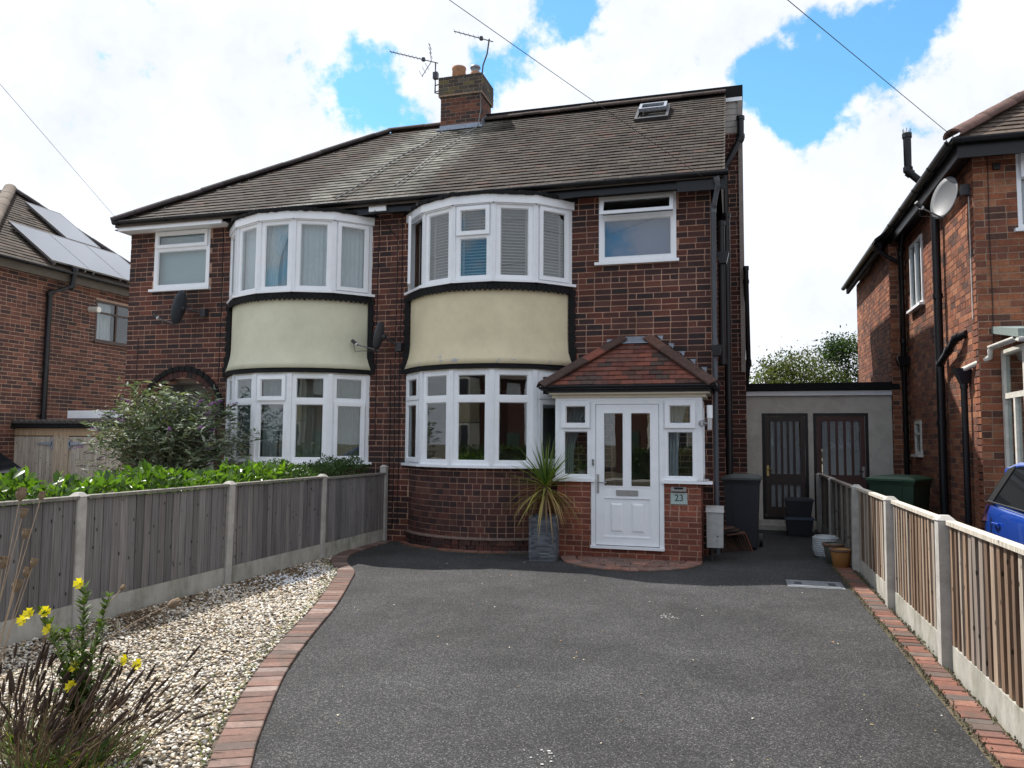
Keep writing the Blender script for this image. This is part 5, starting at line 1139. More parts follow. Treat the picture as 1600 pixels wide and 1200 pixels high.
pc = np.array([(.62,.57,.48),(.70,.67,.62),(.52,.42,.29),(.40,.31,.21),(.30,.27,.24),(.58,.50,.38),(.20,.17,.14),(.66,.60,.50)])[RNG.choice(8, n_, p=[.19,.17,.15,.12,.11,.12,.07,.07])]*RNG.uniform(.65,1.15,(n_,1))
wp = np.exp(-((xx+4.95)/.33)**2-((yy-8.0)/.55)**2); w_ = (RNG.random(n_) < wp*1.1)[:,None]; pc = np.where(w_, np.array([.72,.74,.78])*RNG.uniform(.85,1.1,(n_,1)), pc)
dkp = np.exp(-((xx+5.35)/.75)**2)*(.55+.45*np.sin(yy*2.3+1)*np.sin(yy*5.1+xx*3)); pc = np.where((RNG.random(n_) < dkp*.95)[:,None], np.array([.16,.11,.065])*RNG.uniform(.5,1.5,(n_,1)), pc)  # brown leaf litter by the fence, its shadow band also widened in colour
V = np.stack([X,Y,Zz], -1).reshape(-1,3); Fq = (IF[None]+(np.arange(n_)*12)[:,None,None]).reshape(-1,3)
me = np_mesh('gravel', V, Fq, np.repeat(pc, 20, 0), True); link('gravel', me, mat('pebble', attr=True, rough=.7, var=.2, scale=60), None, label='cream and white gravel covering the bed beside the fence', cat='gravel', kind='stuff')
# fallen bits and leaves on the tarmac
m = MB()
for i in range(170):
    x, y = rnd.uniform(-4, 1.2), rnd.uniform(3.2, 10.4); s_ = rnd.uniform(.005,.016); a = rnd.uniform(0,6.28); c = rnd.choice([(.5,.45,.35),(.35,.2,.1),(.6,.58,.52),(.2,.15,.1),(.3,.25,.12)])
    m.add([(x+s_*math.cos(a),y+s_*math.sin(a),.004),(x+s_*.5*math.cos(a+1.6),y+s_*.5*math.sin(a+1.6),.009),(x-s_*math.cos(a),y-s_*math.sin(a),.004),(x+s_*.5*math.cos(a-1.6),y+s_*.5*math.sin(a-1.6),.006)], [(0,1,2,3)], c)
for cx_, cy_, n0 in ((-.62, 7.35, 26), (-.95, 3.95, 14)):
    for i in range(n0):
        x, y = rnd.gauss(cx_,.05), rnd.gauss(cy_,.05); s_ = rnd.uniform(.003,.013); a = rnd.uniform(0,6.28); m.add([(x+s_*math.cos(a+k*1.2566),y+s_*math.sin(a+k*1.2566)*.8,.005) for k in range(5)], [(0,1,2,3,4)], (.42,.42,.41))
m.build('drive_litter', MT['plain_rough'], None, kind='stuff', label='fallen leaf scraps and pale droppings scattered on the tarmac', cat='litter')

# ------------------------------------------------------------------ fences
lf = empty('fence', (-5.4, 8, 0), 'grey weathered vertical-board fence with concrete posts beside the gravel bed', 'fence')
LY_ = [1.38, 3.38, 5.38, 7.40, 9.42, 11.36]
def post(parent, x, y, h, w=.10, cap=True):
    m = MB(); m.prism([(x-w/2,y-w/2,-.1),(x+w/2-.01,y-w/2,-.1),(x+w/2,y-w/2+.01,-.1),(x+w/2,y+w/2-.01,-.1),(x+w/2-.01,y+w/2,-.1),(x-w/2,y+w/2,-.1)], (0,0,h+.1))
    if cap: m.hexa([(x-w/2-.008,y-w/2-.008,h),(x+w/2+.008,y-w/2-.008,h),(x+w/2+.008,y+w/2+.008,h),(x-w/2-.008,y+w/2+.008,h),(x-w/4,y-w/4,h+.035),(x+w/4,y-w/4,h+.035),(x+w/4,y+w/4,h+.035),(x-w/4,y+w/4,h+.035)])
    o = m.build('post', MT['concrete'], parent, loc=(x,y,0)); o.rotation_euler = (random.gauss(0,.006), random.gauss(0,.006), 0)
gw = [(.185,.175,.172),(.21,.198,.194),(.16,.152,.152),(.225,.208,.198),(.19,.175,.168),(.14,.132,.128)]
rnd = random.Random(12)
for i, y in enumerate(LY_): post(lf, -5.4, y, 1.10 if i < 5 else 1.17)
for i in range(5):
    y0, y1 = LY_[i]+.05, LY_[i+1]-.05; zt = 1.085-.02*(i == 4)
    m = MB(); m.box(-5.425, y0-.01, -.08, -5.375, y1+.01, .20); m.build('gravel_board', MT['gravel_board'], lf)
    m = MB(); m.box(-5.445, y0, zt-.005, -5.345, y1, zt+.022, (.2,.19,.165)); m.build('cap_rail', MT['wood'], lf)
    m = MB(); [m.box(-5.44, y0, z, -5.41, y1, z+.06, (.16,.14,.12)) for z in (.3,.65,.95)]; m.build('rail', MT['wood'], lf)
    y = y0
    while y < y1-.02:
        w = min(.098, y1-y); dip = -.012*math.sin((y-y0)/(y1-y0)*math.pi); c = JIT(rnd.uniform(.85,1.12), rnd.choice(gw)); m = MB()
        m.hexa([(-5.388,y,.202),(-5.372,y,.202),(-5.380,y+w+.012,.202),(-5.388,y+w+.012,.202),(-5.388,y,zt+dip-.006),(-5.372,y,zt+dip-.006),(-5.380,y+w+.012,zt+dip-.006),(-5.388,y+w+.012,zt+dip-.006)][0:8], c)
        o = m.build('board', MT['wood'], lf, loc=(-5.38, y+w/2, .2)); o.rotation_euler = (rnd.gauss(0,.002), rnd.gauss(0,.003), rnd.gauss(0,.02)); y += w
rf = empty('fence', (1.47, 8, 0), 'low fence of brown vertical slats between concrete posts along the right of the drive', 'fence')
RY_ = [2.25, 4.30, 6.37, 8.44, 10.72, 13.30, 15.20]
for y in RY_: post(rf, 1.455, y, 1.05 if y < 12 else 1.03, .112)
sc_ = [(.25,.17,.115),(.19,.125,.085),(.33,.25,.185),(.15,.10,.07),(.26,.215,.18),(.37,.31,.25)]; bc_ = [(.085,.048,.03),(.065,.04,.026),(.10,.058,.036)]  # rear slats coloured darker for the shade between the front slats
for i in range(6):
    y0, y1 = RY_[i]+.05, RY_[i+1]-.05; zt = 1.02
    m = MB(); m.box(1.465, y0-.01, -.08, 1.505, y1+.01, .17); m.build('gravel_board', MT['gravel_board'], rf)
    if i == 4:     # old woven-lap panel
        for k in range(8):
            m = MB(); z = .18+k*.104; m.hexa([(1.452,y0,z),(1.462,y0,z),(1.475,y1,z),(1.468,y1,z),(1.472,y0,z+.125),(1.480,y0,z+.125),(1.482,y1,z+.125),(1.475,y1,z+.125)], JIT(rnd.uniform(.8,1.1), (.19,.175,.15))); m.build('lap_board', MT['wood'], rf)
        for yy_ in (y0+.02, y0+.6, y0+1.2, y0+1.8, y1-.05):
            m = MB(); m.box(1.425, yy_, .175, 1.452, yy_+.045, zt, (.24,.21,.18)); m.build('batten', MT['wood'], rf)
        m = MB(); m.box(1.43, y0, zt, 1.50, y1, zt+.03, (.30,.27,.23)); m.build('cap_rail', MT['wood'], rf); continue
    m = MB(); m.box(1.452, y0, zt-.0, 1.522, y1, zt+.03, (.56,.51,.43)); m.build('cap_rail', MT['wood'], rf)
    m = MB(); [m.box(1.490, y0, z, 1.502, y1, z+.055, (.18,.11,.07)) for z in (.30,.62,.90)]; m.build('rail', MT['wood'], rf)
    pitch_ = .118; y = y0+.004; dark = i == 5
    while y < y1-.05:
        c = JIT(rnd.uniform(.85,1.12)*(.62 if dark else 1), rnd.choice(sc_)); m = MB(); ln = rnd.uniform(-.003,.003)
        m.box(1.470+ln, y, .172, 1.489+ln, min(y+.060, y1), zt-.001, c); o = m.build('slat', MT['wood'], rf, loc=(1.48, y+.03, .17)); o.rotation_euler = (rnd.gauss(0,.004), rnd.gauss(0,.003), rnd.gauss(0,.05))
        if y+.12 < y1+.03: m = MB(); m.box(1.503, y+.052, .172, 1.517, min(y+.132, y1), zt-.001, rnd.choice(bc_)); m.build('rear_slat', MT['wood'], rf, loc=(1.488, y+.09, .17))
        y += pitch_

# ------------------------------------------------------------------ planting helpers
def frames(d, up=None):
    d = d/np.linalg.norm(d, axis=1)[:,None]; ref = np.where(np.abs(d[:,2:3]) > .95, np.array([[1.,0,0]]), np.array([[0,0,1.]]))
    s = np.cross(d, ref); s /= np.linalg.norm(s, axis=1)[:,None]; return d, s, np.cross(s, d)
def leaf_mesh(name, pos, d, roll, L_, W_, cols, fold=.25, curl=.25, shape='lance'):
    """leaves: 8-vertex blades (base, 3 pairs, tip) folded on the midrib and curling down"""
    d, s, n = frames(d); c, si = np.cos(roll)[:,None], np.sin(roll)[:,None]; s, n = s*c+n*si, n*c-s*si
    st = {'lance': [(0,0.03),(.3,1.),(.68,.7),(1,0.)], 'ovate': [(0,.04),(.32,.85),(.7,1.),(1,.0)], 'diamond': [(0,.05),(.45,1.),(.7,.7),(1,0.)]}[shape]
    VV = []
    for (t, w) in st[:-1]:
        base = pos+d*(L_*t)[:,None]-n*(curl*L_*t*t)[:,None]
        for sg in (-1, 1): VV.append(base+s*(sg*W_*.5*w)[:,None]+n*(fold*W_*.5*w)[:,None])
        VV.append(base)
    VV.append(pos+d*L_[:,None]-n*(curl*L_)[:,None])
    V = np.stack(VV, 1); k = V.shape[1]; N_ = len(pos)
    # columns: 0 left,1 right,2 mid per station
    Q = []
    for a in (0, 3): Q += [(a, a+2, a+5, a+3), (a+2, a+1, a+4, a+5)]
    T = [(6, 8, 9, 9), (8, 7, 9, 9)]
    Fq = np.array(Q); F_ = (Fq[None]+(np.arange(N_)*k)[:,None,None]).reshape(-1,4)
    Ft = np.array([(6,8,9),(8,7,9)]); F2 = (Ft[None]+(np.arange(N_)*k)[:,None,None]).reshape(-1,3)
    V = V.reshape(-1,3); me = bpy.data.meshes.new(name); nq, ntr = len(F_), len(F2)
    me.vertices.add(len(V)); me.vertices.foreach_set('co', V.astype(np.float32).ravel()); me.loops.add(nq*4+ntr*3)
    me.loops.foreach_set('vertex_index', np.concatenate([F_.ravel(), F2.ravel()]).astype(np.int32)); me.polygons.add(nq+ntr)
    me.polygons.foreach_set('loop_start', np.concatenate([np.arange(nq)*4, nq*4+np.arange(ntr)*3]).astype(np.int32)); me.update(calc_edges=True)
    me.polygons.foreach_set('use_smooth', np.ones(nq+ntr, bool))
    at = me.attributes.new('col', 'FLOAT_COLOR', 'FACE'); cc_ = np.ones((nq+ntr, 4), np.float32); cc_[:nq,:3] = np.repeat(cols, 4, 0); cc_[nq:,:3] = np.repeat(cols, 2, 0); at.data.foreach_set('color', cc_.ravel())
    return me
def jcol(base, n, v=.25): b = np.array(base); return b[RNG.integers(0, len(b), n)]*RNG.uniform(1-v, 1+v, (n,1))
def bez(p0, p1, p2, n): t = np.linspace(0,1,n)[:,None]; return (1-t)**2*p0+2*t*(1-t)*p1+t*t*p2

# ------------------------------------------------------------------ laurel hedge over the left fence
def hedge(name, y0, y1, n, L0, L1, ratio, cols, zt, mt, label, shape='ovate', xw=.55):
    t = empty(name, (-5.8, (y0+y1)/2, 0), label, 'hedge'); Y = RNG.uniform(y0, y1, n); X = -5.52-xw*RNG.random(n)**1.1
    top = zt+.05*np.sin(Y*3.1)+.04*np.sin(Y*7.7+1)+.03*np.sin(Y*13+X*9); Z = top-.42*RNG.random(n)**2.2+RNG.normal(0,.02,n)
    pos = np.stack([X,Y,Z],1); d = np.stack([RNG.normal(.15,.55,n), RNG.normal(0,.55,n), RNG.uniform(.15,1.3,n)],1); Ln = RNG.uniform(L0,L1,n)
    me = leaf_mesh('foliage', pos, d, RNG.normal(0,.9,n), Ln, Ln*ratio, jcol(cols, n), .3, .12, shape); link('foliage', me, MT[mt], t)
    m = MB()
    for k in range(int((y1-y0)*7)):
        y = y0+(k+.5)/7; b = np.array((-5.75-.1*random.random(), y, 0)); e = b+np.array((random.uniform(-.15,.25), random.uniform(-.15,.15), zt-.1)); m.tube([b, (b+e)/2+.03, e], [.016,.012,.006], 5)
    m.build('stem', MT['bark'], t)
    m = MB(); xs = (-5.56, -5.56-xw*.9); m.box(xs[1], y0+.02, .1, xs[0], y1-.02, zt-.33, (.02,.035,.012)); return t
hedge('laurel_hedge', 3.0, 8.9, 3300, .075, .125, .46, [(.075,.15,.022),(.10,.19,.025),(.055,.115,.02),(.12,.215,.03),(.04,.085,.02)], 1.17, 'leaf_gloss', 'bright green broad-leaved hedge topping the left fence')
hedge('box_hedge', 8.75, 11.15, 6500, .025, .045, .5, [(.04,.085,.02),(.05,.10,.022),(.03,.065,.018)], 1.22, 'leaf', 'dark green small-leaved hedge between the bay and the fence end', xw=.6)

# ------------------------------------------------------------------ buddleia
bd = empty('buddleia_bush', (-8.55, 10.2, 0), 'tall loose grey-green shrub with purple flower spikes in front of the arched doorway', 'shrub')
B0 = np.array((-8.5, 10.15, 0.)); lp_, ld_, fl = [], [], []; m = MB(); rnd = random.Random(3)
for k in range(270):
    a = rnd.uniform(0, 6.283); r = rnd.uniform(.15, 1.0)**.6; tgt = B0+np.array((1.55*r*math.cos(a)-.05, .8*r*math.sin(a), 0)); zt = 2.26-.90*(abs(tgt[0]-B0[0]+.0)/1.45)**2+rnd.uniform(-.75,.22)
    tip = np.array((tgt[0], tgt[1], max(.85, zt))); mid = B0+(tip-B0)*np.array((.35,.35,.85)); pts = bez(B0+np.array((rnd.uniform(-.35,.35),rnd.uniform(-.25,.25),.25)), mid, tip, 15); m.tube(pts, list(np.linspace(.008,.002,15)), 4)
    if rnd.random() < .25: fl.append((pts[-1], pts[-1]-pts[-2]))
    for j in range(4, 15):
        if pts[j][2] < .75: continue
        for q in range(4): lp_.append(pts[j]+np.array([rnd.uniform(-.06,.06) for _ in range(3)])); ang = rnd.uniform(0,6.28); ld_.append(np.array((math.cos(ang), math.sin(ang), rnd.uniform(-.3,.55)))*.8+(pts[j]-pts[j-1])*6)
m.build('stem', MT['bark'], bd); n = len(lp_); Ln = RNG.uniform(.07,.15,n)
me = leaf_mesh('foliage', np.array(lp_), np.array(ld_), RNG.normal(0,.6,n), Ln, Ln*.28, jcol([(.13,.165,.105),(.10,.14,.08),(.19,.225,.16),(.085,.115,.07),(.24,.27,.21)], n), .3, .35); link('foliage', me, MT['leaf_dull'], bd)
def spike(p, d, L_, r, col, parent, name):
    m = MB(); d = np.array(d)/np.linalg.norm(d)
    for i in range(46):
        t = rnd.random(); a = rnd.uniform(0,6.28); w = r*(1-t*.75); ax = np.cross(d, (0.3,.2,1)); ax /= np.linalg.norm(ax); ay = np.cross(d, ax); c = p+d*L_*t+(ax*math.cos(a)+ay*math.sin(a))*w-np.array((0,0,.25*L_*t*t)); s_ = rnd.uniform(.007,.013)
        m.add([c+np.array((s_,0,0)), c+np.array((0,s_,0)), c+np.array((-s_,0,s_*.4)), c+np.array((0,-s_,s_*.3)), c+np.array((0,0,s_))], [(0,1,4),(1,2,4),(2,3,4),(3,0,4),(3,2,1,0)], JIT(rnd.uniform(.7,1.3), col))
    return m.build(name, MT['leaf_dull'], parent)
for i, (p, d) in enumerate(fl):
    if i % 5 < 3: spike(p, d, rnd.uniform(.13,.24), .026, (.26,.10,.33), bd, 'flower_spike')
    else: spike(p, d, rnd.uniform(.1,.2), .014, (.075,.045,.03), bd, 'seed_spike')
for k in range(9):
    p = np.array((-9.75+rnd.uniform(-.12,.3), 10.0+rnd.uniform(-.3,.3), 1.15+k*.05)); spike(p, (-1, 0, rnd.uniform(-.15,.25)), rnd.uniform(.18,.32), .013, (.06,.04,.03) if k % 3 else (.2,.07,.26), bd, 'seed_spike' if k % 3 else 'flower_spike')

# ------------------------------------------------------------------ planter with cordyline
pl = empty('stone_planter', (-2.53, 10.38, 0), 'square planter faced in dark riven slate beside the porch', 'planter', rz=R_(6))
m = MB(); px, py = -2.53, 10.38; rnd = random.Random(8); z = 0.
while z < .585:
    h = rnd.uniform(.012,.028)
    for (ax, sg) in (('x',-1),('x',1),('y',-1),('y',1)):
        s_ = -.185
        while s_ < .185:
            w = min(rnd.uniform(.05,.16), .185-s_); o_ = .172+rnd.uniform(0,.012); c = JIT(rnd.uniform(.6,1.5), (.10,.107,.122)); zt_ = min(z+h, .59)
            if ax == 'y': m.box(px+s_, py+sg*(o_), z, px+s_+w-.001, py+sg*.15, zt_-.001, c)
            else: m.box(px+sg*(o_), py+s_, z, px+sg*.15, py+s_+w-.001, zt_-.001, c)
            s_ += w
    z += h
m.build('slate_facing', MT['plain_rough'], pl, kind='stuff'); m = MB(); m.box(px-.15, py-.15, 0, px+.15, py+.15, .55, (.05,.04,.03)); m.build('soil_core', MT['plain_rough'], pl)
co = empty('cordyline_plant', (-2.53, 10.38, .55), 'spiky palm-like plant with green upper and drooping yellow-brown lower leaves in the slate planter', 'plant')
m = MB(); m.tube([(px,py,.54),(px+.01,py,.75),(px+.02,py-.01,.98)], [.035,.032,.04], 10); m.build('trunk', MT['bark'], co)
def blade(p0, d, L_, W_, droop, col, parent, tipc=None):
    d = np.array(d)/np.linalg.norm(d); s = np.cross(d, (0,0,1.)); s = s/np.linalg.norm(s) if np.linalg.norm(s) > .05 else np.array((1.,0,0)); m = MB(); k = 9; vs = []
    pos = np.array(p0, float); dd = d.copy()
    for i in range(k):
        t = i/(k-1); w = W_*(.55+.75*t if t < .45 else (1-t)*1.62+.0)*.5; up = np.cross(s, dd); vs += [pos-s*w+up*w*.35, pos.copy(), pos+s*w+up*w*.35]; dd = dd+np.array((0,0,-droop/k)); dd /= np.linalg.norm(dd); pos = pos+dd*L_/(k-1)
    for i in range(k-1):
        c = col if tipc is None else tuple(col[q]*(1-i/(k-1))+tipc[q]*i/(k-1) for q in range(3)); m.add(vs[3*i:3*i+6], [(0,1,4,3),(1,2,5,4)], c, True)
    return m.build('leaf', MT['leaf'], parent, loc=tuple(p0))
c0 = np.array((px+.02, py-.01, .97))
for k in range(84):
    a = rnd.uniform(0,6.28); el_ = rnd.uniform(.05,1.5); d = (math.cos(a)*math.cos(el_), math.sin(a)*math.cos(el_), math.sin(el_)); g = el_/1.5
    blade(c0+np.array((0,0,.06*g)), d, rnd.uniform(.46,.72), .030, .45*(1-g)+.12, JIT(rnd.uniform(.8,1.2), ((.10,.18,.035) if el_ > .6 else (.24,.25,.045))), co, (.16,.20,.05))
for k in range(60):
    a = rnd.uniform(0,6.28); el_ = rnd.uniform(-.4,.4); d = (math.cos(a)*math.cos(el_), math.sin(a)*math.cos(el_), math.sin(el_)); blade(c0-np.array((0,0,rnd.uniform(0,.1))), d, rnd.uniform(.55,.85), .026, rnd.uniform(1.2,2.8), JIT(rnd.uniform(.7,1.15), rnd.choice([(.36,.26,.11),(.30,.19,.09),(.40,.34,.10),(.22,.14,.08)])), co)

# ------------------------------------------------------------------ evening primrose, plantain and carrot seed heads in the corner
ep = empty('evening_primrose', (-3.25, 3.30, 0), 'tall green weed with yellow flowers growing from the gravel corner', 'plant'); rnd = random.Random(6); E0 = np.array((-3.25,3.30,0.)); m = MB(); lp_, ld_, lw = [], [], []; tips = []
for (dx, dy, h, k) in ((-.16,-.12,.72,26),(-.05,.05,.80,30),(.06,.10,.76,24),(.16,.06,.46,16),(-.06,-.03,.60,18),(-.22,.02,.58,16),(.04,-.08,.50,16)):
    tip = E0+np.array((dx,dy,h)); pts = bez(E0, E0+np.array((dx*.15,dy*.15,h*.55)), tip, k); m.tube(pts, list(np.linspace(.007,.003,k)), 5, (.13,.15,.05)); tips.append((tip, pts[-1]-pts[-2]))
    for j in range(3, k):
        for q in range(5):
            a = rnd.uniform(0,6.28); lp_.append(pts[j]); ld_.append((math.cos(a), math.sin(a), rnd.uniform(.6,1.9))); lw.append(rnd.uniform(.045,.085)*(1.5-.75*j/k))
m.build('stem', MT['plain'], ep); n = len(lp_); Ln = np.array(lw); me = leaf_mesh('foliage', np.array(lp_), np.array(ld_), RNG.normal(0,.5,n), Ln, Ln*.3, jcol([(.075,.12,.03),(.10,.155,.035),(.055,.09,.025)], n), .3, .2); link('foliage', me, MT['leaf'], ep)
a = RNG.random(26)*6.28; me = leaf_mesh('base_leaves', E0+np.stack([.03*np.cos(a),.03*np.sin(a),RNG.uniform(.05,.36,26)],1), np.stack([np.cos(a),np.sin(a),RNG.uniform(-.2,.6,26)],1), RNG.normal(0,.4,26), RNG.uniform(.1,.18,26), RNG.uniform(.03,.05,26), jcol([(.05,.09,.03),(.08,.13,.04)],26), .3, .5); link('base_leaves', me, MT['leaf'], ep)
def flower(p, d, parent, r=.026):
    d = np.array(d)/np.linalg.norm(d); ax = np.cross(d, (.2,.1,1)); ax /= np.linalg.norm(ax); ay = np.cross(d, ax); m = MB()
    for k in range(4):
        a = k*1.571+.3; w = ax*math.cos(a)+ay*math.sin(a); s = -ax*math.sin(a)+ay*math.cos(a); c = (.80,.66,.02)
        vs = [p, p+w*r*.55-s*r*.5+d*r*.55, p+w*r*1.1-s*r*.62+d*r*.75, p+w*r*1.0+d*r*.72, p+w*r*1.1+s*r*.62+d*r*.78, p+w*r*.55+s*r*.5+d*r*.55]; m.add(vs, [(0,1,2,3),(0,3,4,5)], c, False)
    m.tube([p-d*r*1.3, p+d*.004], [.002,.004], 5, (.35,.38,.06)); m.build('flower', MT['leaf'], parent, loc=tuple(p))
for (dx,dy,dz) in ((-.22,-.12,.70),(-.14,-.10,.71),(-.05,.02,.84),(-.09,-.12,.63),(.22,.07,.46),(.03,-.06,.44),(-.28,-.1,.66),(.05,-.1,.36),(.27,.10,.43)): flower(E0+np.array((dx,dy,dz)), (rnd.uniform(-.4,.6), -1, rnd.uniform(.1,.7)), ep)
rnd = random.Random(16)
for ci, (bx, by, cnt, lab) in enumerate(((-3.12,2.95,105,'clump of dark dried plantain seed heads at the foot of the yellow-flowered weed'),(-3.02,3.15,48,'dried plantain clump with seed heads leaning towards the block edging'),(-3.5,3.2,60,'sparser dried plantain clump against the fence side of the yellow-flowered weed'))):
    pc_ = empty('plantain_clump', (bx,by,0), lab, 'plant', 'dried plantain clumps in the gravel corner'); st = MB(); lean = (.11 if ci == 1 else .04)
    for k in range(cnt):
        x, y = bx+rnd.gauss(0,.17), by+rnd.gauss(0,.15); h = rnd.uniform(.18,.44); tip = np.array((x+rnd.gauss(lean,.08), y+rnd.gauss(.04,.06), h)); b = np.array((x*.6+bx*.4, y*.6+by*.4, 0)); pts = bez(b, (b+tip)/2+np.array((-.02,0,.05)), tip, 6); st.tube(pts, .0024, 4, (.13,.085,.045))
        d = (pts[-1]-pts[-2])/np.linalg.norm(pts[-1]-pts[-2]); hl_ = rnd.uniform(.05,.11); hm = MB(); c = JIT(rnd.uniform(.6,1.3), (.045,.026,.017)); hm.tube([tip-d*.004, tip+d*hl_*.2, tip+d*hl_*.6, tip+d*hl_], [.003,.0075,.0072,.0025], 6, c); hm.build('seed_head', MT['plain_rough'], pc_, loc=tuple(tip))
    st.build('stalks', MT['plain_rough'], pc_, kind='stuff'); n = 170; a = RNG.random(n)*6.28; rr_ = RNG.random(n)*.22; pos = np.stack([bx+rr_*np.cos(a), by+rr_*np.sin(a), RNG.uniform(.01,.06,n)],1)
    me = leaf_mesh('base_leaves', pos, np.stack([np.cos(a)*.6,np.sin(a)*.6,RNG.uniform(.4,1.3,n)],1), RNG.normal(0,.5,n), RNG.uniform(.08,.20,n), RNG.uniform(.008,.02,n), jcol([(.10,.16,.035),(.16,.15,.06),(.075,.125,.03)],n), .3, .3); link('base_leaves', me, MT['leaf'], pc_)
def umbel(base, tip, parent, r=.022):
    m = MB(); base = np.array(base); tip = np.array(tip); pts = bez(base, (base+tip)/2+np.array((.01,0,.06)), tip, 10); m.tube(pts, .0022, 5, (.34,.25,.17)); m.build('stalk', MT['plain_rough'], parent); d = (pts[-1]-pts[-2]); d /= np.linalg.norm(d); ax = np.cross(d, (.1,.2,1)); ax /= np.linalg.norm(ax); ay = np.cross(d, ax); h = MB()
    for k in range(60):
        a = rnd.uniform(0,6.28); q = r*rnd.uniform(.35,.8); o_ = (ax*math.cos(a)+ay*math.sin(a))*q; h.tube([tip, tip+o_*.85+d*r*.7, tip+o_*rnd.uniform(.55,1)+d*r*1.9], [.0012,.0012,.0022], 4, JIT(rnd.uniform(.6,1.2), (.30,.22,.14)))
    h.tube([tip-d*.002, tip+d*r*.45, tip+d*r*1.1, tip+d*r*1.7], [r*.2, r*.62, r*.72, r*.35], 9, (.17,.12,.075)); h.build('seed_head', MT['plain_rough'], parent, loc=tuple(tip))
wc = empty('wild_carrot', (-3.55,3.05,0), 'brown dried stalks with nest-shaped seed heads rising in front of the left fence', 'plant')
for (x,y,z,r) in ((-3.60,3.20,1.27,.036),(-3.55,3.28,1.27,.024),(-3.60,3.22,1.18,.026),(-3.60,3.24,1.07,.026),(-3.62,3.14,.93,.032),(-3.58,3.24,.87,.028),(-3.60,3.20,.80,.034),(-3.56,3.26,.92,.024)): umbel((-3.62+rnd.uniform(-.05,.05), 3.0, 0), (x,y,z), wc, r)
umbel((-3.30,3.25,.42), (-3.08,3.72,.66), wc, .036); umbel((-3.3,3.28,.45), (-3.21,3.50,.78), wc, .016)
# little weeds along the edging
n = 800; idx = RNG.integers(8, len(LEFT)-18, n); pos = np.stack([LEFT[idx,0]-np.abs(RNG.normal(0,.05,n)), LEFT[idx,1]+RNG.normal(0,.05,n), np.full(n,.015)],1); a = RNG.random(n)*6.28
ex = RNG.random(n) < .35; pos[ex,0] = RNG.uniform(-5.3,-3.2,ex.sum()); pos[ex,1] = RNG.uniform(3.5,9,ex.sum()); keep = inside(pos[:,0], pos[:,1]) ; pos, a = pos[keep], a[keep]; n = len(pos)
me = leaf_mesh('grass_tufts', pos, np.stack([np.cos(a)*.7,np.sin(a)*.7,RNG.uniform(.4,1.4,n)],1), RNG.normal(0,.5,n), RNG.uniform(.02,.06,n), RNG.uniform(.004,.010,n), jcol([(.13,.17,.04),(.18,.2,.06),(.09,.13,.03)],n), .3, .3); link('grass_tufts', me, MT['leaf'], None, label='small green weeds sprouting through the gravel along the edging', cat='weeds', kind='stuff')

# ------------------------------------------------------------------ trees behind the outbuilding
def tree(name, x, y, h, rx, label, cols, n, seed, lo=.25):
    rnd = random.Random(seed); t = empty(name, (x,y,0), label, 'tree', 'trees behind the flat-roofed outbuilding'); m = MB(); m.tube([(x,y,0),(x+.05,y,h*.3),(x-.05,y,h*.6)], [.16,.12,.06], 8); ends = []
    for k in range(26):
        a = rnd.uniform(0,6.28); z = h*rnd.uniform(lo,.98); r = rx*rnd.uniform(.35,1)*math.sqrt(max(.05, 1-((z/h-.55)/.5)**2)); e = np.array((x+r*math.cos(a), y+r*math.sin(a), z)); b = np.array((x,y,z*.55)); m.tube(bez(b, (b+e)/2+np.array((0,0,.2)), e, 6), [.05,.04,.03,.022,.015,.006], 5); ends.append(e)
    m.build('trunk', MT['bark'], t); ends = np.array(ends); ci = RNG.integers(0, len(ends), n); sp = RNG.normal(0,1,(n,3))*np.array((.36,.36,.26))*rx*.6; pos = ends[ci]+sp; d = RNG.normal(0,1,(n,3))+np.array((0,0,.3)); Ln = RNG.uniform(.06,.13,n)
    me = leaf_mesh('crown', pos, d, RNG.normal(0,1,n), Ln, Ln*.5, jcol(cols, n, .35), .25, .15, 'diamond'); link('crown', me, MT['leaf'], t)
tree('broadleaf_tree', 2.0, 26.5, 4.35, 1.5, 'olive green bushy tree showing above the flat roof', [(.075,.095,.03),(.10,.12,.04),(.05,.065,.025)], 15000, 1); tree('broadleaf_tree', 3.75, 27.5, 5.1, 1.3, 'dark green tree behind the flat roof against the orange brick wall', [(.03,.065,.016),(.045,.09,.02),(.022,.045,.014)], 16000, 2); tree('feathery_shrub', .9, 25.5, 3.9, .8, 'thin feathery shrub tips above the flat roof by the house corner', [(.12,.15,.045),(.10,.12,.04)], 1600, 3)

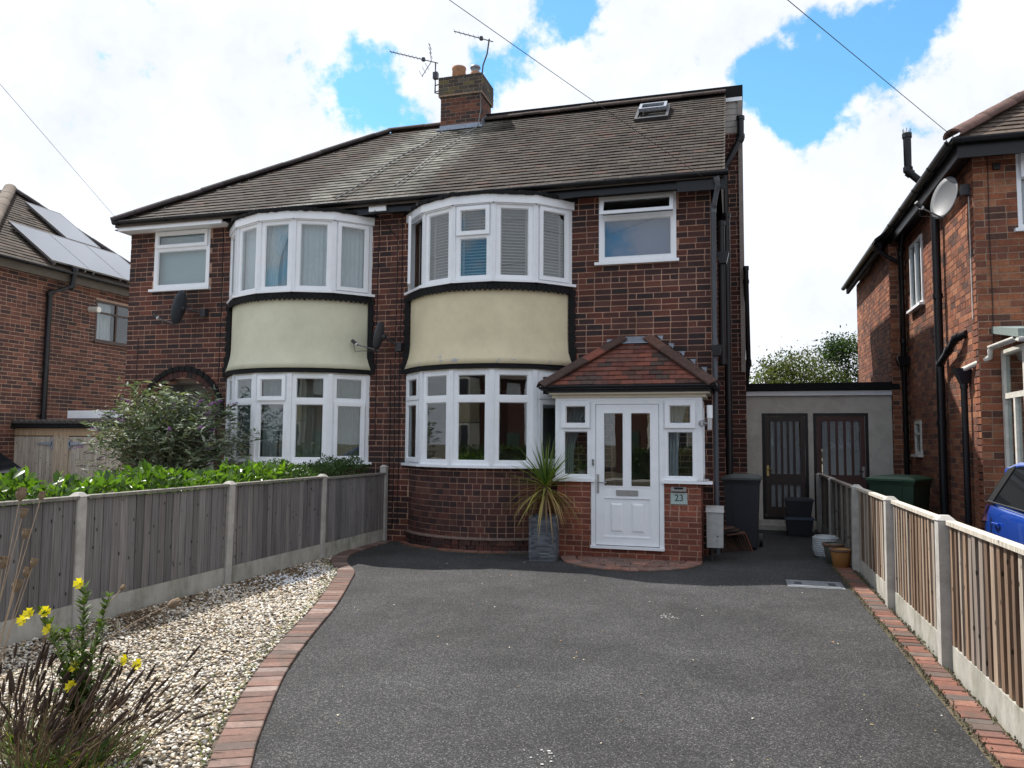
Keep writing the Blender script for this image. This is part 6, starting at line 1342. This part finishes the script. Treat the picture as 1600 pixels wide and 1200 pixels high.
# ------------------------------------------------------------------ bins, boxes, pots
def wheelie(name, loc, rz, w, dp, h, body, lid, label):
    t = empty(name, loc, label, 'bin', None, rz); x0, y0, z0 = loc; k = .82; m = MB()
    def ring(f, z, e=0): return [(x0-w/2*f-e,y0-dp/2*f-e,z),(x0+w/2*f+e,y0-dp/2*f-e,z),(x0+w/2*f+e,y0+dp/2*f+e,z),(x0-w/2*f-e,y0+dp/2*f+e,z)]
    m.hexa(ring(k,.04)+ring(.985,h-.10), body); m.hexa(ring(.985,h-.14,.012)+ring(1.,h-.085,.016), body)
    for q in (-.22,.22): m.hexa([(x0+q*w-.02,y0-dp/2*k-.006,.06),(x0+q*w+.02,y0-dp/2*k-.006,.06),(x0+q*w+.02,y0-dp/2*k+.02,.06),(x0+q*w-.02,y0-dp/2*k+.02,.06),(x0+q*w-.02,y0-dp/2*.985-.006,h-.15),(x0+q*w+.02,y0-dp/2*.985-.006,h-.15),(x0+q*w+.02,y0-dp/2+.03,h-.15),(x0+q*w-.02,y0-dp/2+.03,h-.15)], body)
    m.build('body', MT['plain'], t); m = MB(); m.hexa(ring(1.,h-.084,.03)+ring(1.,h-.055,.03), lid); m.hexa(ring(1.,h-.055,.026)+ring(.86,h-.02,.0), lid); m.hexa(ring(.86,h-.02)+ring(.55,h-.004), lid)
    m.box(x0-w*.3, y0-dp/2-.055, h-.085, x0+w*.3, y0-dp/2-.028, h-.058, lid); m.build('lid', MT['plain'], t)
    m = MB(); m.tube([(x0-w*.4,y0+dp/2+.06,h-.10),(x0+w*.4,y0+dp/2+.06,h-.10)], .016, 8, body); [m.tube([(x0+q,y0+dp/2-.01,h-.11),(x0+q,y0+dp/2+.06,h-.10)], .014, 8, body) for q in (-w*.38, w*.38)]; m.build('handle', MT['plain'], t)
    for q in (-1, 1): m = MB(); m.tube([(x0+q*(w/2*.9),y0+dp/2*.8,.10),(x0+q*(w/2*.9+.05),y0+dp/2*.8,.10)], .10, 18, (.02,.02,.02)); m.build('wheel', MT['plain'], t)
    return t
wheelie('wheelie_bin', (.085, 12.52, 0), R_(-3), .52, .62, 1.13, (.018,.02,.028), (.05,.06,.06), 'black wheelie bin with a dull grey-green lid in the shaded passage')
wheelie('wheelie_bin', (2.42, 13.2, 0), R_(-30), .66, .74, 1.13, (.02,.05,.028), (.025,.075,.04), 'large dark green wheelie bin against the orange brick side wall')
def crate(z, label, rim):
    t = empty('recycling_box', (1.04, 14.5, z), label, 'box', 'stacked recycling boxes'); m = MB(); x, y = 1.04, 14.5
    m.hexa([(x-.19,y-.16,z+.001),(x+.19,y-.16,z+.001),(x+.19,y+.16,z+.001),(x-.19,y+.16,z+.001),(x-.225,y-.19,z+.27),(x+.225,y-.19,z+.27),(x+.225,y+.19,z+.27),(x-.225,y+.19,z+.27)], (.02,.022,.03)); m.build('tub', MT['plain'], t)
    m = MB(); m.box(x-.24,y-.205,z+.271,x+.24,y+.205,z+.305,rim); m.box(x-.2,y-.17,z+.306,x+.2,y+.17,z+.318,rim); m.build('lid', MT['plain'], t)
crate(.01, 'lower black recycling box of the stack by the glazed door', (.05,.07,.11)); crate(.33, 'upper black recycling box of the stack by the glazed door', (.03,.035,.045))
def pot(name, x, y, prof, col, label, mt='plain', rim=None, pattern=False):
    t = empty(name, (x,y,0), label, 'plant pot'); m = MB(); m.lathe(prof, (x,y,0), 28, col); m.build('body', MT[mt], t)
    if rim: m = MB(); m.lathe(rim, (x,y,0), 28, col if mt == 'plain_rough' else (.14,.08,.05)); m.build('rim', MT['plain_rough'], t)
    zt = prof[-2][1]; m = MB(); m.lathe([(0,zt*.86),(prof[-1][0]*.98,zt*.86)], (x,y,0), 28, (.04,.03,.02)); m.build('soil', MT['plain_rough'], t)
    if pattern:
        m = MB()
        for j in range(9):
            for i in range(22):
                a = 6.283*(i+.5*(j % 2))/22; z = .03+j*.03; r = np.interp(z, [p[1] for p in prof[:4]], [p[0] for p in prof[:4]]); m.tube([(x+(r-.001)*math.cos(a-.10),y+(r-.001)*math.sin(a-.10),z),(x+(r+.005)*math.cos(a),y+(r+.005)*math.sin(a),z+.003),(x+(r-.001)*math.cos(a+.10),y+(r-.001)*math.sin(a+.10),z)], .008, 5, (.50,.52,.53))
        m.build('weave', MT['plain'], t)
pot('ceramic_pot', 1.20, 11.88, [(.0,.0),(.125,.0),(.165,.10),(.165,.22),(.145,.30),(.13,.30),(.13,.2)], (.42,.44,.45), 'pale grey woven-pattern ceramic pot behind two smaller pots', pattern=True)
pot('ceramic_pot', 1.235, 11.28, [(0,0),(.085,0),(.125,.24),(.13,.25),(.13,.262),(.115,.262),(.11,.18)], (.11,.12,.095), 'dull green pot with a rusty rim between the pale and orange pots', rim=[(.128,.235),(.14,.24),(.14,.268),(.112,.268)])
pot('terracotta_pot', 1.285, 10.88, [(0,0),(.095,0),(.13,.22),(.135,.23),(.135,.245),(.118,.245),(.11,.17)], (.42,.20,.065), 'glossy orange-brown pot at the end of the block edging', rim=[(.133,.215),(.146,.22),(.146,.252),(.116,.252)])
# gas meter box
gm = empty('meter_box', (-.287, 11.0, 0), 'grey-white gas meter box beside the porch corner', 'meter box'); m = MB(); m.hexa([(-.395,10.90,.185),(-.18,10.90,.19),(-.18,11.12,.19),(-.395,11.12,.185),(-.395,10.90,.66),(-.175,10.90,.66),(-.175,11.12,.66),(-.395,11.12,.66)]); m.build('case', mat('weathered_plastic', (.36,.36,.35), .6, var=.2, scale=12, damt=.35, dscale=9, dark=(.16,.15,.13)), gm)
m = MB(); m.hexa([(-.405,10.885,.66),(-.165,10.885,.66),(-.165,11.125,.66),(-.405,11.125,.66),(-.405,10.90,.705),(-.17,10.90,.705),(-.17,11.125,.735),(-.405,11.125,.735)]); m.build('lid', mat('meter_lid', (.42,.42,.41), .6, var=.15), gm)
m = MB(); m.tube([(-.25,10.898,.34),(-.25,10.89,.34)], .009, 8); m.tube([(-.31,10.898,.32),(-.31,10.893,.32)], .004, 6); m.tube([(-.33,11.0,.0),(-.33,11.0,.19)], .018, 8); m.build('lock_and_pipe', MT['metal_dark'], gm)
# stacked spare roof tiles
rnd = random.Random(2)
for k in range(13):
    a = R_(52+k*1.4); x = -.20+k*.034; y = 11.93+k*.02; L_ = .27; m = MB(); ux, uz = -math.cos(a), math.sin(a); c = rnd.choice([(.13,.08,.065),(.10,.065,.055),(.15,.085,.065)]) if k < 12 else (.28,.10,.06)
    m.hexa([(x,y,.0),(x,y+.17,.0),(x+.013,y+.17,.004),(x+.013,y,.004),(x+ux*L_,y,uz*L_),(x+ux*L_,y+.17,uz*L_),(x+ux*L_+.013,y+.17,uz*L_+.004),(x+ux*L_+.013,y,uz*L_+.004)], c)
    lab = 'spare clay roof tile leaning on edge in the row beside the meter box' if k < 12 else 'bright red clay roof tile leaning at the end of the spare tile row'
    m.build('clay_tile', MT['tile'], None, loc=(x,y,0), label=lab, cat='tile', group='spare roof tiles leaning beside the meter box' if k < 12 else None)
for k, (x, y, z, r, lab) in enumerate(((-.02,12.0,.255,.12,'red clay tile lying flat directly on the leaning spare tiles'),(-.10,12.03,.29,-.1,'brown clay tile lying second from the top on the spare tile heap'),(-.17,11.99,.325,.25,'brown clay tile lying topmost on the spare tile heap'))):
    m = MB(); m.hexa([(-.13,-.085,.0),(.13,-.085,.012),(.13,.085,.012),(-.13,.085,.0),(-.13,-.085,.013),(.13,-.085,.025),(.13,.085,.025),(-.13,.085,.013)], ((.17,.085,.06),(.14,.085,.07),(.15,.09,.07))[k]); o = m.build('clay_tile', MT['tile'], None, label=lab, cat='tile'); o.location = (x,y,z); o.rotation_euler = (0, -.12, r)

# ------------------------------------------------------------------ satellite dishes, aerials, cables
def dish(loc, aim, w, h, col, wall, lnbdir, label, armlen=.42):
    """loc: dish centre; aim: unit vector the dish faces; wall: bracket point on wall"""
    t = empty('satellite_dish', wall, label, 'satellite dish'); f = Vector(aim).normalized(); s = f.cross(Vector((0,0,1))).normalized(); u = s.cross(f); C_ = Vector(loc); m = MB(); nr, na = 5, 28
    vs, vb = [], []
    for i in range(nr+1):
        r = i/nr
        for j in range(na):
            a = 6.283*j/na; p = C_+s*(w/2*r*math.cos(a))+u*(h/2*r*math.sin(a))+f*(.055*r*r); vs.append(p); vb.append(p-f*.008)
    b = len(vs); fs = []
    for i in range(nr):
        for j in range(na):
            q = (i*na+j, i*na+(j+1)%na, (i+1)*na+(j+1)%na, (i+1)*na+j); fs.append(q); fs.append(tuple(b+z for z in q[::-1]))
    for j in range(na): fs.append((nr*na+j, nr*na+(j+1)%na, b+nr*na+(j+1)%na, b+nr*na+j))
    m.add(vs+vb, fs, col, True); m.build('reflector', MT['plain'], t)
    bot = C_-u*(h/2*.95)+f*.04; lnb = C_-u*(h*.42)+f*armlen; m = MB(); m.tube([bot-f*.05, lnb], .011, 6, (.12,.12,.12)); m.build('arm', MT['plain'], t); m = MB(); m.tube([lnb-f*.02+u*.01, lnb+f*.07+u*.05], .028, 10, (.03,.03,.03)); m.tube([lnb-f*.04, lnb-f*.015+u*.008], .03, 10, (.6,.6,.6)); m.build('receiver', MT['plain'], t)
    m = MB(); bk = C_-f*.07; m.tube([C_-f*.01, bk], .045, 8, (.03,.03,.035)); m.tube([bk, Vector(wall)], .018, 8, (.03,.03,.035)); wn = Vector(wall); m.box(wn.x-.05, wn.y-.05, wn.z-.07, wn.x+.05, wn.y+.05, wn.z+.07, (.03,.03,.035)); m.build('bracket', MT['plain'], t)
    m = MB(); m.tube([lnb+f*.02-u*.02, lnb-f*.03-u*.12, lnb-f*.12-u*.09, bot-f*.04], .005, 5, (.03,.03,.03)); m.build('lead', MT['plain'], t)
dish((-9.22, 11.17, 3.86), (-.80, -.10, .18), .40, .62, (.05,.06,.075), (-8.93, YF-.05, 3.80), None, 'dark oval satellite dish on the left half below the small window')
dish((-5.42, 11.20, 3.25), (-.97, -.04, .20), .36, .48, (.05,.055,.065), (-5.20, YF-.05, 3.10), None, 'dark oval satellite dish between the two cream bays')
dish((2.80, 11.52, 4.93), (-.82, -.48, .22), .46, .60, (.13,.135,.145), (RX-.06, 11.35, 4.98), None, 'pale grey oval satellite dish on the corner of the orange brick house', .40)
def aerial(mast, boom0, boom1, nel, big, label, xs=True):
    t = empty('tv_aerial', mast[0], label, 'aerial'); m = MB(); m.tube(mast, .016, 7); m.build('mast', MT['metal_dark'], t); a, b = Vector(boom0), Vector(boom1); d = (b-a).normalized(); m = MB(); m.tube([a, b], .010, 6); m.build('boom', MT['metal_dark'], t); up = Vector((0,0,1)); s = d.cross(up).normalized(); v = s.cross(d)
    for i in range(nel):
        p = a+(b-a)*(.02+.62*i/max(1,nel-1)); m = MB(); m.tube([p-s*.09+v*.0, p+s*.09], .004, 4); m.build('element', MT['metal_dark'], t)
    q = a+(b-a)*.70; m = MB(); m.box(q.x-.03,q.y-.03,q.z-.03,q.x+.03,q.y+.03,q.z+.04); m.build('dipole_box', MT['metal_dark'], t)
    if big:
        c = a+(b-a)*.86
        for sg in (-1, 1):
            m = MB(); m.tube([c, c+v*sg*.36-d*.16*(1 if sg > 0 else .6)], .008, 5)
            for k in (.35,.6,.85): p = c+(v*sg*.36-d*.16)*k; m.tube([p-s*.14, p+s*.14], .005, 4)
            m.build('reflector', MT['metal_dark'], t)
    return t
aerial([(-5.88,14.62,8.84),(-5.96,14.62,8.86),(-5.96,14.62,9.52)], (-6.96,14.5,9.84), (-5.90,14.62,9.50), 9, True, 'tv aerial with a long rod boom and crossed reflectors clamped to the chimney side')
m = MB(); m.box(-6.0,14.57,9.16,-5.90,14.66,9.30); [m.tube([(-5.96,14.62,z),(-5.76,14.55,z)], .012, 5) for z in (8.88,9.02)]; o = m.build('amplifier_box', MT['metal_dark'], bpy.data.objects['tv_aerial'])
aerial([(-4.88,14.47,9.0),(-4.86,14.48,9.25),(-4.78,14.5,9.5),(-4.74,14.5,9.80)], (-5.48,14.42,10.03), (-4.66,14.52,9.74), 6, False, 'tv aerial on a bent mast rising from the chimney corner')
def cable(a, b, sag, r, label):
    a, b = np.array(a), np.array(b); m = MB(); pts = [a+(b-a)*t-np.array((0,0,sag*4*t*(1-t))) for t in np.linspace(0,1,24)]; m.tube(pts, r, 5); return m.build('overhead_cable', MT['black'], None, loc=tuple(a), label=label, cat='cable', group='overhead telephone cables')
cable((-.34,11.05,5.31), (-10.9,-8,8.55), .12, .0038, 'thin overhead cable reaching the gutter end of the house with the porch'); cable((2.75,10.85,5.52), (-8.5,-8,5.75), .0, .0042, 'thin overhead cable reaching the roof corner of the orange brick house'); cable((-10.58,11.1,5.48), (-.9,-8,7.2), .0, .003, 'thin overhead cable reaching the hip corner above the white fascia')

# ------------------------------------------------------------------ cars
def car(loc, rz, paint, label, coat=1.):
    t = empty('hatchback_car', loc, label, 'car', None, rz); ox, oy, oz = loc
    def W(p): return (ox+p[0], oy+p[1], oz+p[2]*.965)
    # stations along x (rear -> front): x, half width scale, underside, belt height
    st = [(-1.78,.80,.42,.92),(-1.74,.92,.32,1.04),(-1.55,.985,.26,1.075),(-1.0,1.0,.24,1.06),(-.3,1.0,.24,1.035),(.4,1.0,.24,1.01),(.85,.99,.24,.985),(1.3,.96,.25,.90),(1.65,.88,.28,.79),(1.80,.72,.38,.64)]
    hw = .82; rows = []
    for x, w, zu, zb in st:
        h = hw*w; rows.append([(x,-h*.90,zu),(x,-h*.985,zu+.12),(x,-h,(zu+zb)/2),(x,-h*.985,zb-.09),(x,-h*.93,zb),(x,-h*.55,zb+.035),(x,0,zb+.045),(x,h*.55,zb+.035),(x,h*.93,zb),(x,h*.985,zb-.09),(x,h,(zu+zb)/2),(x,h*.985,zu+.12),(x,h*.90,zu)])
    m = MB(); vs = [W(p) for r in rows for p in r]; k = 13; fs = [(i*k+j, i*k+j+1, (i+1)*k+j+1, (i+1)*k+j) for i in range(len(rows)-1) for j in range(k-1)]+[tuple(range(k))[::-1], tuple((len(rows)-1)*k+j for j in range(k))]
    m.add(vs, fs[:-2], paint, True); m.add(vs, fs[-2:], paint); body = m.build('body', mat('car_paint', attr=True, rough=.25 if coat else .5, var=.0, coat=coat, metal=.25, spec=.5 if coat else .2), t)
    sub = body.modifiers.new('s', 'SUBSURF'); sub.levels = 1; sub.render_levels = 2
    # glasshouse
    g = [(-1.62,.76,1.00),(-1.30,.62,1.44),(-.5,.60,1.49),(.15,.60,1.46),(.98,.72,.93)]
    prof = [(-1.62,1.08),(-1.38,1.42),(-1.1,1.475),(-.5,1.495),(.1,1.465),(.30,1.41),(1.02,.99)]
    def gl(x, z):  # half width of the cabin at height z
        return .765-.17*max(0,(z-1.04)/.45)
    m = MB(); L_ = [W((x,-gl(x,z),z)) for x, z in prof]; Rr = [W((x,gl(x,z),z)) for x, z in prof]; n = len(prof); vs = L_+Rr
    m.add(vs, [tuple(range(n)), tuple(range(2*n-1,n-1,-1))]+[(i,n+i,n+i+1,i+1) for i in range(n-1)], (.012,.013,.015)); gh = m.build('glasshouse', mat('car_glass', (.01,.012,.014), .05, var=0, spec=.45), t)
    # roof skin and pillars
    m = MB(); rp = [(-1.42,1.41),(-1.1,1.485),(-.5,1.507),(.1,1.477),(.26,1.44)]; e = .012
    vs = []
    for x, z in rp:
        for q in (-1.0,-.6,0,.6,1.0): vs.append(W((x, q*(gl(x,z)+.012), z+.02*(1-q*q)-.0)))
    for x, z in rp:
        for q in (-1.0,1.0): vs.append(W((x, q*(gl(x,z)+.016), z-.05)))
    fs = [(i*5+j,(i+1)*5+j,(i+1)*5+j+1,i*5+j+1) for i in range(4) for j in range(4)]; b = 25
    for i in range(4): fs += [(i*5, b+i*2, b+(i+1)*2, (i+1)*5), (i*5+4, (i+1)*5+4, b+(i+1)*2+1, b+i*2+1)]
    m.add(vs, fs, paint, True); m.build('roof', MT['carp_'+str(paint)] if 'carp_'+str(paint) in MT else bpy.data.materials[body.data.materials[0].name], t)
    def pillar(x0, z0, x1, z1, w, mt, nm):
        for sg in (-1, 1):
            m = MB(); a, b_ = gl(x0,z0)+.008, gl(x1,z1)+.008
            m.hexa([W((x0-w/2,sg*a,z0)),W((x0+w/2,sg*a,z0)),W((x0+w/2,sg*(a-.03),z0)),W((x0-w/2,sg*(a-.03),z0)),W((x1-w/2,sg*b_,z1)),W((x1+w/2,sg*b_,z1)),W((x1+w/2,sg*(b_-.03),z1)),W((x1-w/2,sg*(b_-.03),z1))], paint if mt == 'p' else (.015,.015,.016)); m.build(nm, body.data.materials[0] if mt == 'p' else MT['plain'], t)
    pillar(-1.50,1.06,-1.24,1.45,.16,'k','rear_pillar'); pillar(-.30,1.03,-.34,1.48,.07,'k','centre_pillar'); pillar(.94,1.0,.20,1.45,.07,'p','windscreen_pillar')
    for sg in (-1, 1):
        m = MB(); m.tube([W((-1.5,sg*.772,1.07)),W((-.3,sg*.778,1.05)),W((.95,sg*.772,1.0))], .010, 5, (.5,.5,.5)); m.build('belt_trim', MT['metal_dark'], t)
        for x in (-1.28,-.26,.86):
            m = MB(); m.tube([W((x,sg*.815,.92)),W((x+.02,sg*.828,.62)),W((x+.05,sg*.81,.34))], .006, 4, (.01,.012,.03)); m.build('door_seam', MT['plain'], t)
        for x in (-1.12,-.1):
            m = MB(); m.tube([W((x-.09,sg*.822,.87)),W((x,sg*.848,.875)),W((x+.09,sg*.822,.87))], .014, 6, paint); m.build('door_handle', body.data.materials[0], t)
        m = MB(); m.hexa([W((-1.79,sg*.66,.86)),W((-1.58,sg*.812,.86)),W((-1.58,sg*.76,.86)),W((-1.74,sg*.60,.86)),W((-1.77,sg*.66,1.01)),W((-1.50,sg*.795,1.03)),W((-1.55,sg*.74,1.03)),W((-1.74,sg*.6,1.01))], (.42,.06,.05)); m.build('tail_light', mat('lamp_red', (.72,.30,.25), .1, var=0, coat=1.), t)
        m = MB(); m.hexa([W((1.74,sg*.48,.56)),W((1.52,sg*.74,.58)),W((1.48,sg*.66,.58)),W((1.66,sg*.45,.56)),W((1.70,sg*.48,.70)),W((1.42,sg*.73,.76)),W((1.38,sg*.65,.76)),W((1.62,sg*.45,.70))], (.7,.72,.75)); m.build('headlight', MT['plain'], t)
        m = MB(); m.hexa([W((.66,sg*.80,.93)),W((.78,sg*.80,.93)),W((.78,sg*.95,.95)),W((.66,sg*.95,.95)),W((.68,sg*.80,1.05)),W((.78,sg*.80,1.05)),W((.78,sg*.95,1.06)),W((.68,sg*.95,1.06))], paint); m.build('wing_mirror', body.data.materials[0], t)
        for x in (-1.15, 1.15):
            m = MB(); m.lathe([(.10,-.09),(.29,-.09),(.305,-.04),(.305,.04),(.29,.09),(.2,.10)], (0,0,0), 24, (.015,.015,.015)); o = m.build('wheel', MT['plain_rough'], t); o.location = (x, sg*.72, .305); o.rotation_euler = (R_(90),0,0)
            r = MB(); r.lathe([(0,.07*-sg),(.05,.085*-sg),(.19,.095*-sg),(.205,.07*-sg)], (0,0,0), 24, (.35,.36,.38)); ro = r.build('rim', MT['metal'], None); ro.parent = o
    m = MB(); m.box(*W((-1.80,-.26,.52)), *W((-1.775,.26,.63)), (.7,.6,.1)); m.build('number_plate', MT['plain'], t); return t
car((3.22, 7.42, 0), R_(-90), (.012,.07,.42), 'bright blue hatchback parked beyond the slatted fence by the orange brick house'); car((-13.75, 10.75, 0), R_(-8), (.004,.004,.005), 'black hatchback whose windscreen shows over the hedge by the timber garage', 0.)

# ------------------------------------------------------------------ houses across the road (seen as reflections)
def opposite(x0, label, brickc):
    t = empty('house_opposite', (x0, -20, 0), label, 'house', 'houses across the road'); w = 9.4; bm = mat('far_brick', brickc, .9, var=.3, scale=6); m = MB(); m.box(x0-w/2, -28, 0, x0+w/2, -20, 5.3); m.build('wall', bm, t)
    m = MB(); e = .4; A_ = [(x0-w/2-e,-28-e,5.3),(x0+w/2+e,-28-e,5.3),(x0+w/2+e,-20+e,5.3),(x0-w/2-e,-20+e,5.3),(x0-w/2+3,-24,8.3),(x0+w/2-3,-24,8.3)]; m.add(A_, [(0,1,5,4),(1,2,5),(2,3,4,5),(3,0,4),(3,2,1,0)]); m.build('roof', mat('far_roof', (.09,.065,.055), .9, var=.3, scale=5), t)
    for cx in (x0-1.7, x0+1.7):
        m = MB(); m.prism([(cx-1.3,-20.01,2.65),(cx+1.3,-20.01,2.65),(cx+.85,-19.45,2.65),(cx-.85,-19.45,2.65)], (0,0,1.2)); m.build('render_apron', mat('far_render', (.40,.36,.26), .8), t)
        for z0, z1 in ((1.1,2.6),(3.9,5.15)):
            m = MB(); m.prism([(cx-1.28,-20.01,z0),(cx+1.28,-20.01,z0),(cx+.84,-19.46,z0),(cx-.84,-19.46,z0)], (0,0,z1-z0)); b = m.build('bay_window', MT['white_old'], t)
            for k in range(3): m = MB(); m.box(cx-.76+k*.53, -19.45, z0+.12, cx-.32+k*.53, -19.43, z1-.12); m.build('pane', mat('far_glass', (.03,.035,.04), .08, var=0), b)
        m = MB(); m.prism([(cx-1.3,-20.01,0),(cx+1.3,-20.01,0),(cx+.85,-19.45,0),(cx-.85,-19.45,0)], (0,0,1.1)); m.build('bay_base', bm, t)
    for sg in (-1, 1):
        m = MB(); m.box(x0+sg*3.9-.5, -20.03, 4.1, x0+sg*3.9+.5, -19.97, 5.1); m.build('window', MT['upvc'], t); m = MB(); m.box(x0+sg*3.9-.45, -20.05, 0, x0+sg*3.9+.45, -19.95, 2.1); m.build('door', mat('far_door', (.05,.09,.06), .4), t)
opposite(-13.5, 'semi-detached brick pair across the road, opposite the left neighbour', (.10,.04,.03)); opposite(-1.5, 'semi-detached brick pair across the road, facing the porch', (.11,.045,.032)); opposite(10.5, 'semi-detached brick pair across the road, opposite the orange brick house', (.09,.038,.03))
for k, (x0, x1, lab) in enumerate(((-19,-6.5,'clipped hedge across the road before the far left pair'),(-4.5,3.5,'clipped hedge across the road facing the porch'),(6,16,'clipped hedge across the road before the far right pair'))):
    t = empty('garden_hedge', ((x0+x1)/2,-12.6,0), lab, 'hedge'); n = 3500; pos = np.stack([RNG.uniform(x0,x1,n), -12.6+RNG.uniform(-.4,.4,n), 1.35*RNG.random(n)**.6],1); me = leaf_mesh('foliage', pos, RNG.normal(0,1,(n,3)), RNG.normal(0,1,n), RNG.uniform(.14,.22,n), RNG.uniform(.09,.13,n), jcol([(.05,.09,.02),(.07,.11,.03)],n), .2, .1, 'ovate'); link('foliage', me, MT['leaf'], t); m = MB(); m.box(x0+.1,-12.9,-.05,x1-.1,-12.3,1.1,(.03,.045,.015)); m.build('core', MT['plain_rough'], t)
sheet('far_pavement', [(-80,-12.2),(80,-12.2),(80,-10.6),(-80,-10.6)], .0, MT['concrete'])

# ------------------------------------------------------------------ plants standing on the window boards
def house_plant(x, y, z, h, n, cols, label):
    t = empty('house_plant', (x,y,z), label, 'house plant'); m = MB(); m.lathe([(0,0),(.05,0),(.065,.10),(.055,.10),(.05,.06)], (x,y,z), 16, (.35,.30,.26)); m.build('pot', MT['plain'], t)
    a = RNG.random(n)*6.28; d = np.stack([np.cos(a)*.8, np.sin(a)*.8, RNG.uniform(.5,2.2,n)],1); Ln = RNG.uniform(.5,1.,n)*h
    me = leaf_mesh('leaves', np.tile(np.array([[x,y,z+.09]]),(n,1)), d, RNG.normal(0,.4,n), Ln, Ln*.14, jcol(cols,n), .3, .45); link('leaves', me, MT['leaf'], t)
house_plant(-3.95, 10.98, 1.19, .26, 34, [(.16,.22,.06),(.22,.27,.09)], 'leafy plant on the sill behind a lower pane of the bay beside the porch')
house_plant(-3.62, 10.98, 1.19, .2, 24, [(.13,.2,.06),(.2,.24,.08)], 'shorter leafy plant beside the other one on the bay sill')
house_plant(-2.12, 10.95, 1.09, .24, 26, [(.12,.2,.06),(.16,.25,.08)], 'green plant behind the porch side window next to the slate planter')
